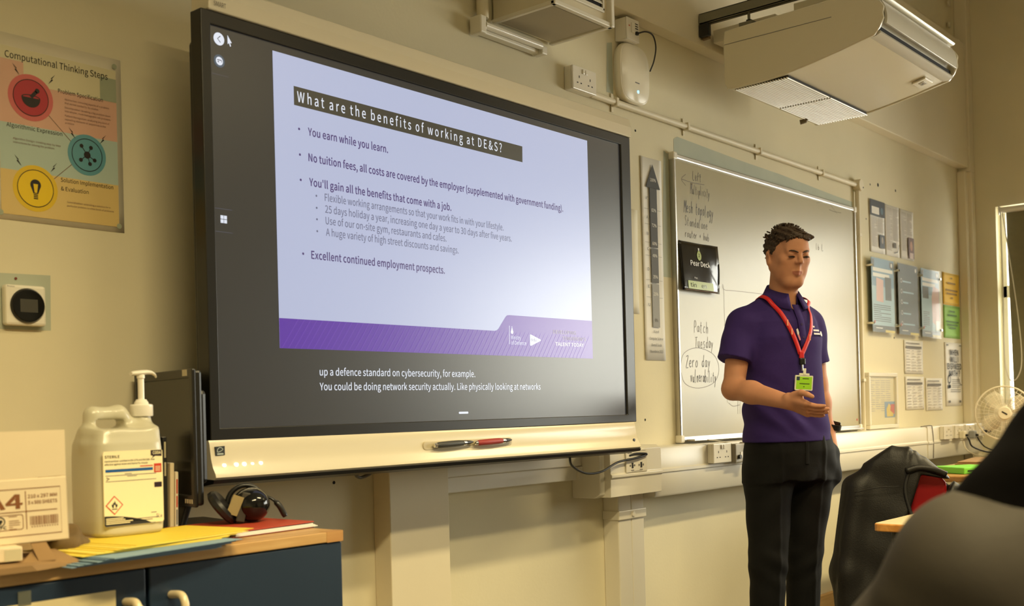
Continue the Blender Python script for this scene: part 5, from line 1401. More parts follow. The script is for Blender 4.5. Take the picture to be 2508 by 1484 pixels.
for k, (x1, z) in enumerate(((.012, .127), (.048, .130), (.112, .133), (.098, .1365), (.104, .1435))):
    MB().rect(L0+.004, H1-z, L0+.004+x1, H1-z+.0014, yj-.0004).build('small_print', M_INKG, lb_)
MB().text('5L', L1-.017, H0+.0085, .0075, .0085, yj-.0005).build('volume_text', M_INKG, lb_); MB().text('e', L1-.0075, H0+.0085, .0065, .004, yj-.0005).build('volume_mark', M_INKG, lb_)
MB().rect(L1-.028, H0+.019, L1-.016, H0+.0205, yj-.0004).build('table_line', M_INKG, lb_)
sw = [(L0, H0+.002), (L0+.002, H0), (L1-.028, H0), (L1-.028, H0+.0005)]+[(L1-.028-(L1-L0-.028)*u, H0+.0005+.0195*math.sin(u*1.45)**.75) for u in (.12, .25, .4, .6, .8, 1.)]
MB().poly(sw, yj-.0004).build('black_swoosh', M_INK, lb_)
for k in range(4):
    MB().rect(L0+.003, H0+.0135-k*.0032, L0+.003+(.036, .040, .056, .05)[k], H0+.0152-k*.0032, yj-.0008).build('swoosh_print', M_LAB, lb_)

# -------- A4 paper box
M_CARD = mat('white_card', (232, 214, 180), .6, noise=.03, scale=6)
M_BRN = mat('brown_card', (150, 118, 76), .8, noise=.1, scale=10)
M_BPR = mat('brown_print', (130, 78, 36), .6)
B = thing('paper_box', 'white carton of A4 paper with brown print and raised flaps, at the left edge', 'box', (-1.365, -.331, .885), (0, math.radians(-1.2), math.radians(-15)))
BX = .305
m = MB(); m.box(-BX, 0, 0, .004, 0, .110); m.box(-BX, -BX+.004, 0, .21, 0, .110); m.box(-.004, 0, 0, .21, 0, .110); m.box(-BX, 0, .206, .21, 0, .110); m.box(-BX, 0, 0, .21, 0, .004)
m.build('carton', M_CARD, B, bevel=.002)
for a, b in ((-.1515, -.001), (-BX, -.156)):
    m = MB(); m.add([(a, .001, .111), (b, .001, .111), (b, -.004, .190), (a, -.002, .192), (a, .004, .111), (b, .004, .111), (b, -.001, .190), (a, .001, .192)],
                    [(0, 1, 2, 3), (7, 6, 5, 4), (0, 4, 5, 1), (1, 5, 6, 2), (2, 6, 7, 3), (3, 7, 4, 0)])
    m.build('flap', M_CARD, B)
MB().box(-.156, -.1515, .0015, .003, .111, .19).build('flap_gap', mat('card_edge', (128, 66, 44), .8), B)
yb = -.0006
def bl(pts, wd=.0013, closed=False, name='printed_line'):
    MB().line(pts, wd, yb, closed).build(name, M_BPR, B)
bl([(-.29, .014), (-.012, .014), (-.012, .093), (-.29, .093)], closed=True); bl([(-.068, .089), (-.068, .024)]); bl([(-.29, .0545), (-.018, .0545)])
MB().text('A4', -.133, .0605, .0235, .060, yb, bold=.03).build('box_lettering', M_BPR, B)
MB().text('210 x 297 MM', -.0645, .0765, .0058, .047, yb, bold=.02).build('box_lettering', M_BPR, B); MB().text('5 x 500 SHEETS', -.0645, .066, .0058, .047, yb, bold=.02).build('box_lettering', M_BPR, B)
MB().flatring(rr(-.134, .0245, -.073, .0505, .004), rr(-.133, .0255, -.074, .0495, .0035), yb).build('badge_outline', M_BPR, B)
MB().flatring(circ(-.110, .040, .0085, 20), circ(-.110, .040, .0068, 20), yb).build('badge_ring', M_INK, B)
m = MB(); m.poly([(-.116, .0355), (-.1085, .0355), (-.1122, .0465)], yb-.0003); m.build('tree_icon', M_INK, B); m = MB(); m.poly(circ(-.1085, .0405, .0028, 10), yb-.0003); m.rect(-.1092, .0355, -.1078, .039, yb-.0003); m.build('tree_icon', M_INK, B)
MB().text('PEFC', -.120, .0275, .0045, .020, yb, bold=.03).build('box_lettering', M_INK, B)
for k, wd in enumerate((.013, .016, .018, .017, .006, .012)):
    MB().rect(-.096, .047-k*.0035-(.004 if k else 0), -.096+wd, .048-k*.0035-(.004 if k else 0), yb).build('badge_print', M_BPR, B)
r_ = random.Random(4); x = -.0625
while x < -.0165:
    wd = r_.choice((.0007, .0012, .0018)); MB().rect(x, .030, x+wd, .0455, yb).build('barcode_bar', M_BPR, B); x += wd+r_.choice((.0008, .0012))
for k in range(11):
    MB().rect(-.0605+k*.0041, .0265, -.0587+k*.0041, .0285, yb).build('barcode_digit', M_BPR, B)

# -------- papers and card under the box
t = thing('white_carton', 'flat white carton lying under the A4 paper box', 'box', (-1.455, -.345, ZT0+.016), (0, 0, math.radians(-12)))
MB().box(-.3, 0, 0, .2, 0, .024).build('carton', M_CARD, t, bevel=.002); MB().box(-.028, -.002, -.0006, 0, .001, .02).build('tape', mat('tape_buff', (204, 194, 160), .4), t)
t = thing('cardboard_sheet', 'crumpled brown cardboard flattened under the cartons', 'cardboard', (-1.40, -.34, ZT0+.0005))
m = MB(); m.add([(-.36, -.02, 0), (-.05, -.045, .001), (.06, -.02, .001), (.03, .10, .012), (-.36, .16, .012), (-.36, -.02, .012), (-.06, -.045, .011), (.06, -.02, .003), (.03, .10, .015), (-.36, .16, .016)], [(0, 4, 3, 2, 1), (5, 6, 7, 8, 9), (0, 1, 6, 5), (1, 2, 7, 6), (2, 3, 8, 7), (3, 4, 9, 8), (4, 0, 5, 9)])
m.build('panel', M_BRN, t)
m = MB(); m.add([(-.07, -.02, .004), (.035, -.035, .004), (.02, .03, .022), (-.02, .03, .026), (-.07, -.02, .006), (.035, -.035, .006), (.02, .03, .025), (-.02, .03, .029)], [(0, 1, 2, 3), (7, 6, 5, 4), (0, 4, 5, 1), (1, 5, 6, 2), (2, 6, 7, 3), (3, 7, 4, 0)]); m.build('torn_flap', M_BRN, t)
m = MB(); m.add([(-.03, -.01, .012), (-.005, -.02, .012), (.0, .03, .045), (-.025, .03, .04), (-.03, -.009, .014), (-.005, -.019, .014), (.0, .031, .047), (-.025, .031, .042)], [(0, 1, 2, 3), (7, 6, 5, 4), (0, 4, 5, 1), (1, 5, 6, 2), (2, 6, 7, 3), (3, 7, 4, 0)]); m.build('torn_strip', M_BRN, t)
MB().prismz([(x*.016-.155, y*.008-.032) for x, y in circ(0, 0, 1, 14)], .0118, .0126).build('finger_hole', M_DARK, t)
F = Field((-.07, -.05, -.01), (.07, .07, .07), .004)
F.ell((0, 0, .022), (.045, .038, .024), .01); F.ell((.01, .02, .04), (.03, .03, .02), .015)
F.warp(lambda x, y, z: .004*np.sin(90*x+40*z)*np.cos(70*y+30*x)+.003*np.sin(160*x-120*z))
t = link('paper_bag', F.mesh('paper_bag', mat('dull_brown_bag', (104, 84, 52), .85, noise=.2, scale=40)), None, (-1.325, -.225, ZT0+.0005), smooth=True)
tag(t, 'crumpled dull brown paper bag between the A4 carton and the jug', 'bag')

# -------- stacks of coloured paper
def pile(name, label, x, y, z, n, dims, mt, fan, rz, lift=0., seed=1, th=.0022, wedge=0., rev=False):
    t = thing(name, label, 'paper', (x, y, z), (0, 0, math.radians(rz)))
    r_ = random.Random(seed)
    for k in range(n):
        m = MB(); L, Wd = dims
        ox = fan[0]*k/n+r_.uniform(-.006, .006); oy = fan[1]*k/n+r_.uniform(-.004, .004); a = math.radians(fan[2]*k/n+r_.uniform(-1.2, 1.2))
        ns = 8; top = []; bot = []
        for i in range(ns+1):
            u = i/ns
            zz = k*th+(lift*max(0, u-.55)**2*4)*(k/n)+wedge*k*(1-u)
            for v in (-.5, .5):
                px, py = (u-.5)*L, v*Wd
                px, py = px*math.cos(a)-py*math.sin(a)+ox, px*math.sin(a)+py*math.cos(a)+oy
                bot.append((px, py, zz)); top.append((px, py, zz+th*.72))
        N = len(bot)
        fs = []
        for i in range(ns):
            b = 2*i
            fs += [(b, b+1, b+3, b+2), (N+b, N+b+2, N+b+3, N+b+1), (b, b+2, N+b+2, N+b), (b+1, N+b+1, N+b+3, b+3)]
        fs += [(0, N, N+1, 1), (N-2, N-1, 2*N-1, 2*N-2)]
        m.add(bot+top, fs); m.build('sheet', mt[k % len(mt)], t)
    return t
MYL = [mat('yellow_sheet_%d' % i, c, .6) for i, c in enumerate(((240, 216, 84), (232, 204, 62), (246, 226, 104)))]
MBL = [mat('blue_sheet_%d' % i, c, .65) for i, c in enumerate(((116, 146, 168), (98, 128, 154), (134, 162, 178)))]
pile('blue_paper_stack', 'stack of pale blue paper on the front edge of the oak worktop', -1.255, -.297, ZT0+.0005, 9, (.297, .20), MBL, (.05, -.02, 6), 3, 0, 3, .0014)
pile('yellow_paper_stack', 'fanned stack of yellow paper lying on the blue paper in front of the jug', -1.225, -.272, ZT0+.0132, 8, (.297, .19), MYL, (.11, .012, 9), 3, .0, 5, .0012)

# -------- books upright between jug and monitor
for i, (lb, x, y, h, th, dp, col, lean, spine) in enumerate((('black book standing left of the other upright books behind the jug', -.990, .00, .215, .014, .12, (24, 22, 22), 2., None), ('black book with pale spine lettering standing behind the jug', -.974, -.004, .205, .010, .12, (34, 34, 34), 2.5, 'p'),
                                                  ('white-spined book leaning beside the black books behind the jug', -.9625, -.012, .148, .009, .12, (226, 212, 178), 5., None), ('white-spined book with red lettering, rightmost upright book behind the jug', -.9525, -.016, .128, .007, .12, (232, 222, 196), 5., 'r'))):
    t = thing('standing_book', lb, 'book', (x, y, ZT0+.0015), (0, math.radians(lean*.3), math.radians(-6)), 'books standing behind the jug')
    mt = mat('book_%d' % i, col, .5)
    MB().box(0, th, 0, dp, 0, h).build('cover', mt, t, bevel=.001)
    MB().box(.0012, th-.0012, .004, dp-.003, h-.002, h+.0004).build('page_block', M_PAPER, t)
    if spine:
        T = Matrix.Translation((th*.5, 0, 0)) @ Matrix.Rotation(math.radians(-90), 4, 'Y')
        for k, (a, b) in enumerate(((.012, .045), (.05, .075), (.08, .112)) if spine == 'r' else ((.12, .15), (.16, .195))):
            MB().rect(th*.3, a, th*.72, b, -.0006).build('spine_print', (M_INKG, M_RED, M_RED)[k] if spine == 'r' else mat('spine_pale', (190, 182, 150), .5), t)

# -------- monitor, seen at a slant
Mo = thing('computer_monitor', 'black computer monitor turned sideways at the left end of the screen', 'monitor', (-.925, -.08, ZT0), (0, 0, math.radians(80)))
# local x runs along the panel (towards the wall), local -y would face +x; screen faces local +y
m = MB(); m.box(0, .332, -.006, .010, .055, .352); m.build('case', M_BLACK, Mo, bevel=.006)
m = MB(); m.ring([(0, .052), (.332, .052), (.332, .355), (0, .355)], [(.018, .078), (.316, .078), (.316, .335), (.018, .335)], .008, .017); m.build('bezel', M_BLACK, Mo, bevel=.003)
MB().box(.016, .318, .008, .0115, .075, .337).build('screen', mat('monitor_screen', (24, 22, 16), .25), Mo)
MB().box(.04, .29, -.035, -.006, .10, .31).build('rear_bulge', M_BLACK, Mo, bevel=.01)
for k in range(4):
    MB().box(.012+k*.011, .017+k*.011, .017, .0182, .060, .069).build('button', mat('button_grey', (196, 186, 160), .4), Mo)
MB().box(.026, .050, .017, .0177, .340, .354).build('asset_label', mat('asset_label', (196, 186, 160), .5), Mo)
m = MB(); m.add([(.08, .004, .004), (.23, .004, .004), (.23, -.02, .07), (.08, -.02, .07), (.08, .018, .004), (.23, .018, .004), (.23, -.002, .07), (.08, -.002, .07)], [(0, 1, 2, 3), (7, 6, 5, 4), (0, 4, 5, 1), (1, 5, 6, 2), (2, 6, 7, 3), (3, 7, 4, 0)])
m.build('stand_arm', M_BLACK, Mo, bevel=.004)
MB().box(.05, .26, -.12, .02, 0, .008).build('stand_base', M_BLACK, Mo, bevel=.004)

# -------- red folder with papers, headset, loose sheets
t = thing('red_folder', 'red card folder with white papers sticking out, at the right end of the worktop', 'folder', (-.875, -.15, ZT0+.0005), (0, 0, math.radians(4)))
MB().box(-.12, .105, -.115, .105, 0, .002).build('back_cover', mat('red_card', (178, 66, 40), .5), t)
for k in range(3):
    MB().box(-.115+.003*k, .112-.004*k, -.119+.003*k, .10, .0025+k*.0025, .0045+k*.0025).build('paper', M_PAPER, t)
m = MB(); m.add([(-.12, -.115, .011), (.105, -.115, .012), (.118, .105, .012), (-.12, .105, .011), (-.12, -.115, .013), (.105, -.115, .014), (.118, .105, .014), (-.12, .105, .013)], [(0, 3, 2, 1), (4, 5, 6, 7), (0, 1, 5, 4), (1, 2, 6, 5), (2, 3, 7, 6), (3, 0, 4, 7)])
m.build('front_cover', MATS['red_card'], t)
H = thing('headset', 'glossy black headset lying on the red folder', 'headset', (-.850, -.125, ZT0+.0150), (0, 0, math.radians(-28)))
H.scale = (1.32, 1.32, 1.25)
F = Field((-.05, -.05, -.005), (.05, .05, .075), .003)
F.ell((.012, 0, .030), (.030, .026, .029), .006); F.cone((.012, -.012, .03), (.012, .02, .03), .028, .024, .01)
link('ear_cup', F.mesh('ear_cup', M_BLACKG), H, smooth=True)
m = MB(); path = [(-.022+.040*math.cos(math.radians(a)), .005, .022+.040*math.sin(math.radians(a))) for a in range(20, 200, 12)]
m.tube([(.03*math.cos(math.radians(a))+.005, .012, .030+.034*math.sin(math.radians(a))) for a in range(-10, 200, 14)], .0045, 8); m.build('headband', M_BLACK, H, smooth=True)
T = Matrix.Translation((-.035, -.005, .028)) @ Matrix.Rotation(math.radians(52), 4, 'Y') @ Matrix.Rotation(math.radians(12), 4, 'X')
m = MB(); m.T = T; m.lathe([(.028, -.008), (.034, -.004), (.034, .003), (.030, .008), (.012, .009)], 28); m.build('ear_pad', M_BLACK, H, smooth='auto')
m = MB(); m.T = Matrix.Translation((-.018, -.032, .0325)) @ Matrix.Rotation(math.radians(22), 4, 'Y'); m.box(-.009, .009, -.001, .001, -.017, .017); m.build('rating_label', mat('label_buff', (150, 138, 96), .5), H)
m = MB(); m.T = Matrix.Translation((-.006, -.028, .0265)) @ Matrix.Rotation(math.radians(14), 4, 'Y'); m.box(-.006, .008, -.003, .003, -.024, .028); m.build('strap', mat('strap_grey', (58, 56, 48), .7), H, bevel=.002)
m = MB(); m.box(.008, .016, -.031, -.0285, .02, .028); m.build('orange_tab', mat('orange_tab', (206, 104, 48), .5), H)
m = MB(); m.tube(spline([(.034, .005, .045), (.047, .0, .038), (.058, -.004, .026), (.066, -.006, .010), (.068, -.006, .006)], 5), [.0025]*8+[.005]*9+[.0045]*4, 8); m.build('microphone_boom', M_BLACK, H, smooth=True)
for lb, x, y, rz, mt in (('loose orange paper sheet behind the yellow stack', -.965, -.165, 20, mat('orange_paper', (226, 138, 64), .6)), ('loose pale blue paper sheet beside the jug', -.99, -.145, 35, mat('pale_blue_paper', (150, 166, 166), .6))):
    t = MB().box(-.08, .08, -.05, .05, 0, .0012).build('loose_sheet', mt, None, (x, y, ZT0+.0006 if 'blue' in lb else ZT0+.0021), (0, 0, math.radians(rz)))
    tag(t, lb, 'paper')
# ================================================================ classroom furniture at the right
M_TTOP = mat('beige_table_top', (206, 188, 152), .4, noise=.04, scale=20)
M_TEDGE = wood('beech_edge', (204, 146, 74), (184, 124, 56))
M_TUBE = mat('black_tube', (30, 28, 26), .4)
t = thing('classroom_table', 'beige classroom table with a beech edge, its corner in front of the draped chair', 'table', (.64, -2.14, 0))
TW, TL, TH = .6, 1.2, .752
MB().prismz(rr(.003, .003, TW-.003, TL-.003, .02), TH-.019, TH).build('table_top', M_TTOP, t)
m = MB()
o = rr(0, 0, TW, TL, .022, 4); i_ = rr(.004, .004, TW-.004, TL-.004, .019, 4); n = len(o)
m.add([(p[0], p[1], TH-.0005) for p in o]+[(p[0], p[1], TH-.0005) for p in i_]+[(p[0], p[1], TH-.022) for p in o]+[(p[0], p[1], TH-.022) for p in i_],
      [f for k in range(n) for f in ((k, (k+1) % n, (k+1) % n+n, k+n), (k, k+2*n, (k+1) % n+2*n, (k+1) % n), (k+2*n, k+3*n, (k+1) % n+3*n, (k+1) % n+2*n))])
m.build('edge_band', M_TEDGE, t, bevel=.003)
m = MB(); m.box(.04, TW-.04, .04, .065, TH-.06, TH-.022); m.box(.04, TW-.04, TL-.065, TL-.04, TH-.06, TH-.022); m.box(.04, .065, .04, TL-.04, TH-.06, TH-.022); m.box(TW-.065, TW-.04, .04, TL-.04, TH-.06, TH-.022); m.build('under_frame', M_TUBE, t)
for x in (.05, TW-.05):
    for y in (.05, TL-.05):
        MB().cyl((x, y, .0), (x, y, TH-.022), .014, n=12).build('tableleg', M_TUBE, t, smooth='auto')

def classroom_chair(label, loc, rz, seat_z=.45, top=.86, mt=None, group=None, hw=.2):
    """moulded shell on four splayed legs; local: back of the chair at +y, sitter faces -y"""
    t = thing('classroom_chair', label, 'chair', loc, (0, 0, math.radians(rz)), group)
    F = Field((-.24, -.25, seat_z-.06), (.24, .26, top+.03), .008)
    def seat(x, y, z):
        q = np.maximum(np.abs(x)-.19+.02*np.maximum(-y, 0), np.maximum(-.20-y, y-.17))
        d = np.abs(z-(seat_z+.012*np.cos(x*9)*0-.018*np.cos(x*7)*np.cos(y*6)+.015))-.006
        return np.maximum(q, d)
    def back(x, y, z):
        c = .165+.10*(z-seat_z)-.055*np.cos(x*5.5)+.04
        q = np.maximum(np.abs(x)-(hw-.02*(z-seat_z)), np.maximum(seat_z+.12-z, z-top))
        r_ = np.sqrt(np.maximum(np.abs(x)-(hw-.06), 0)**2+np.maximum(z-(top-.06), 0)**2)-.06
        return np.maximum(np.maximum(q, r_-0*y), np.abs(y-c)-.007)
    F.put(seat, (-.22, -.23, seat_z-.03), (.22, .2, seat_z+.04), .02)
    F.put(back, (-.22, .08, seat_z+.1), (.22, .26, top), .015)
    for s in (-1, 1):
        F.cone((s*.12, .12, seat_z), (s*.12, .165, seat_z+.16), .02, .016, .03)
    link('seat_shell', F.mesh('seat_shell', mt), t, smooth=True)
    for s in (-1, 1):
        MB().tube([(s*.14, -.12, seat_z-.01), (s*.19, -.19, .0)], .011, 10).build('chairleg', M_TUBE, t, smooth='auto')
        MB().tube([(s*.14, .12, seat_z-.01), (s*.20, .24, .0)], .011, 10).build('chairleg', M_TUBE, t, smooth='auto')
    MB().tube([(-.14, -.12, seat_z-.012), (.14, -.12, seat_z-.012)], .010, 8).build('crossbar', M_TUBE, t); MB().tube([(-.14, .12, seat_z-.012), (.14, .12, seat_z-.012)], .010, 8).build('crossbar', M_TUBE, t)
    return t
M_RCH = mat('red_chair_shell', (176, 14, 22), .55)
classroom_chair('red moulded classroom chair under the black jacket', (1.526, -.712, 0), 110.8, .46, .845, M_RCH, 'classroom chairs', .125)
# black jacket draped over it: shell over the backrest, open on the right so the red shows
M_JK = mat('black_jacket_cloth', (15, 13, 11), .5, spec=.3, bump=.15, bscale=240)
M_JKL = mat('jacket_lining', (14, 13, 13), .7)
F = Field((-.32, .02, .18), (.30, .36, .98), .005)
ZX = np.array([-.26, -.235, -.17, -.109, -.054, 0, .054, .109, .15, .184, .218, .235, .25])
ZV = np.array([.58, .70, .803, .853, .900, .934, .937, .919, .878, .798, .635, .45, .2])
def drape(x, y, z):
    zt = np.interp(x.ravel(), ZX, ZV)[:, None, None]
    xl = np.interp(z.ravel(), [.2, .45, .635, .798, .88, .94], [.25, .237, .216, .18, .145, .05])[None, None, :]
    side = np.maximum(x-xl, -.27-x)
    th = .045+.035*np.clip((.9-z)/.5, 0, 1)
    yc = .205+.04*np.clip((.9-z)/.6, 0, 1)
    a1 = np.maximum((z-zt)*.72, side)
    b1 = np.abs(y-yc)-th
    r_ = .04
    q = np.sqrt(np.maximum(a1+r_, 0)**2+np.maximum(b1+r_, 0)**2)-r_+np.minimum(np.maximum(a1+r_, b1+r_), 0)
    rad = np.arctan2(x+.02, .99-z)
    fold = .0016*np.sin(13*rad+2*np.sin(5*rad))*np.clip((z-.80)*9, 0, 1)+.003*np.sin(24*x-11*z+2*np.sin(9*z))+.0015*np.sin(60*(x*.4+(.95-z)*.7))
    return np.maximum(q+fold, .22-z)
F.put(drape, (-.27, .08, .2), (.26, .32, .95), .002)
F.cone((.17, .22, .80), (.205, .25, .52), .045, .05, .04); F.cone((.205, .25, .52), (.195, .26, .28), .05, .04, .03)
# opening where the red shell shows
def gap(x, y, z):
    u = x+.066+.42*(z-.78)
    d = np.maximum(np.abs(u)-.046-.10*(z-.76), np.maximum(z-.842-.2*(x+.05), .60-z))
    return np.maximum(d, .172-y)
F.put(gap, (-.18, .172, .58), (.06, .36, .88), .012, 's')
def jmat(c):
    return np.zeros(len(c))
t = thing('draped_jacket', 'black jacket draped over the back of a red chair', 'jacket', (1.526, -.712, 0), (0, 0, math.radians(110.8)))
link('jacket_cloth', F.mesh('jacket_cloth', M_JK), t, smooth=True)
MB().tube(spline([(.0, .262, .855), (.012, .268, .80), (.002, .275, .74), (-.018, .28, .68)], 6), .006, 8).build('zip_edge', M_JKL, t, smooth=True)
MB().tube(spline([(.008, .27, .858), (-.03, .262, .868), (-.075, .258, .862), (-.115, .25, .845)], 6), .011, 10).build('collar_roll', M_JK, t, smooth=True)
MB().tube(spline([(.17, .30, .79), (.10, .305, .806), (.03, .30, .81)], 6), .0018, 6).build('yoke_seam', M_JKL, t, smooth=True)

# long side desk under the trunking, with a fan and a folder
M_DSK = wood('brown_desk_top', (176, 132, 78), (156, 112, 60), .4)
t = thing('side_desk', 'long brown wooden desk along the wall at far right', 'desk', (2.75, -.75, 0))
MB().box(0, 2.36, 0, .62, .717, .745).build('desk_top', M_DSK, t, bevel=.006)
MB().box(0, 2.36, -.004, .0005, .716, .746).build('front_edge', M_TEDGE, t, bevel=.003)
MB().box(.03, 2.33, .03, .06, .62, .717).build('apron', M_TUBE, t)
for x in (.05, 1.2, 2.28):
    for y in (.05, .56):
        MB().box(x, x+.04, y, y+.04, 0, .717).build('deskleg', M_TUBE, t, bevel=.004)
t = thing('green_folder', 'bright green plastic folder with a dark slot lying on the side desk', 'folder', (3.02, -.43, .7455), (0, 0, math.radians(-32)))
MB().box(-.11, .11, -.11, .11, 0, .03).build('case', mat('lime_plastic', (120, 206, 70), .4), t, bevel=.004)
MB().box(-.09, .09, -.112, -.1095, .012, .018).build('slot', M_DARK, t)
t = thing('brown_envelope', 'stack of brown envelopes on the side desk below the sockets', 'envelope', (3.72, -.30, .7455), (0, 0, math.radians(8)))
for k in range(3):
    MB().box(-.25+.01*k, .25+.008*k, -.12, .12-.01*k, k*.009, k*.009+.007).build('envelope', M_BRN, t, bevel=.002)

FN = thing('desk_fan', 'white desk fan with a round wire guard in front of the window', 'fan', (4.28, -.235, .7455), (0, 0, math.radians(-72)))
FN.scale = (.9, .9, .9)
M_FW = mat('fan_white', (232, 224, 204), .4); M_FB = mat('fan_blade', (224, 216, 194), .3, alpha=.62)
FC = .29
def fring(r, y, th, name, n=48):
    MB().tube([(r*math.cos(2*math.pi*i/n), y, FC+r*math.sin(2*math.pi*i/n)) for i in range(n+1)], th, 6, False).build(name, M_FW, FN, smooth=True)
fring(.168, -.02, .006, 'guard_rim')
for k, (r, y) in enumerate(((.145, -.048), (.118, -.064), (.09, -.073), (.06, -.078))):
    fring(r, y, .0011, 'guard_ring')
for k, (r, y) in enumerate(((.145, .02), (.118, .035), (.09, .045))):
    fring(r, y, .0011, 'rear_guard_ring')
for k in range(36):
    a = 2*math.pi*k/36; c, s = math.cos(a), math.sin(a)
    m = MB(); m.tube([(r*c, y, FC+r*s) for r, y in ((.168, -.02), (.145, -.048), (.118, -.064), (.09, -.073), (.04, -.080))], .0009, 4, False); m.build('guard_wire', M_FW, FN)
    m = MB(); m.tube([(r*c, y, FC+r*s) for r, y in ((.168, -.02), (.145, .02), (.118, .035), (.05, .055))], .0009, 4, False); m.build('rear_guard_wire', M_FW, FN)
MB().lathe([(.042, .076), (.042, .086), (.036, .092), (.001, .093)], 28, (0, 0, FC), 'y').build('hub_cap', M_FW, FN, smooth='auto')
m = MB(); m.T = Matrix.Translation((0, -.0945, FC)) @ Matrix.Rotation(math.radians(32), 4, 'Y'); m.box(-.018, .018, 0, .002, -.004, .004); m.build('hub_mark', M_INK, FN)
for k in range(4):
    a0 = math.radians(35+90*k); m = MB(); vs = []
    for i in range(7):
        for j in range(5):
            r = .03+.118*i/6; a = a0+(j/4-.5)*(.75+.55*math.sin(math.pi*min(1, i/5)))*(1 if i < 6 else .7)
            vs.append((r*math.cos(a), -.02-.022*(j/4-.5), FC+r*math.sin(a)))
    m.add(vs, [(i*5+j, i*5+j+1, (i+1)*5+j+1, (i+1)*5+j) for i in range(6) for j in range(4)])
    o = m.build('blade', M_FB, FN, smooth=True); o.modifiers.new('th', 'SOLIDIFY').thickness = .003
MB().lathe([(.05, -.15), (.055, -.13), (.055, -.07), (.03, -.055)], 24, (0, 0, FC), 'y').build('motor_housing', M_FW, FN, smooth='auto')
MB().cyl((0, .09, .02), (0, .09, FC-.03), .018, n=16).build('pole', M_FW, FN, smooth='auto')
MB().lathe([(.11, 0), (.11, .012), (.10, .02), (.03, .03), (.022, .05)], 32, (0, .07, 0)).build('base', M_FW, FN, smooth='auto')

# sockets with plugs on the far trunking
def single(label, x, plug=None, w_=.146, cable=None):
    double_socket('trunking_socket', label, x, .8535, WY-.1205, w_, .080, .03)
single('empty white double socket on the trunking, leftmost of the far group', 4.335)
single('white double socket with a cream plug on the far trunking', 4.53)
single('white double socket with a grey adapter plug on the far trunking', 4.725)
single('white socket with a dark plug, rightmost on the trunking by the corner', 4.985, w_=.11)
M_PLG = mat('plug_cream', (226, 216, 188), .4)
for lb, x, z, mt, w_ in (('cream mains plug in the middle socket of the far trunking', 4.60, .862, M_PLG, .05), ('grey adapter plug in the far trunking socket', 4.79, .858, mat('plug_grey', (150, 150, 146), .4), .055), ('small dark plug in the socket nearest the corner', 5.04, .872, M_BLACK, .022)):
    t = thing('mains_plug', lb, 'plug', (x, WY-.1515, z+.01))
    MB().box(-w_/2, w_/2, -.035, 0, -.022 if w_ > .03 else -.008, .026 if w_ > .03 else .010).build('plug_body', mt, t, bevel=.006)
    MB().box(-.006, .006, -.05, -.034, -.008, .006).build('strain_relief', M_BLACK, t, bevel=.002)
for lb, pts, mt, r in (('black mains lead hanging from the cream plug to the desk', [(4.60, .075, .862), (4.605, .065, .84), (4.62, .05, .80), (4.68, -.02, .765), (4.76, -.12, .752), (4.86, -.2, .751)], M_BLACK, .005),
                   ('black lead hanging from the grey adapter plug', [(4.79, .075, .855), (4.80, .066, .83), (4.83, .04, .79), (4.90, -.02, .757), (5.0, -.1, .751)], M_BLACK, .004),
                   ('white lead looping down from the sockets to the desk', [(4.58, .09, .835), (4.56, .07, .79), (4.52, 0., .755), (4.50, -.1, .751), (4.49, -.2, .7505)], M_PLG, .0035),
                   ('thin dark cable running over the top of the far trunking', [(4.06, .16, .938), (4.16, .138, .942), (4.2, .1435, .92), (4.205, .140, .84), (4.205, .1435, .75)], mat('thin_dark_cable', (84, 70, 56), .5), .0025)):
    tag(MB().tube(spline(pts, 6), r, 7).build('mains_lead', mt, smooth=True), lb, 'cable')
# ================================================================ the speaker
def Rz(a):
    a = math.radians(a); return np.array([[math.cos(a), -math.sin(a), 0], [math.sin(a), math.cos(a), 0], [0, 0, 1]])
def Rx(a):
    a = math.radians(a); return np.array([[1, 0, 0], [0, math.cos(a), -math.sin(a)], [0, math.sin(a), math.cos(a)]])
def Ry(a):
    a = math.radians(a); return np.array([[math.cos(a), 0, math.sin(a)], [0, 1, 0], [-math.sin(a), 0, math.cos(a)]])
SP = thing('person', 'standing person in a purple polo shirt and black trousers holding one palm out', 'person', (1.60, -.22, 0), (0, 0, math.radians(-30.3)))
HC = np.array([.0, -.034, 1.658]); HS = .95; HR = Rz(-3) @ Rx(12)
def hp(*p):
    return HC+HS*(HR @ np.array(p, float))
F = Field((-.34, -.50, 0), (.34, .22, 1.80), .0032)
def hell(c, r, k=.008, op='u', R=None):
    F.ell(hp(*c), np.array(r)*HS, k, op, HR if R is None else HR @ R)
def hcone(a, b, r0, r1=None, k=.008, op='u'):
    F.cone(hp(*a), hp(*b), r0*HS, (r0 if r1 is None else r1)*HS, k, op)
# torso core, hips and legs (under the clothes)
F.stack([(.80, 0, 0, .15, .10), (.92, 0, 0, .150, .105), (1.08, -.01, .005, .130, .092), (1.25, -.014, .005, .132, .094), (1.38, -.016, .008, .126, .086), (1.44, -.012, .012, .09, .07), (1.49, 0, .015, .058, .055)], .02)
for s, kn, an in ((-1, (-.105, -.01, .50), (-.115, .01, .07)), (1, (.078, .03, .50), (.07, .045, .07))):
    F.cone((s*.085, 0, .84), kn, .075, .05, .03); F.cone(kn, an, .05, .038, .02); F.cone(an, (an[0], an[1]-.12, .04), .034, .03, .02)
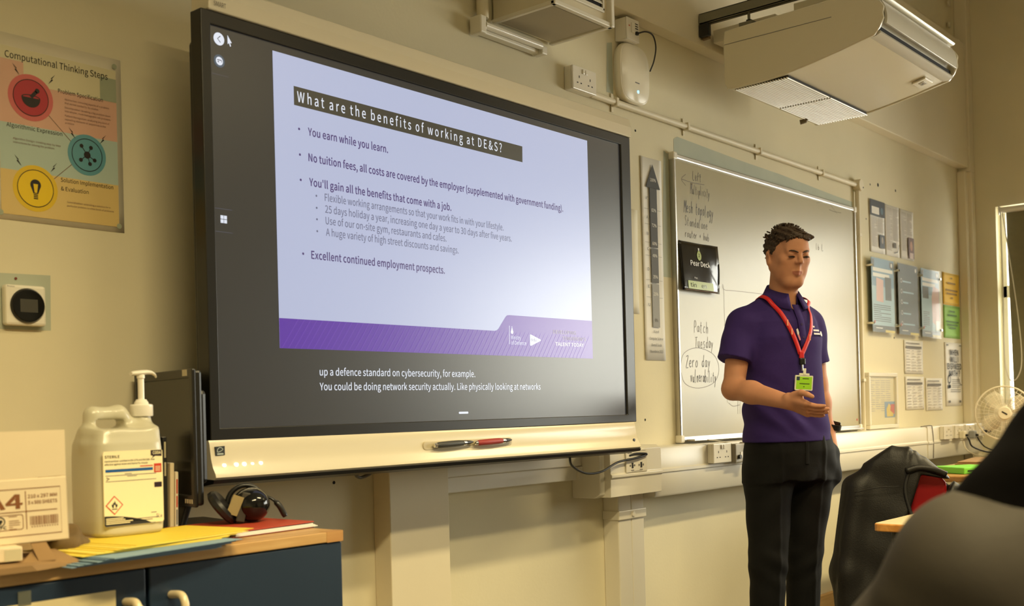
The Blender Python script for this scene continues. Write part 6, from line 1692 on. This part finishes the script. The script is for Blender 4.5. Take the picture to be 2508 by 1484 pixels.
# neck and head
F.cone((0, .018, 1.44), tuple(hp(0, .016, -.05)), .054, .050, .02)
F.cone((0, -.006, 1.46), tuple(hp(0, -.03, -.07)), .038, .030, .03)
hell((0, .018, .022), (.0745, .094, .076), .004)
hell((0, -.030, -.015), (.064, .064, .082), .02)
hell((0, -.040, -.070), (.046, .045, .042), .02)
hcone((-.013, -.066, -.105), (.013, -.066, -.105), .0165, None, .02)
for s in (-1, 1):
    hcone((s*.057, .000, -.050), (s*.024, -.058, -.103), .019, .016, .03)
    hell((s*.040, -.040, -.045), (.024, .034, .046), .02)
    hell((s*.045, -.060, -.016), (.020, .016, .017), .018)
    hcone((s*.010, -.0885, .021), (s*.044, -.076, .020), .0095, .008, .012)
hell((0, -.064, .044), (.05, .03, .036), .02)
for s in (-1, 1):
    hell((s*.032, -.101, .003), (.018, .014, .011), .008, 's')
    hell((s*.0315, -.0775, .003), (.0155, .0130, .0120), .004)
    hell((s*.0315, -.0825, .0070), (.0150, .0105, .0075), .004)
hcone((0, -.088, .020), (0, -.1065, -.017), .0075, .0098, .007)
hell((0, -.1055, -.0205), (.0098, .0095, .0082), .005)
for s in (-1, 1):
    hell((s*.0120, -.0950, -.0235), (.0075, .0095, .0068), .004)
    hell((s*.006, -.1010, -.0305), (.0035, .006, .004), .003, 's')
hcone((0, -.092, -.032), (0, -.0905, -.052), .006, .008, .01)
LZ = -.011
hcone((-.020, -.0835, -.0510+LZ), (0, -.0930, -.0485+LZ), .0042, .0055, .004); hcone((0, -.0930, -.0485+LZ), (.020, -.0835, -.0510+LZ), .0055, .0042, .004)
hcone((-.017, -.0835, -.0580+LZ), (0, -.0915, -.0600+LZ), .0042, .0064, .004); hcone((0, -.0915, -.0600+LZ), (.017, -.0835, -.0580+LZ), .0064, .0042, .004)
hcone((-.022, -.0905, -.0540+LZ), (.022, -.0905, -.0540+LZ), .0017, None, .003, 's')
for s in (-1, 1):
    E_ = Rz(s*24) @ Ry(s*8)
    hell((s*.077, .016, -.016), (.0085, .019, .029), .006, 'u', E_)
    hell((s*.086, .010, -.012), (.006, .010, .016), .005, 's', E_)
    hcone((s*.077, .008, -.038), (s*.075, .004, -.034), .007, .006, .006)
# his right arm, bent, palm out; his left arm hanging to the pocket
RS, RE, RW = (-.182, .01, 1.398), (-.248, -.03, 1.150), (-.165, -.268, 1.094)
F.cone(RS, RE, .050, .039, .02); F.cone(RE, (-.22, -.11, 1.134), .039, .0405, .02); F.cone((-.22, -.11, 1.134), RW, .0405, .0265, .02)
F.ell((-.250, -.018, 1.148), (.033, .033, .036), .015)
LS, LE, LW = (.136, .028, 1.395), (.178, .056, 1.165), (.204, .035, .985)
F.cone(LS, LE, .050, .041, .02); F.cone(LE, (.188, .05, 1.09), .040, .041, .02); F.cone((.188, .05, 1.09), LW, .041, .028, .02); F.cone(LW, (.190, .0, .90), .031, .034, .02)
# open right hand
RWv = np.array(RW); hf = np.array([.50, -.80, -.30]); hf /= np.linalg.norm(hf)
ac = np.array([-.52, -.30, .58]); ac -= hf*(ac@hf); ac /= np.linalg.norm(ac)      # little finger -> index
pn = np.cross(hf, ac)                                                             # out of the palm
if pn[2] < 0:
    pn = -pn
def hd(f, a, n):
    return RWv+hf*f*.90+ac*a+pn*n
for i, a in enumerate((-.030, -.010, .010, .030)):
    F.cone(hd(-.005, a*.55, 0), hd(.078, a, -.004), .0145, .0125, .012)
F.cone(hd(.0, .022, .006), hd(.045, .034, .012), .016, .013, .012)
FL = ((-.031, .052, .0075), (-.0105, .064, .0082), (.0105, .068, .0085), (.031, .060, .0082))
for i, (a, L, r) in enumerate(FL):
    k = hd(.082, a, -.004); up = (.22, .30, .34, .26)[i]
    p1 = k+hf*L*.48+pn*L*.05+ac*(-a*.12)
    p2 = p1+(hf*.96+pn*up)*L*.32
    p3 = p2+(hf*.90+pn*(up+.2))*L*.26
    F.cone(k, p1, r*1.12, r, .003); F.cone(p1, p2, r, r*.92, .003); F.cone(p2, p3, r*.92, r*.78, .003)
t0, t1, t2, t3 = hd(.022, .036, .012), hd(.052, .056, .016), hd(.082, .062, .012), hd(.104, .060, .010)
F.cone(t0, t1, .0135, .0110, .008); F.cone(t1, t2, .0110, .0098, .004); F.cone(t2, t3, .0098, .0080, .003)
# hand in pocket is a closed lump under the cloth: short finger stubs
for i in range(4):
    F.cone((.185+.006*i, .005-.010*i, .90), (.180+.004*i, -.005-.010*i, .85), .009, .008, .004)
M_SKIN = mat('skin', (188, 134, 104), .6, noise=.06, scale=30, spec=.25)
M_LIP = mat('lips', (164, 104, 86), .7, spec=.2)
mo = hp(0, -.090, -.0655)
def smat(c):
    q = (c-mo) @ HR/HS
    return ((np.abs(q[:, 0]) < .021) & (np.abs(q[:, 2]) < .0095-.004*np.abs(q[:, 0])/.02) & (q[:, 1] < .008)).astype(int)
F.smooth(1)
body = link('body', F.mesh('body', [M_SKIN, M_LIP], smat), SP, smooth=True)
# eyes: sliver under the lowered lids, lashes and brows
M_HAIR = mat('dark_brown_hair', (60, 42, 26), .6, noise=.3, scale=60, bump=.5, bscale=160, stretch=(1, 1, 1))
M_EYE = mat('eye_dark', (34, 26, 22), .2); M_SCL = mat('eye_white', (196, 186, 174), .25)
M_LID = mat('eye_shadow', (96, 66, 52), .5)
for s in (-1, 1):
    MB().tube([tuple(hp(s*.0315+d, -.0935+d*d*20, -.0015-d*d*12)) for d in (-.016, -.011, -.0055, 0, .0055, .011, .016)], [.0008, .0018, .0023, .0025, .0023, .0018, .0008], 6).build('eyelashes', M_EYE, body)
    MB().tube([tuple(hp(s*.0315+d, -.0915+d*d*20, -.0055-d*d*8)) for d in (-.012, -.006, 0, .006, .012)], [.0006, .0020, .0024, .0020, .0006], 6).build('eye', M_LID, body, smooth=True)
    MB().tube([tuple(hp(s*(.009+.0095*i), y, z)) for i, (y, z) in enumerate(((-.0975, .0150), (-.0985, .0185), (-.0970, .0215), (-.0915, .0220), (-.081, .0180)))], [.0016, .0027, .0028, .0024, .0010], 8).build('eyebrow', M_HAIR, body, smooth=True)
# hair
G = Field(hp(0, 0, .03)-.14, hp(0, 0, .03)+.14, .0032)
G.ell(hp(0, .020, .025), np.array((.0775, .0985, .0820))*HS*1.02, .004, 'u', HR)
G.ell(hp(.0, -.034, .076), np.array((.060, .050, .027))*HS, .02, 'u', HR)
G.ell(hp(.036, -.072, .072), np.array((.030, .020, .015))*HS, .012, 'u', HR)
G.ell(hp(-.01, .0, .090), np.array((.05, .06, .020))*HS, .02, 'u', HR)
def cut(x, y, z):
    X, Y, Z = x-HC[0], y-HC[1], z-HC[2]
    lx = (HR[0, 0]*X+HR[1, 0]*Y+HR[2, 0]*Z)/HS; ly = (HR[0, 1]*X+HR[1, 1]*Y+HR[2, 1]*Z)/HS; lz = (HR[0, 2]*X+HR[1, 2]*Y+HR[2, 2]*Z)/HS
    hl = np.interp(ly, [-.11, -.075, -.05, -.032, -.018, .0, .018, .035, .06, .12], [.060, .060, .056, .040, .008, -.006, .012, -.002, -.050, -.060])
    return (lz-hl)*-1
def keep(x, y, z):
    return -cut(x, y, z)
sl, xg, yg, zg = G.sub(G.lo, G.lo+G.n*G.h)
d_ = cut(xg, yg, zg)
G.a = G.a+(.0035*np.sin(xg*210+40*np.sin(yg*38)+20*zg)*np.sin(yg*190+30*np.sin(zg*45))+.0026*np.sin(zg*260+xg*120-90*yg)).astype(np.float32)
k_ = .012; h_ = np.maximum(k_-np.abs(G.a-d_), 0)/k_
G.a = (np.maximum(G.a, d_)+h_*h_*k_*.25).astype(np.float32)
hair = link('hair', G.mesh('hair', M_HAIR), SP, smooth=True)
rr_ = random.Random(5)
m = MB()
for i in range(150):
    a = rr_.uniform(-2.7, 2.7); e = rr_.uniform(.35, 1.5) if abs(a) > .8 else rr_.uniform(.8, 1.5)
    n0 = np.array([math.sin(a)*math.cos(e), -math.cos(a)*math.cos(e), math.sin(e)])
    p0 = np.array([0, .018, .025])+n0*np.array([.078, .098, .083])*1.02
    tdir = np.cross(n0, np.array([rr_.uniform(-1, 1), rr_.uniform(-1, 1), rr_.uniform(-.3, .3)])); tdir /= np.linalg.norm(tdir)+1e-6
    L = rr_.uniform(.012, .026)
    pts = [tuple(hp(*(p0+tdir*L*u*math.cos(u*1.6)+n0*(.012*math.sin(u*3.1)+.002)))) for u in (0, .25, .5, .75, 1.)]
    m.tube(pts, [.0028, .0030, .0026, .0018, .0006], 5)
for i in range(16):
    u0 = -.05+.1*i/15
    pts = [tuple(hp(u0+.006*math.sin(3*u+i), -.068-.020*math.sin(u*2.6)+.01*abs(u0)*8*.3, .070+.012*math.sin(u*2.2)-.012*u*u*(1+.6*math.sin(i*2.3)))) for u in (0, .3, .6, .9, 1.2)]
    m.tube(pts, [.0045, .0045, .004, .003, .001], 6)
o = m.build('hair_curls', M_HAIR, hair, smooth=True); o['kind'] = 'stuff'

# ---- polo shirt
M_PUR = mat('purple_polo', (52, 36, 98), .85, noise=.06, scale=90, bump=.2, bscale=700, spec=.2)
F = Field((-.34, -.20, .90), (.34, .20, 1.58), .004)
SEC = [(.945, -.002, .0, .174, .130), (.99, -.004, .0, .170, .127), (1.08, -.010, .002, .158, .120), (1.16, -.012, .002, .156, .119), (1.25, -.015, .002, .160, .121), (1.34, -.018, .004, .162, .119), (1.40, -.018, .008, .152, .110), (1.44, -.014, .012, .124, .092), (1.475, -.006, .016, .085, .076), (1.505, 0, .018, .066, .064)]
F.stack(SEC, .015, p=2.25)
def sleeve(a, b, r0, r1, nrm):
    a = np.array(a); b = np.array(b); ba = b-a; L = ba@ba; nrm = np.array(nrm, float); nrm /= np.linalg.norm(nrm)
    def fn(x, y, z):
        t_ = np.clip(((x-a[0])*ba[0]+(y-a[1])*ba[1]+(z-a[2])*ba[2])/L, 0, 1.2)
        d = np.sqrt((x-a[0]-t_*ba[0])**2+(y-a[1]-t_*ba[1])**2+(z-a[2]-t_*ba[2])**2)-(r0+(r1-r0)*t_)
        e = (x-b[0])*nrm[0]+(y-b[1])*nrm[1]+(z-b[2])*nrm[2]
        return np.maximum(d, e)
    F.put(fn, np.minimum(a, b)-.09, np.maximum(a, b)+.09, .03)
F.cone((-.045, .016, 1.474), (-.172, .012, 1.396), .040, .052, .03); F.cone((.045, .018, 1.472), (.130, .026, 1.400), .040, .050, .03)
sleeve((-.180, .010, 1.395), (-.238, -.020, 1.258), .058, .064, (-.28, -.12, -1))
sleeve((.136, .028, 1.395), (.168, .048, 1.248), .054, .056, (.18, .12, -1))
def hollow(x, y, z):                # neck opening
    return np.sqrt((x/1.)**2+((y+.012)/1.05)**2)-.054-.10*np.maximum(z-1.47, 0)
def vee(x, y, z):
    return np.maximum(np.maximum(np.abs(x)-.004-.30*(z-1.435), y+.02), 1.435-z)
F.put(lambda x, y, z: np.maximum(hollow(x, y, z), 1.462-z), (-.08, -.1, 1.46), (.08, .1, 1.58), .006, 's')
F.put(vee, (-.04, -.16, 1.43), (.04, -.02, 1.52), .004, 's')
F.warp(lambda x, y, z: .0050*np.sin(34*z+26*x+5*np.sin(11*x+7*z))*np.clip((1.24-z)*5, 0, 1)*np.clip((z-.96)*14, 0, 1)+.0030*np.sin(26*(z*.8-x)+8*y+2*np.sin(14*z))*np.clip((z-1.02)*6, 0, 1)+.0022*np.sin(40*x+26*z)*np.exp(-((z-1.36)/.06)**2)+.003*np.sin(60*z+8*x)*np.exp(-((z-1.0)/.04)**2)*.5)
link('polo_shirt', F.mesh('polo_shirt', M_PUR), SP, smooth=True)
def front(x, z):
    s = np.array(SEC); q = [np.interp(z, s[:, 0], s[:, i]) for i in range(1, 5)]
    u = min(.99, abs((x-q[0])/q[2]))
    return q[1]-q[3]*(1-u**2.25)**(1/2.25)
# collar: fold-down band open at the front
m = MB(); ins, top, outr = [], [], []
for i in range(33):
    a = math.radians(-72+i*(324/32)-180+180)          # from front left round the back to front right
    ang = math.radians(18+i*(324/32))                  # measured from the front
    cx, cy = math.sin(ang), -math.cos(ang)
    bk = (1-math.cos(ang))/2                           # 0 front .. 1 back
    zt = 1.502+.052*bk; rt = .058
    zo = zt-.050-.012*(1-bk)**3; ro = .082+.006*(1-bk)
    ins.append((cx*.058, cy*.060-.004+.012*bk, zt-.05)); top.append((cx*rt, cy*(rt+.004)-.004+.012*bk, zt)); outr.append((cx*ro, cy*(ro+.004)-.006+.012*bk, zo))
n = len(top)
m.add(ins+top+outr, [(i, i+1, n+i+1, n+i) for i in range(n-1)]+[(n+i, n+i+1, 2*n+i+1, 2*n+i) for i in range(n-1)])
o = m.build('collar', M_PUR, SP, smooth=True); sd = o.modifiers.new('th', 'SOLIDIFY'); sd.thickness = .004; sd.offset = 0
# placket with buttons, chest badge
m = MB(); L_ = []
for z in np.linspace(1.30, 1.462, 9):
    L_.append([(x, front(x, z)-.0085, z) for x in (-.014, 0, .014)])
m.add([q for r_ in L_ for q in r_], [(3*i+j, 3*i+j+1, 3*i+j+4, 3*i+j+3) for i in range(8) for j in (0, 1)])
o = m.build('placket', M_PUR, SP, smooth=True); o.modifiers.new('th', 'SOLIDIFY').thickness = -.002
for z in (1.335, 1.385):
    MB().lathe([(.0045, .0), (.0045, .002), (.001, .0022)], 10, (0, front(0, z)-.0105, z), 'y').build('button', mat('button_purple', (60, 46, 90), .4), SP)
def on_shirt(x, z, off):
    return (x, front(x, z)-off, z)
M_EMB = mat('white_embroidery', (214, 210, 214), .7)
for k, (z, w0, w1) in enumerate(((1.374, .056, .066), (1.360, .056, .092), (1.347, .056, .096))):
    m = MB(); N = 6
    lo = [on_shirt(w0+(w1-w0)*i/N, z, .0085) for i in range(N+1)]; hi = [on_shirt(w0+(w1-w0)*i/N, z+.0065, .0085) for i in range(N+1)]
    m.add(lo+hi, [(i, i+1, N+2+i, N+1+i) for i in range(N)]); m.build('chest_logo_line', M_EMB, SP)
m = MB(); q = [on_shirt(.110+.011*math.cos(a), 1.352+.010*math.sin(a), .0085) for a in [2*math.pi*i/14 for i in range(14)]]; m.add(q, [tuple(range(14))]); m.build('chest_logo_badge', M_EMB, SP)
# ---- trousers
M_TRO = mat('black_trousers', (15, 15, 15), .8, noise=.08, scale=120, bump=.2, bscale=500, spec=.2)
F = Field((-.26, -.2, .03), (.28, .2, 1.0), .0045)
F.stack([(.80, .004, .0, .178, .118), (.86, .006, 0, .186, .126), (.91, .008, 0, .186, .128), (.955, .006, 0, .172, .124), (.985, .004, 0, .165, .118)], .03, p=2.2)
F.cone((-.088, 0, .81), (-.104, -.008, .50), .094, .071, .03); F.cone((-.104, -.008, .50), (-.115, .012, .07), .071, .057, .02)
F.cone((.098, 0, .81), (.080, .030, .50), .092, .069, .03); F.cone((.080, .030, .50), (.070, .045, .07), .069, .057, .02)
F.cone((.180, -.005, .885), (.172, -.02, .80), .045, .040, .03)
F.warp(lambda x, y, z: .002*np.sin(38*z+30*x*np.sign(x)+9*y)*np.clip(1.2-np.abs(z-.75)*3, .15, 1)+.0025*np.sin(70*z-50*np.abs(x))*np.exp(-((z-.47)/.08)**2)+.003*np.sin(50*(z+np.abs(x-.05)))*np.exp(-((z-.80)/.07)**2)-.004*np.exp(-(np.minimum(np.abs(x+.1), np.abs(x-.085))/.008)**2)*(y < 0))
link('trousers', F.mesh('trousers', M_TRO), SP, smooth=True)
MB().box(-.006, .010, -.128, -.122, .86, .95).build('fly_flap', M_TRO, SP, bevel=.003)
# ---- shoes
for ax, ay in ((-.115, .012), (.070, .045)):
    F = Field((ax-.07, ay-.24, 0), (ax+.07, ay+.09, .13), .005)
    F.cone((ax, ay+.02, .05), (ax, ay-.15, .038), .045, .040, .02); F.cone((ax, ay, .06), (ax, ay, .10), .045, .045, .02); F.ell((ax, ay-.17, .032), (.043, .055, .028), .02)
    F.put(lambda x, y, z: z-.004+0*x+0*y, (ax-.1, ay-.3, -.05), (ax+.1, ay+.1, .004), .001, 's')
    link('shoe', F.mesh('shoe', mat('black_leather', (22, 20, 19), .35)), SP, smooth=True)
# ---- watch
T = Matrix.Translation(Vector((.2275, .028, .995))) @ Matrix.Rotation(math.radians(8), 4, 'Y') @ Matrix.Rotation(math.radians(12), 4, 'X')
wt = thing('wristwatch', 'black wristwatch on the left wrist of the speaker', 'watch')
wt.matrix_world = Matrix.Translation((1.60, -.22, 0)) @ Matrix.Rotation(math.radians(-30.3), 4, 'Z') @ T
m = MB(); m.lathe([(.031, -.011), (.0335, -.010), (.0335, .010), (.031, .011)], 30, caps=False); m.lathe([(.0305, .011), (.0305, -.011)], 30, caps=False); m.build('strap', M_BLACK, wt, smooth='auto')
m = MB(); m.T = Matrix.Rotation(math.radians(35), 4, 'Z'); m.box(.030, .040, -.017, .017, -.019, .019); m.build('case', M_BLACKG, wt, bevel=.004)
# ---- lanyard and badge
M_RLN = mat('red_ribbon', (196, 22, 26), .55)
LY = thing('lanyard', 'red lanyard round the neck of the speaker with a black clip', 'lanyard')
LY.matrix_world = Matrix.Translation((1.60, -.22, 0)) @ Matrix.Rotation(math.radians(-30.3), 4, 'Z')
def ribbon(pts, w_, name, mt, root):
    P = [np.array(q, float) for q in pts]; m = MB(); vs = []
    for i, q in enumerate(P):
        t_ = P[min(i+1, len(P)-1)]-P[max(i-1, 0)]; t_ /= np.linalg.norm(t_)
        nrm = np.array([q[0]*.9, q[1]-.02, .02+.10*min(1, max(0, (q[2]-1.42)/.07))]); nrm /= np.linalg.norm(nrm)
        sd_ = np.cross(t_, nrm); sd_ /= np.linalg.norm(sd_)
        vs += [tuple(q+sd_*w_/2), tuple(q-sd_*w_/2)]
    m.add(vs, [(2*i, 2*i+1, 2*i+3, 2*i+2) for i in range(len(P)-1)])
    o = m.build(name, mt, root, smooth=True); sd = o.modifiers.new('th', 'SOLIDIFY'); sd.thickness = .0016; sd.offset = 1
    return o
JX, JZ = -.016, 1.272
lp = [(-.092, .035, 1.500), (-.098, .000, 1.502), (-.096, -.040, 1.488)]+[on_shirt(x, z, .013) for x, z in ((-.083, 1.462), (-.074, 1.43), (-.060, 1.385), (-.045, 1.345), (-.030, 1.305), (JX-.004, JZ))]
rp = [(.084, .035, 1.495), (.088, .000, 1.497), (.084, -.045, 1.482)]+[on_shirt(x, z, .013) for x, z in ((.070, 1.455), (.060, 1.42), (.042, 1.37), (.022, 1.33), (.002, 1.295), (JX+.004, JZ))]
bk = [(-.092, .035, 1.500), (-.075, .068, 1.496), (-.042, .088, 1.492), (0, .094, 1.490), (.042, .088, 1.492), (.070, .068, 1.494), (.084, .035, 1.495)]
ribbon([tuple(q) for q in spline(lp, 4)], .016, 'ribbon_right', M_RLN, LY); ribbon([tuple(q) for q in spline(rp, 4)], .016, 'ribbon_left', M_RLN, LY); ribbon([tuple(q) for q in spline(bk, 4)], .016, 'ribbon_back', M_RLN, LY)
jy = front(JX, JZ)-.014
MB().box(JX-.010, JX+.010, jy-.005, jy+.003, JZ-.016, JZ+.010).build('ribbon_join', M_RLN, LY, bevel=.003)
MB().box(JX-.011, JX+.013, jy-.009, jy+.003, JZ-.040, JZ-.014).build('breakaway_clip', M_BLACK, LY, bevel=.004)
for k, (x, z) in enumerate(((-.062, 1.392), (-.050, 1.358), (.026, 1.336))):
    q = on_shirt(x, z, .0165); MB().box(q[0]-.003, q[0]+.003, q[1]-.0005, q[1]+.0005, q[2]-.012, q[2]+.010).build('ribbon_print', mat('ribbon_print', (232, 150, 120), .6), LY)
MB().tube([(JX, jy-.004, JZ-.04), (JX, jy-.004, JZ-.062)], .0035, 8).build('clip_chain', M_CHROME, LY)
BG = thing('name_badge', 'lime green visitor badge in a clear holder hanging from the red lanyard', 'badge')
BG.matrix_world = LY.matrix_world @ Matrix.Translation((JX+.002, jy-.004, JZ-.135)) @ Matrix.Rotation(math.radians(3), 4, 'Y') @ Matrix.Rotation(math.radians(4), 4, 'X')
M_LIME2 = mat('lime_card', (150, 208, 34), .45); M_CLR = mat('clear_holder', (222, 222, 206), .25)
MB().prism(rr(-.0385, 0, .0385, .056, .004), -.001, .003).build('holder', M_CLR, BG); MB().rect(-.034, .004, .034, .051, -.0013).build('card', M_LIME2, BG)
MB().prism(rr(-.022, .054, .022, .064, .003), -.001, .002).build('holder_tab', M_CLR, BG); MB().box(-.006, .006, -.002, .001, .058, .082).build('strap_clip', M_CLR, BG, bevel=.001)
MB().rect(-.033, .037, -.02, .0505, -.0016).build('crest_box', mat('badge_navy', (40, 48, 80), .5), BG)
for x0, x1, z in ((-.008, .02, .042), (-.02, .024, .023), (-.003, .003, .012)):
    MB().rect(x0, z, x1, z+.0035, -.0016).build('badge_print', mat('badge_ink', (70, 96, 20), .5), BG)
PN = thing('enamel_pin', 'small white and pink pin badge under the lanyard on the polo shirt', 'pin')
PN.matrix_world = LY.matrix_world @ Matrix.Translation(on_shirt(-.024, 1.335, .012))
m = MB(); m.prism([(-.008, .03), (-.004, .012), (.002, .006), (.004, .018), (-.002, .034)], -.001, .001); m.build('pin_top', M_EMB, PN)
m = MB(); m.prism([(-.004, .010), (.006, -.012), (.010, -.008), (.004, .012)], -.001, .001); m.build('pin_tail', mat('pin_pink', (206, 130, 150), .5), PN)

# ================================================================ seated person close by, seen from behind at the right edge
P2 = thing('person', 'seated person in a grey jacket and black hood, close by at the right edge', 'person', (-1.045, -1.958, -.0), (0, 0, math.radians(120.7)))
F = Field((-.42, -.62, .05), (.42, .22, 1.36), .009)
F.stack([(.46, 0, .02, .17, .13), (.6, 0, .02, .165, .12), (.8, 0, .03, .17, .115), (.92, 0, .02, .14, .09), (.98, 0, .01, .08, .07)], .03)
F.cone((0, .01, .95), (0, -.01, 1.10), .055, .052, .02); F.ell((0, -.02, 1.19), (.075, .095, .115), .02); F.cone((-.015, -.09, 1.10), (.015, -.09, 1.10), .02, None, .03)
F.cone((0, -.11, 1.19), (0, -.125, 1.165), .010, .012, .008)
for s in (-1, 1):
    F.cone((s*.19, .01, .91), (s*.30, -.10, .68), .05, .042, .02); F.cone((s*.30, -.10, .68), (s*.16, -.33, .62), .042, .03, .02)
    for i in range(4):
        F.cone((s*.16-.012*i*s, -.34, .62), (s*.14-.016*i*s, -.43, .61), .012, .008, .004)
    F.cone((s*.16, -.33, .62), (s*.11, -.38, .645), .014, .010, .01)
    F.cone((s*.09, .0, .52), (s*.12, -.42, .52), .08, .06, .03); F.cone((s*.12, -.42, .52), (s*.12, -.40, .10), .055, .04, .02); F.cone((s*.12, -.40, .085), (s*.12, -.54, .085), .035, .03, .02)
link('body', F.mesh('body', M_SKIN), P2, smooth=True)
M_GJ = mat('grey_brown_jacket', (54, 50, 44), .7, spec=.2, noise=.06, scale=14, bump=.1, bscale=300)
F = Field((-.46, -.45, .40), (.46, .30, 1.06), .007)
F.stack([(.42, 0, .02, .22, .18), (.6, 0, .03, .21, .165), (.75, 0, .03, .215, .155), (.86, 0, .02, .205, .135), (.93, 0, .01, .16, .11), (.985, 0, .005, .09, .085)], .03, p=2.3)
for s in (-1, 1):
    F.cone((s*.07, .01, .965), (s*.20, .0, .905), .070, .080, .04)
    F.cone((s*.20, .0, .905), (s*.315, -.085, .71), .082, .078, .03); F.cone((s*.315, -.085, .71), (s*.17, -.31, .625), .076, .048, .03)
F.warp(lambda x, y, z: .010*np.sin(80*z+26*np.abs(x)+5*np.sin(14*y))*np.exp(-((np.abs(x)-.32)/.07)**2)*np.clip((.90-z)*8, 0, 1)+.004*np.sin(70*(z+.6*y))*np.clip((.86-z)*6, 0, 1)+.003*np.sin(30*z-18*y+10*x)*np.clip((.9-z)*5, 0, 1))
link('jacket', F.mesh('jacket', M_GJ), P2, smooth=True)
F = Field((-.28, -.22, .85), (.30, .25, 1.40), .007)
F.ell((0, .0, 1.21), (.112, .135, .15), .02)
F.cone((0, .01, 1.12), (.222, .0, .925), .096, .042, .03); F.cone((0, .01, 1.12), (-.222, .0, .925), .096, .042, .03)
F.cone((0, .05, 1.10), (0, .12, .95), .10, .055, .04)
F.ell((0, -.125, 1.18), (.075, .09, .105), .02, 's')
F.warp(lambda x, y, z: .003*np.sin(40*x+30*z)+.002*np.sin(80*z-40*y))
M_HOOD = mat('black_hood_cloth', (7, 6, 6), .9, spec=.05, noise=.3, scale=30)
link('hood', F.mesh('hood', M_HOOD), P2, smooth=True)
F = Field((-.26, -.55, .05), (.26, .24, .66), .009)
F.stack([(.44, 0, .02, .19, .16), (.56, 0, .02, .19, .16)], .03)
for s in (-1, 1):
    F.cone((s*.09, .0, .525), (s*.12, -.42, .525), .092, .073, .03); F.cone((s*.12, -.42, .525), (s*.12, -.40, .12), .070, .06, .02)
link('trousers', F.mesh('trousers', M_TRO), P2, smooth=True)
for s in (-1, 1):
    F = Field((s*.12-.07, -.62, -.01), (s*.12+.07, -.34, .15), .006)
    F.cone((s*.12, -.40, .06), (s*.12, -.54, .045), .048, .042, .02); F.put(lambda x, y, z: z-.003+0*x+0*y, (s*.12-.1, -.7, -.05), (s*.12+.1, -.3, .003), .001, 's')
    link('shoe', F.mesh('shoe', MATS['black_leather']), P2, smooth=True)
classroom_chair('red moulded classroom chair under the seated person at the right edge', (-1.045, -1.958, 0), 120.7, .41, .80, M_RCH, 'classroom chairs')
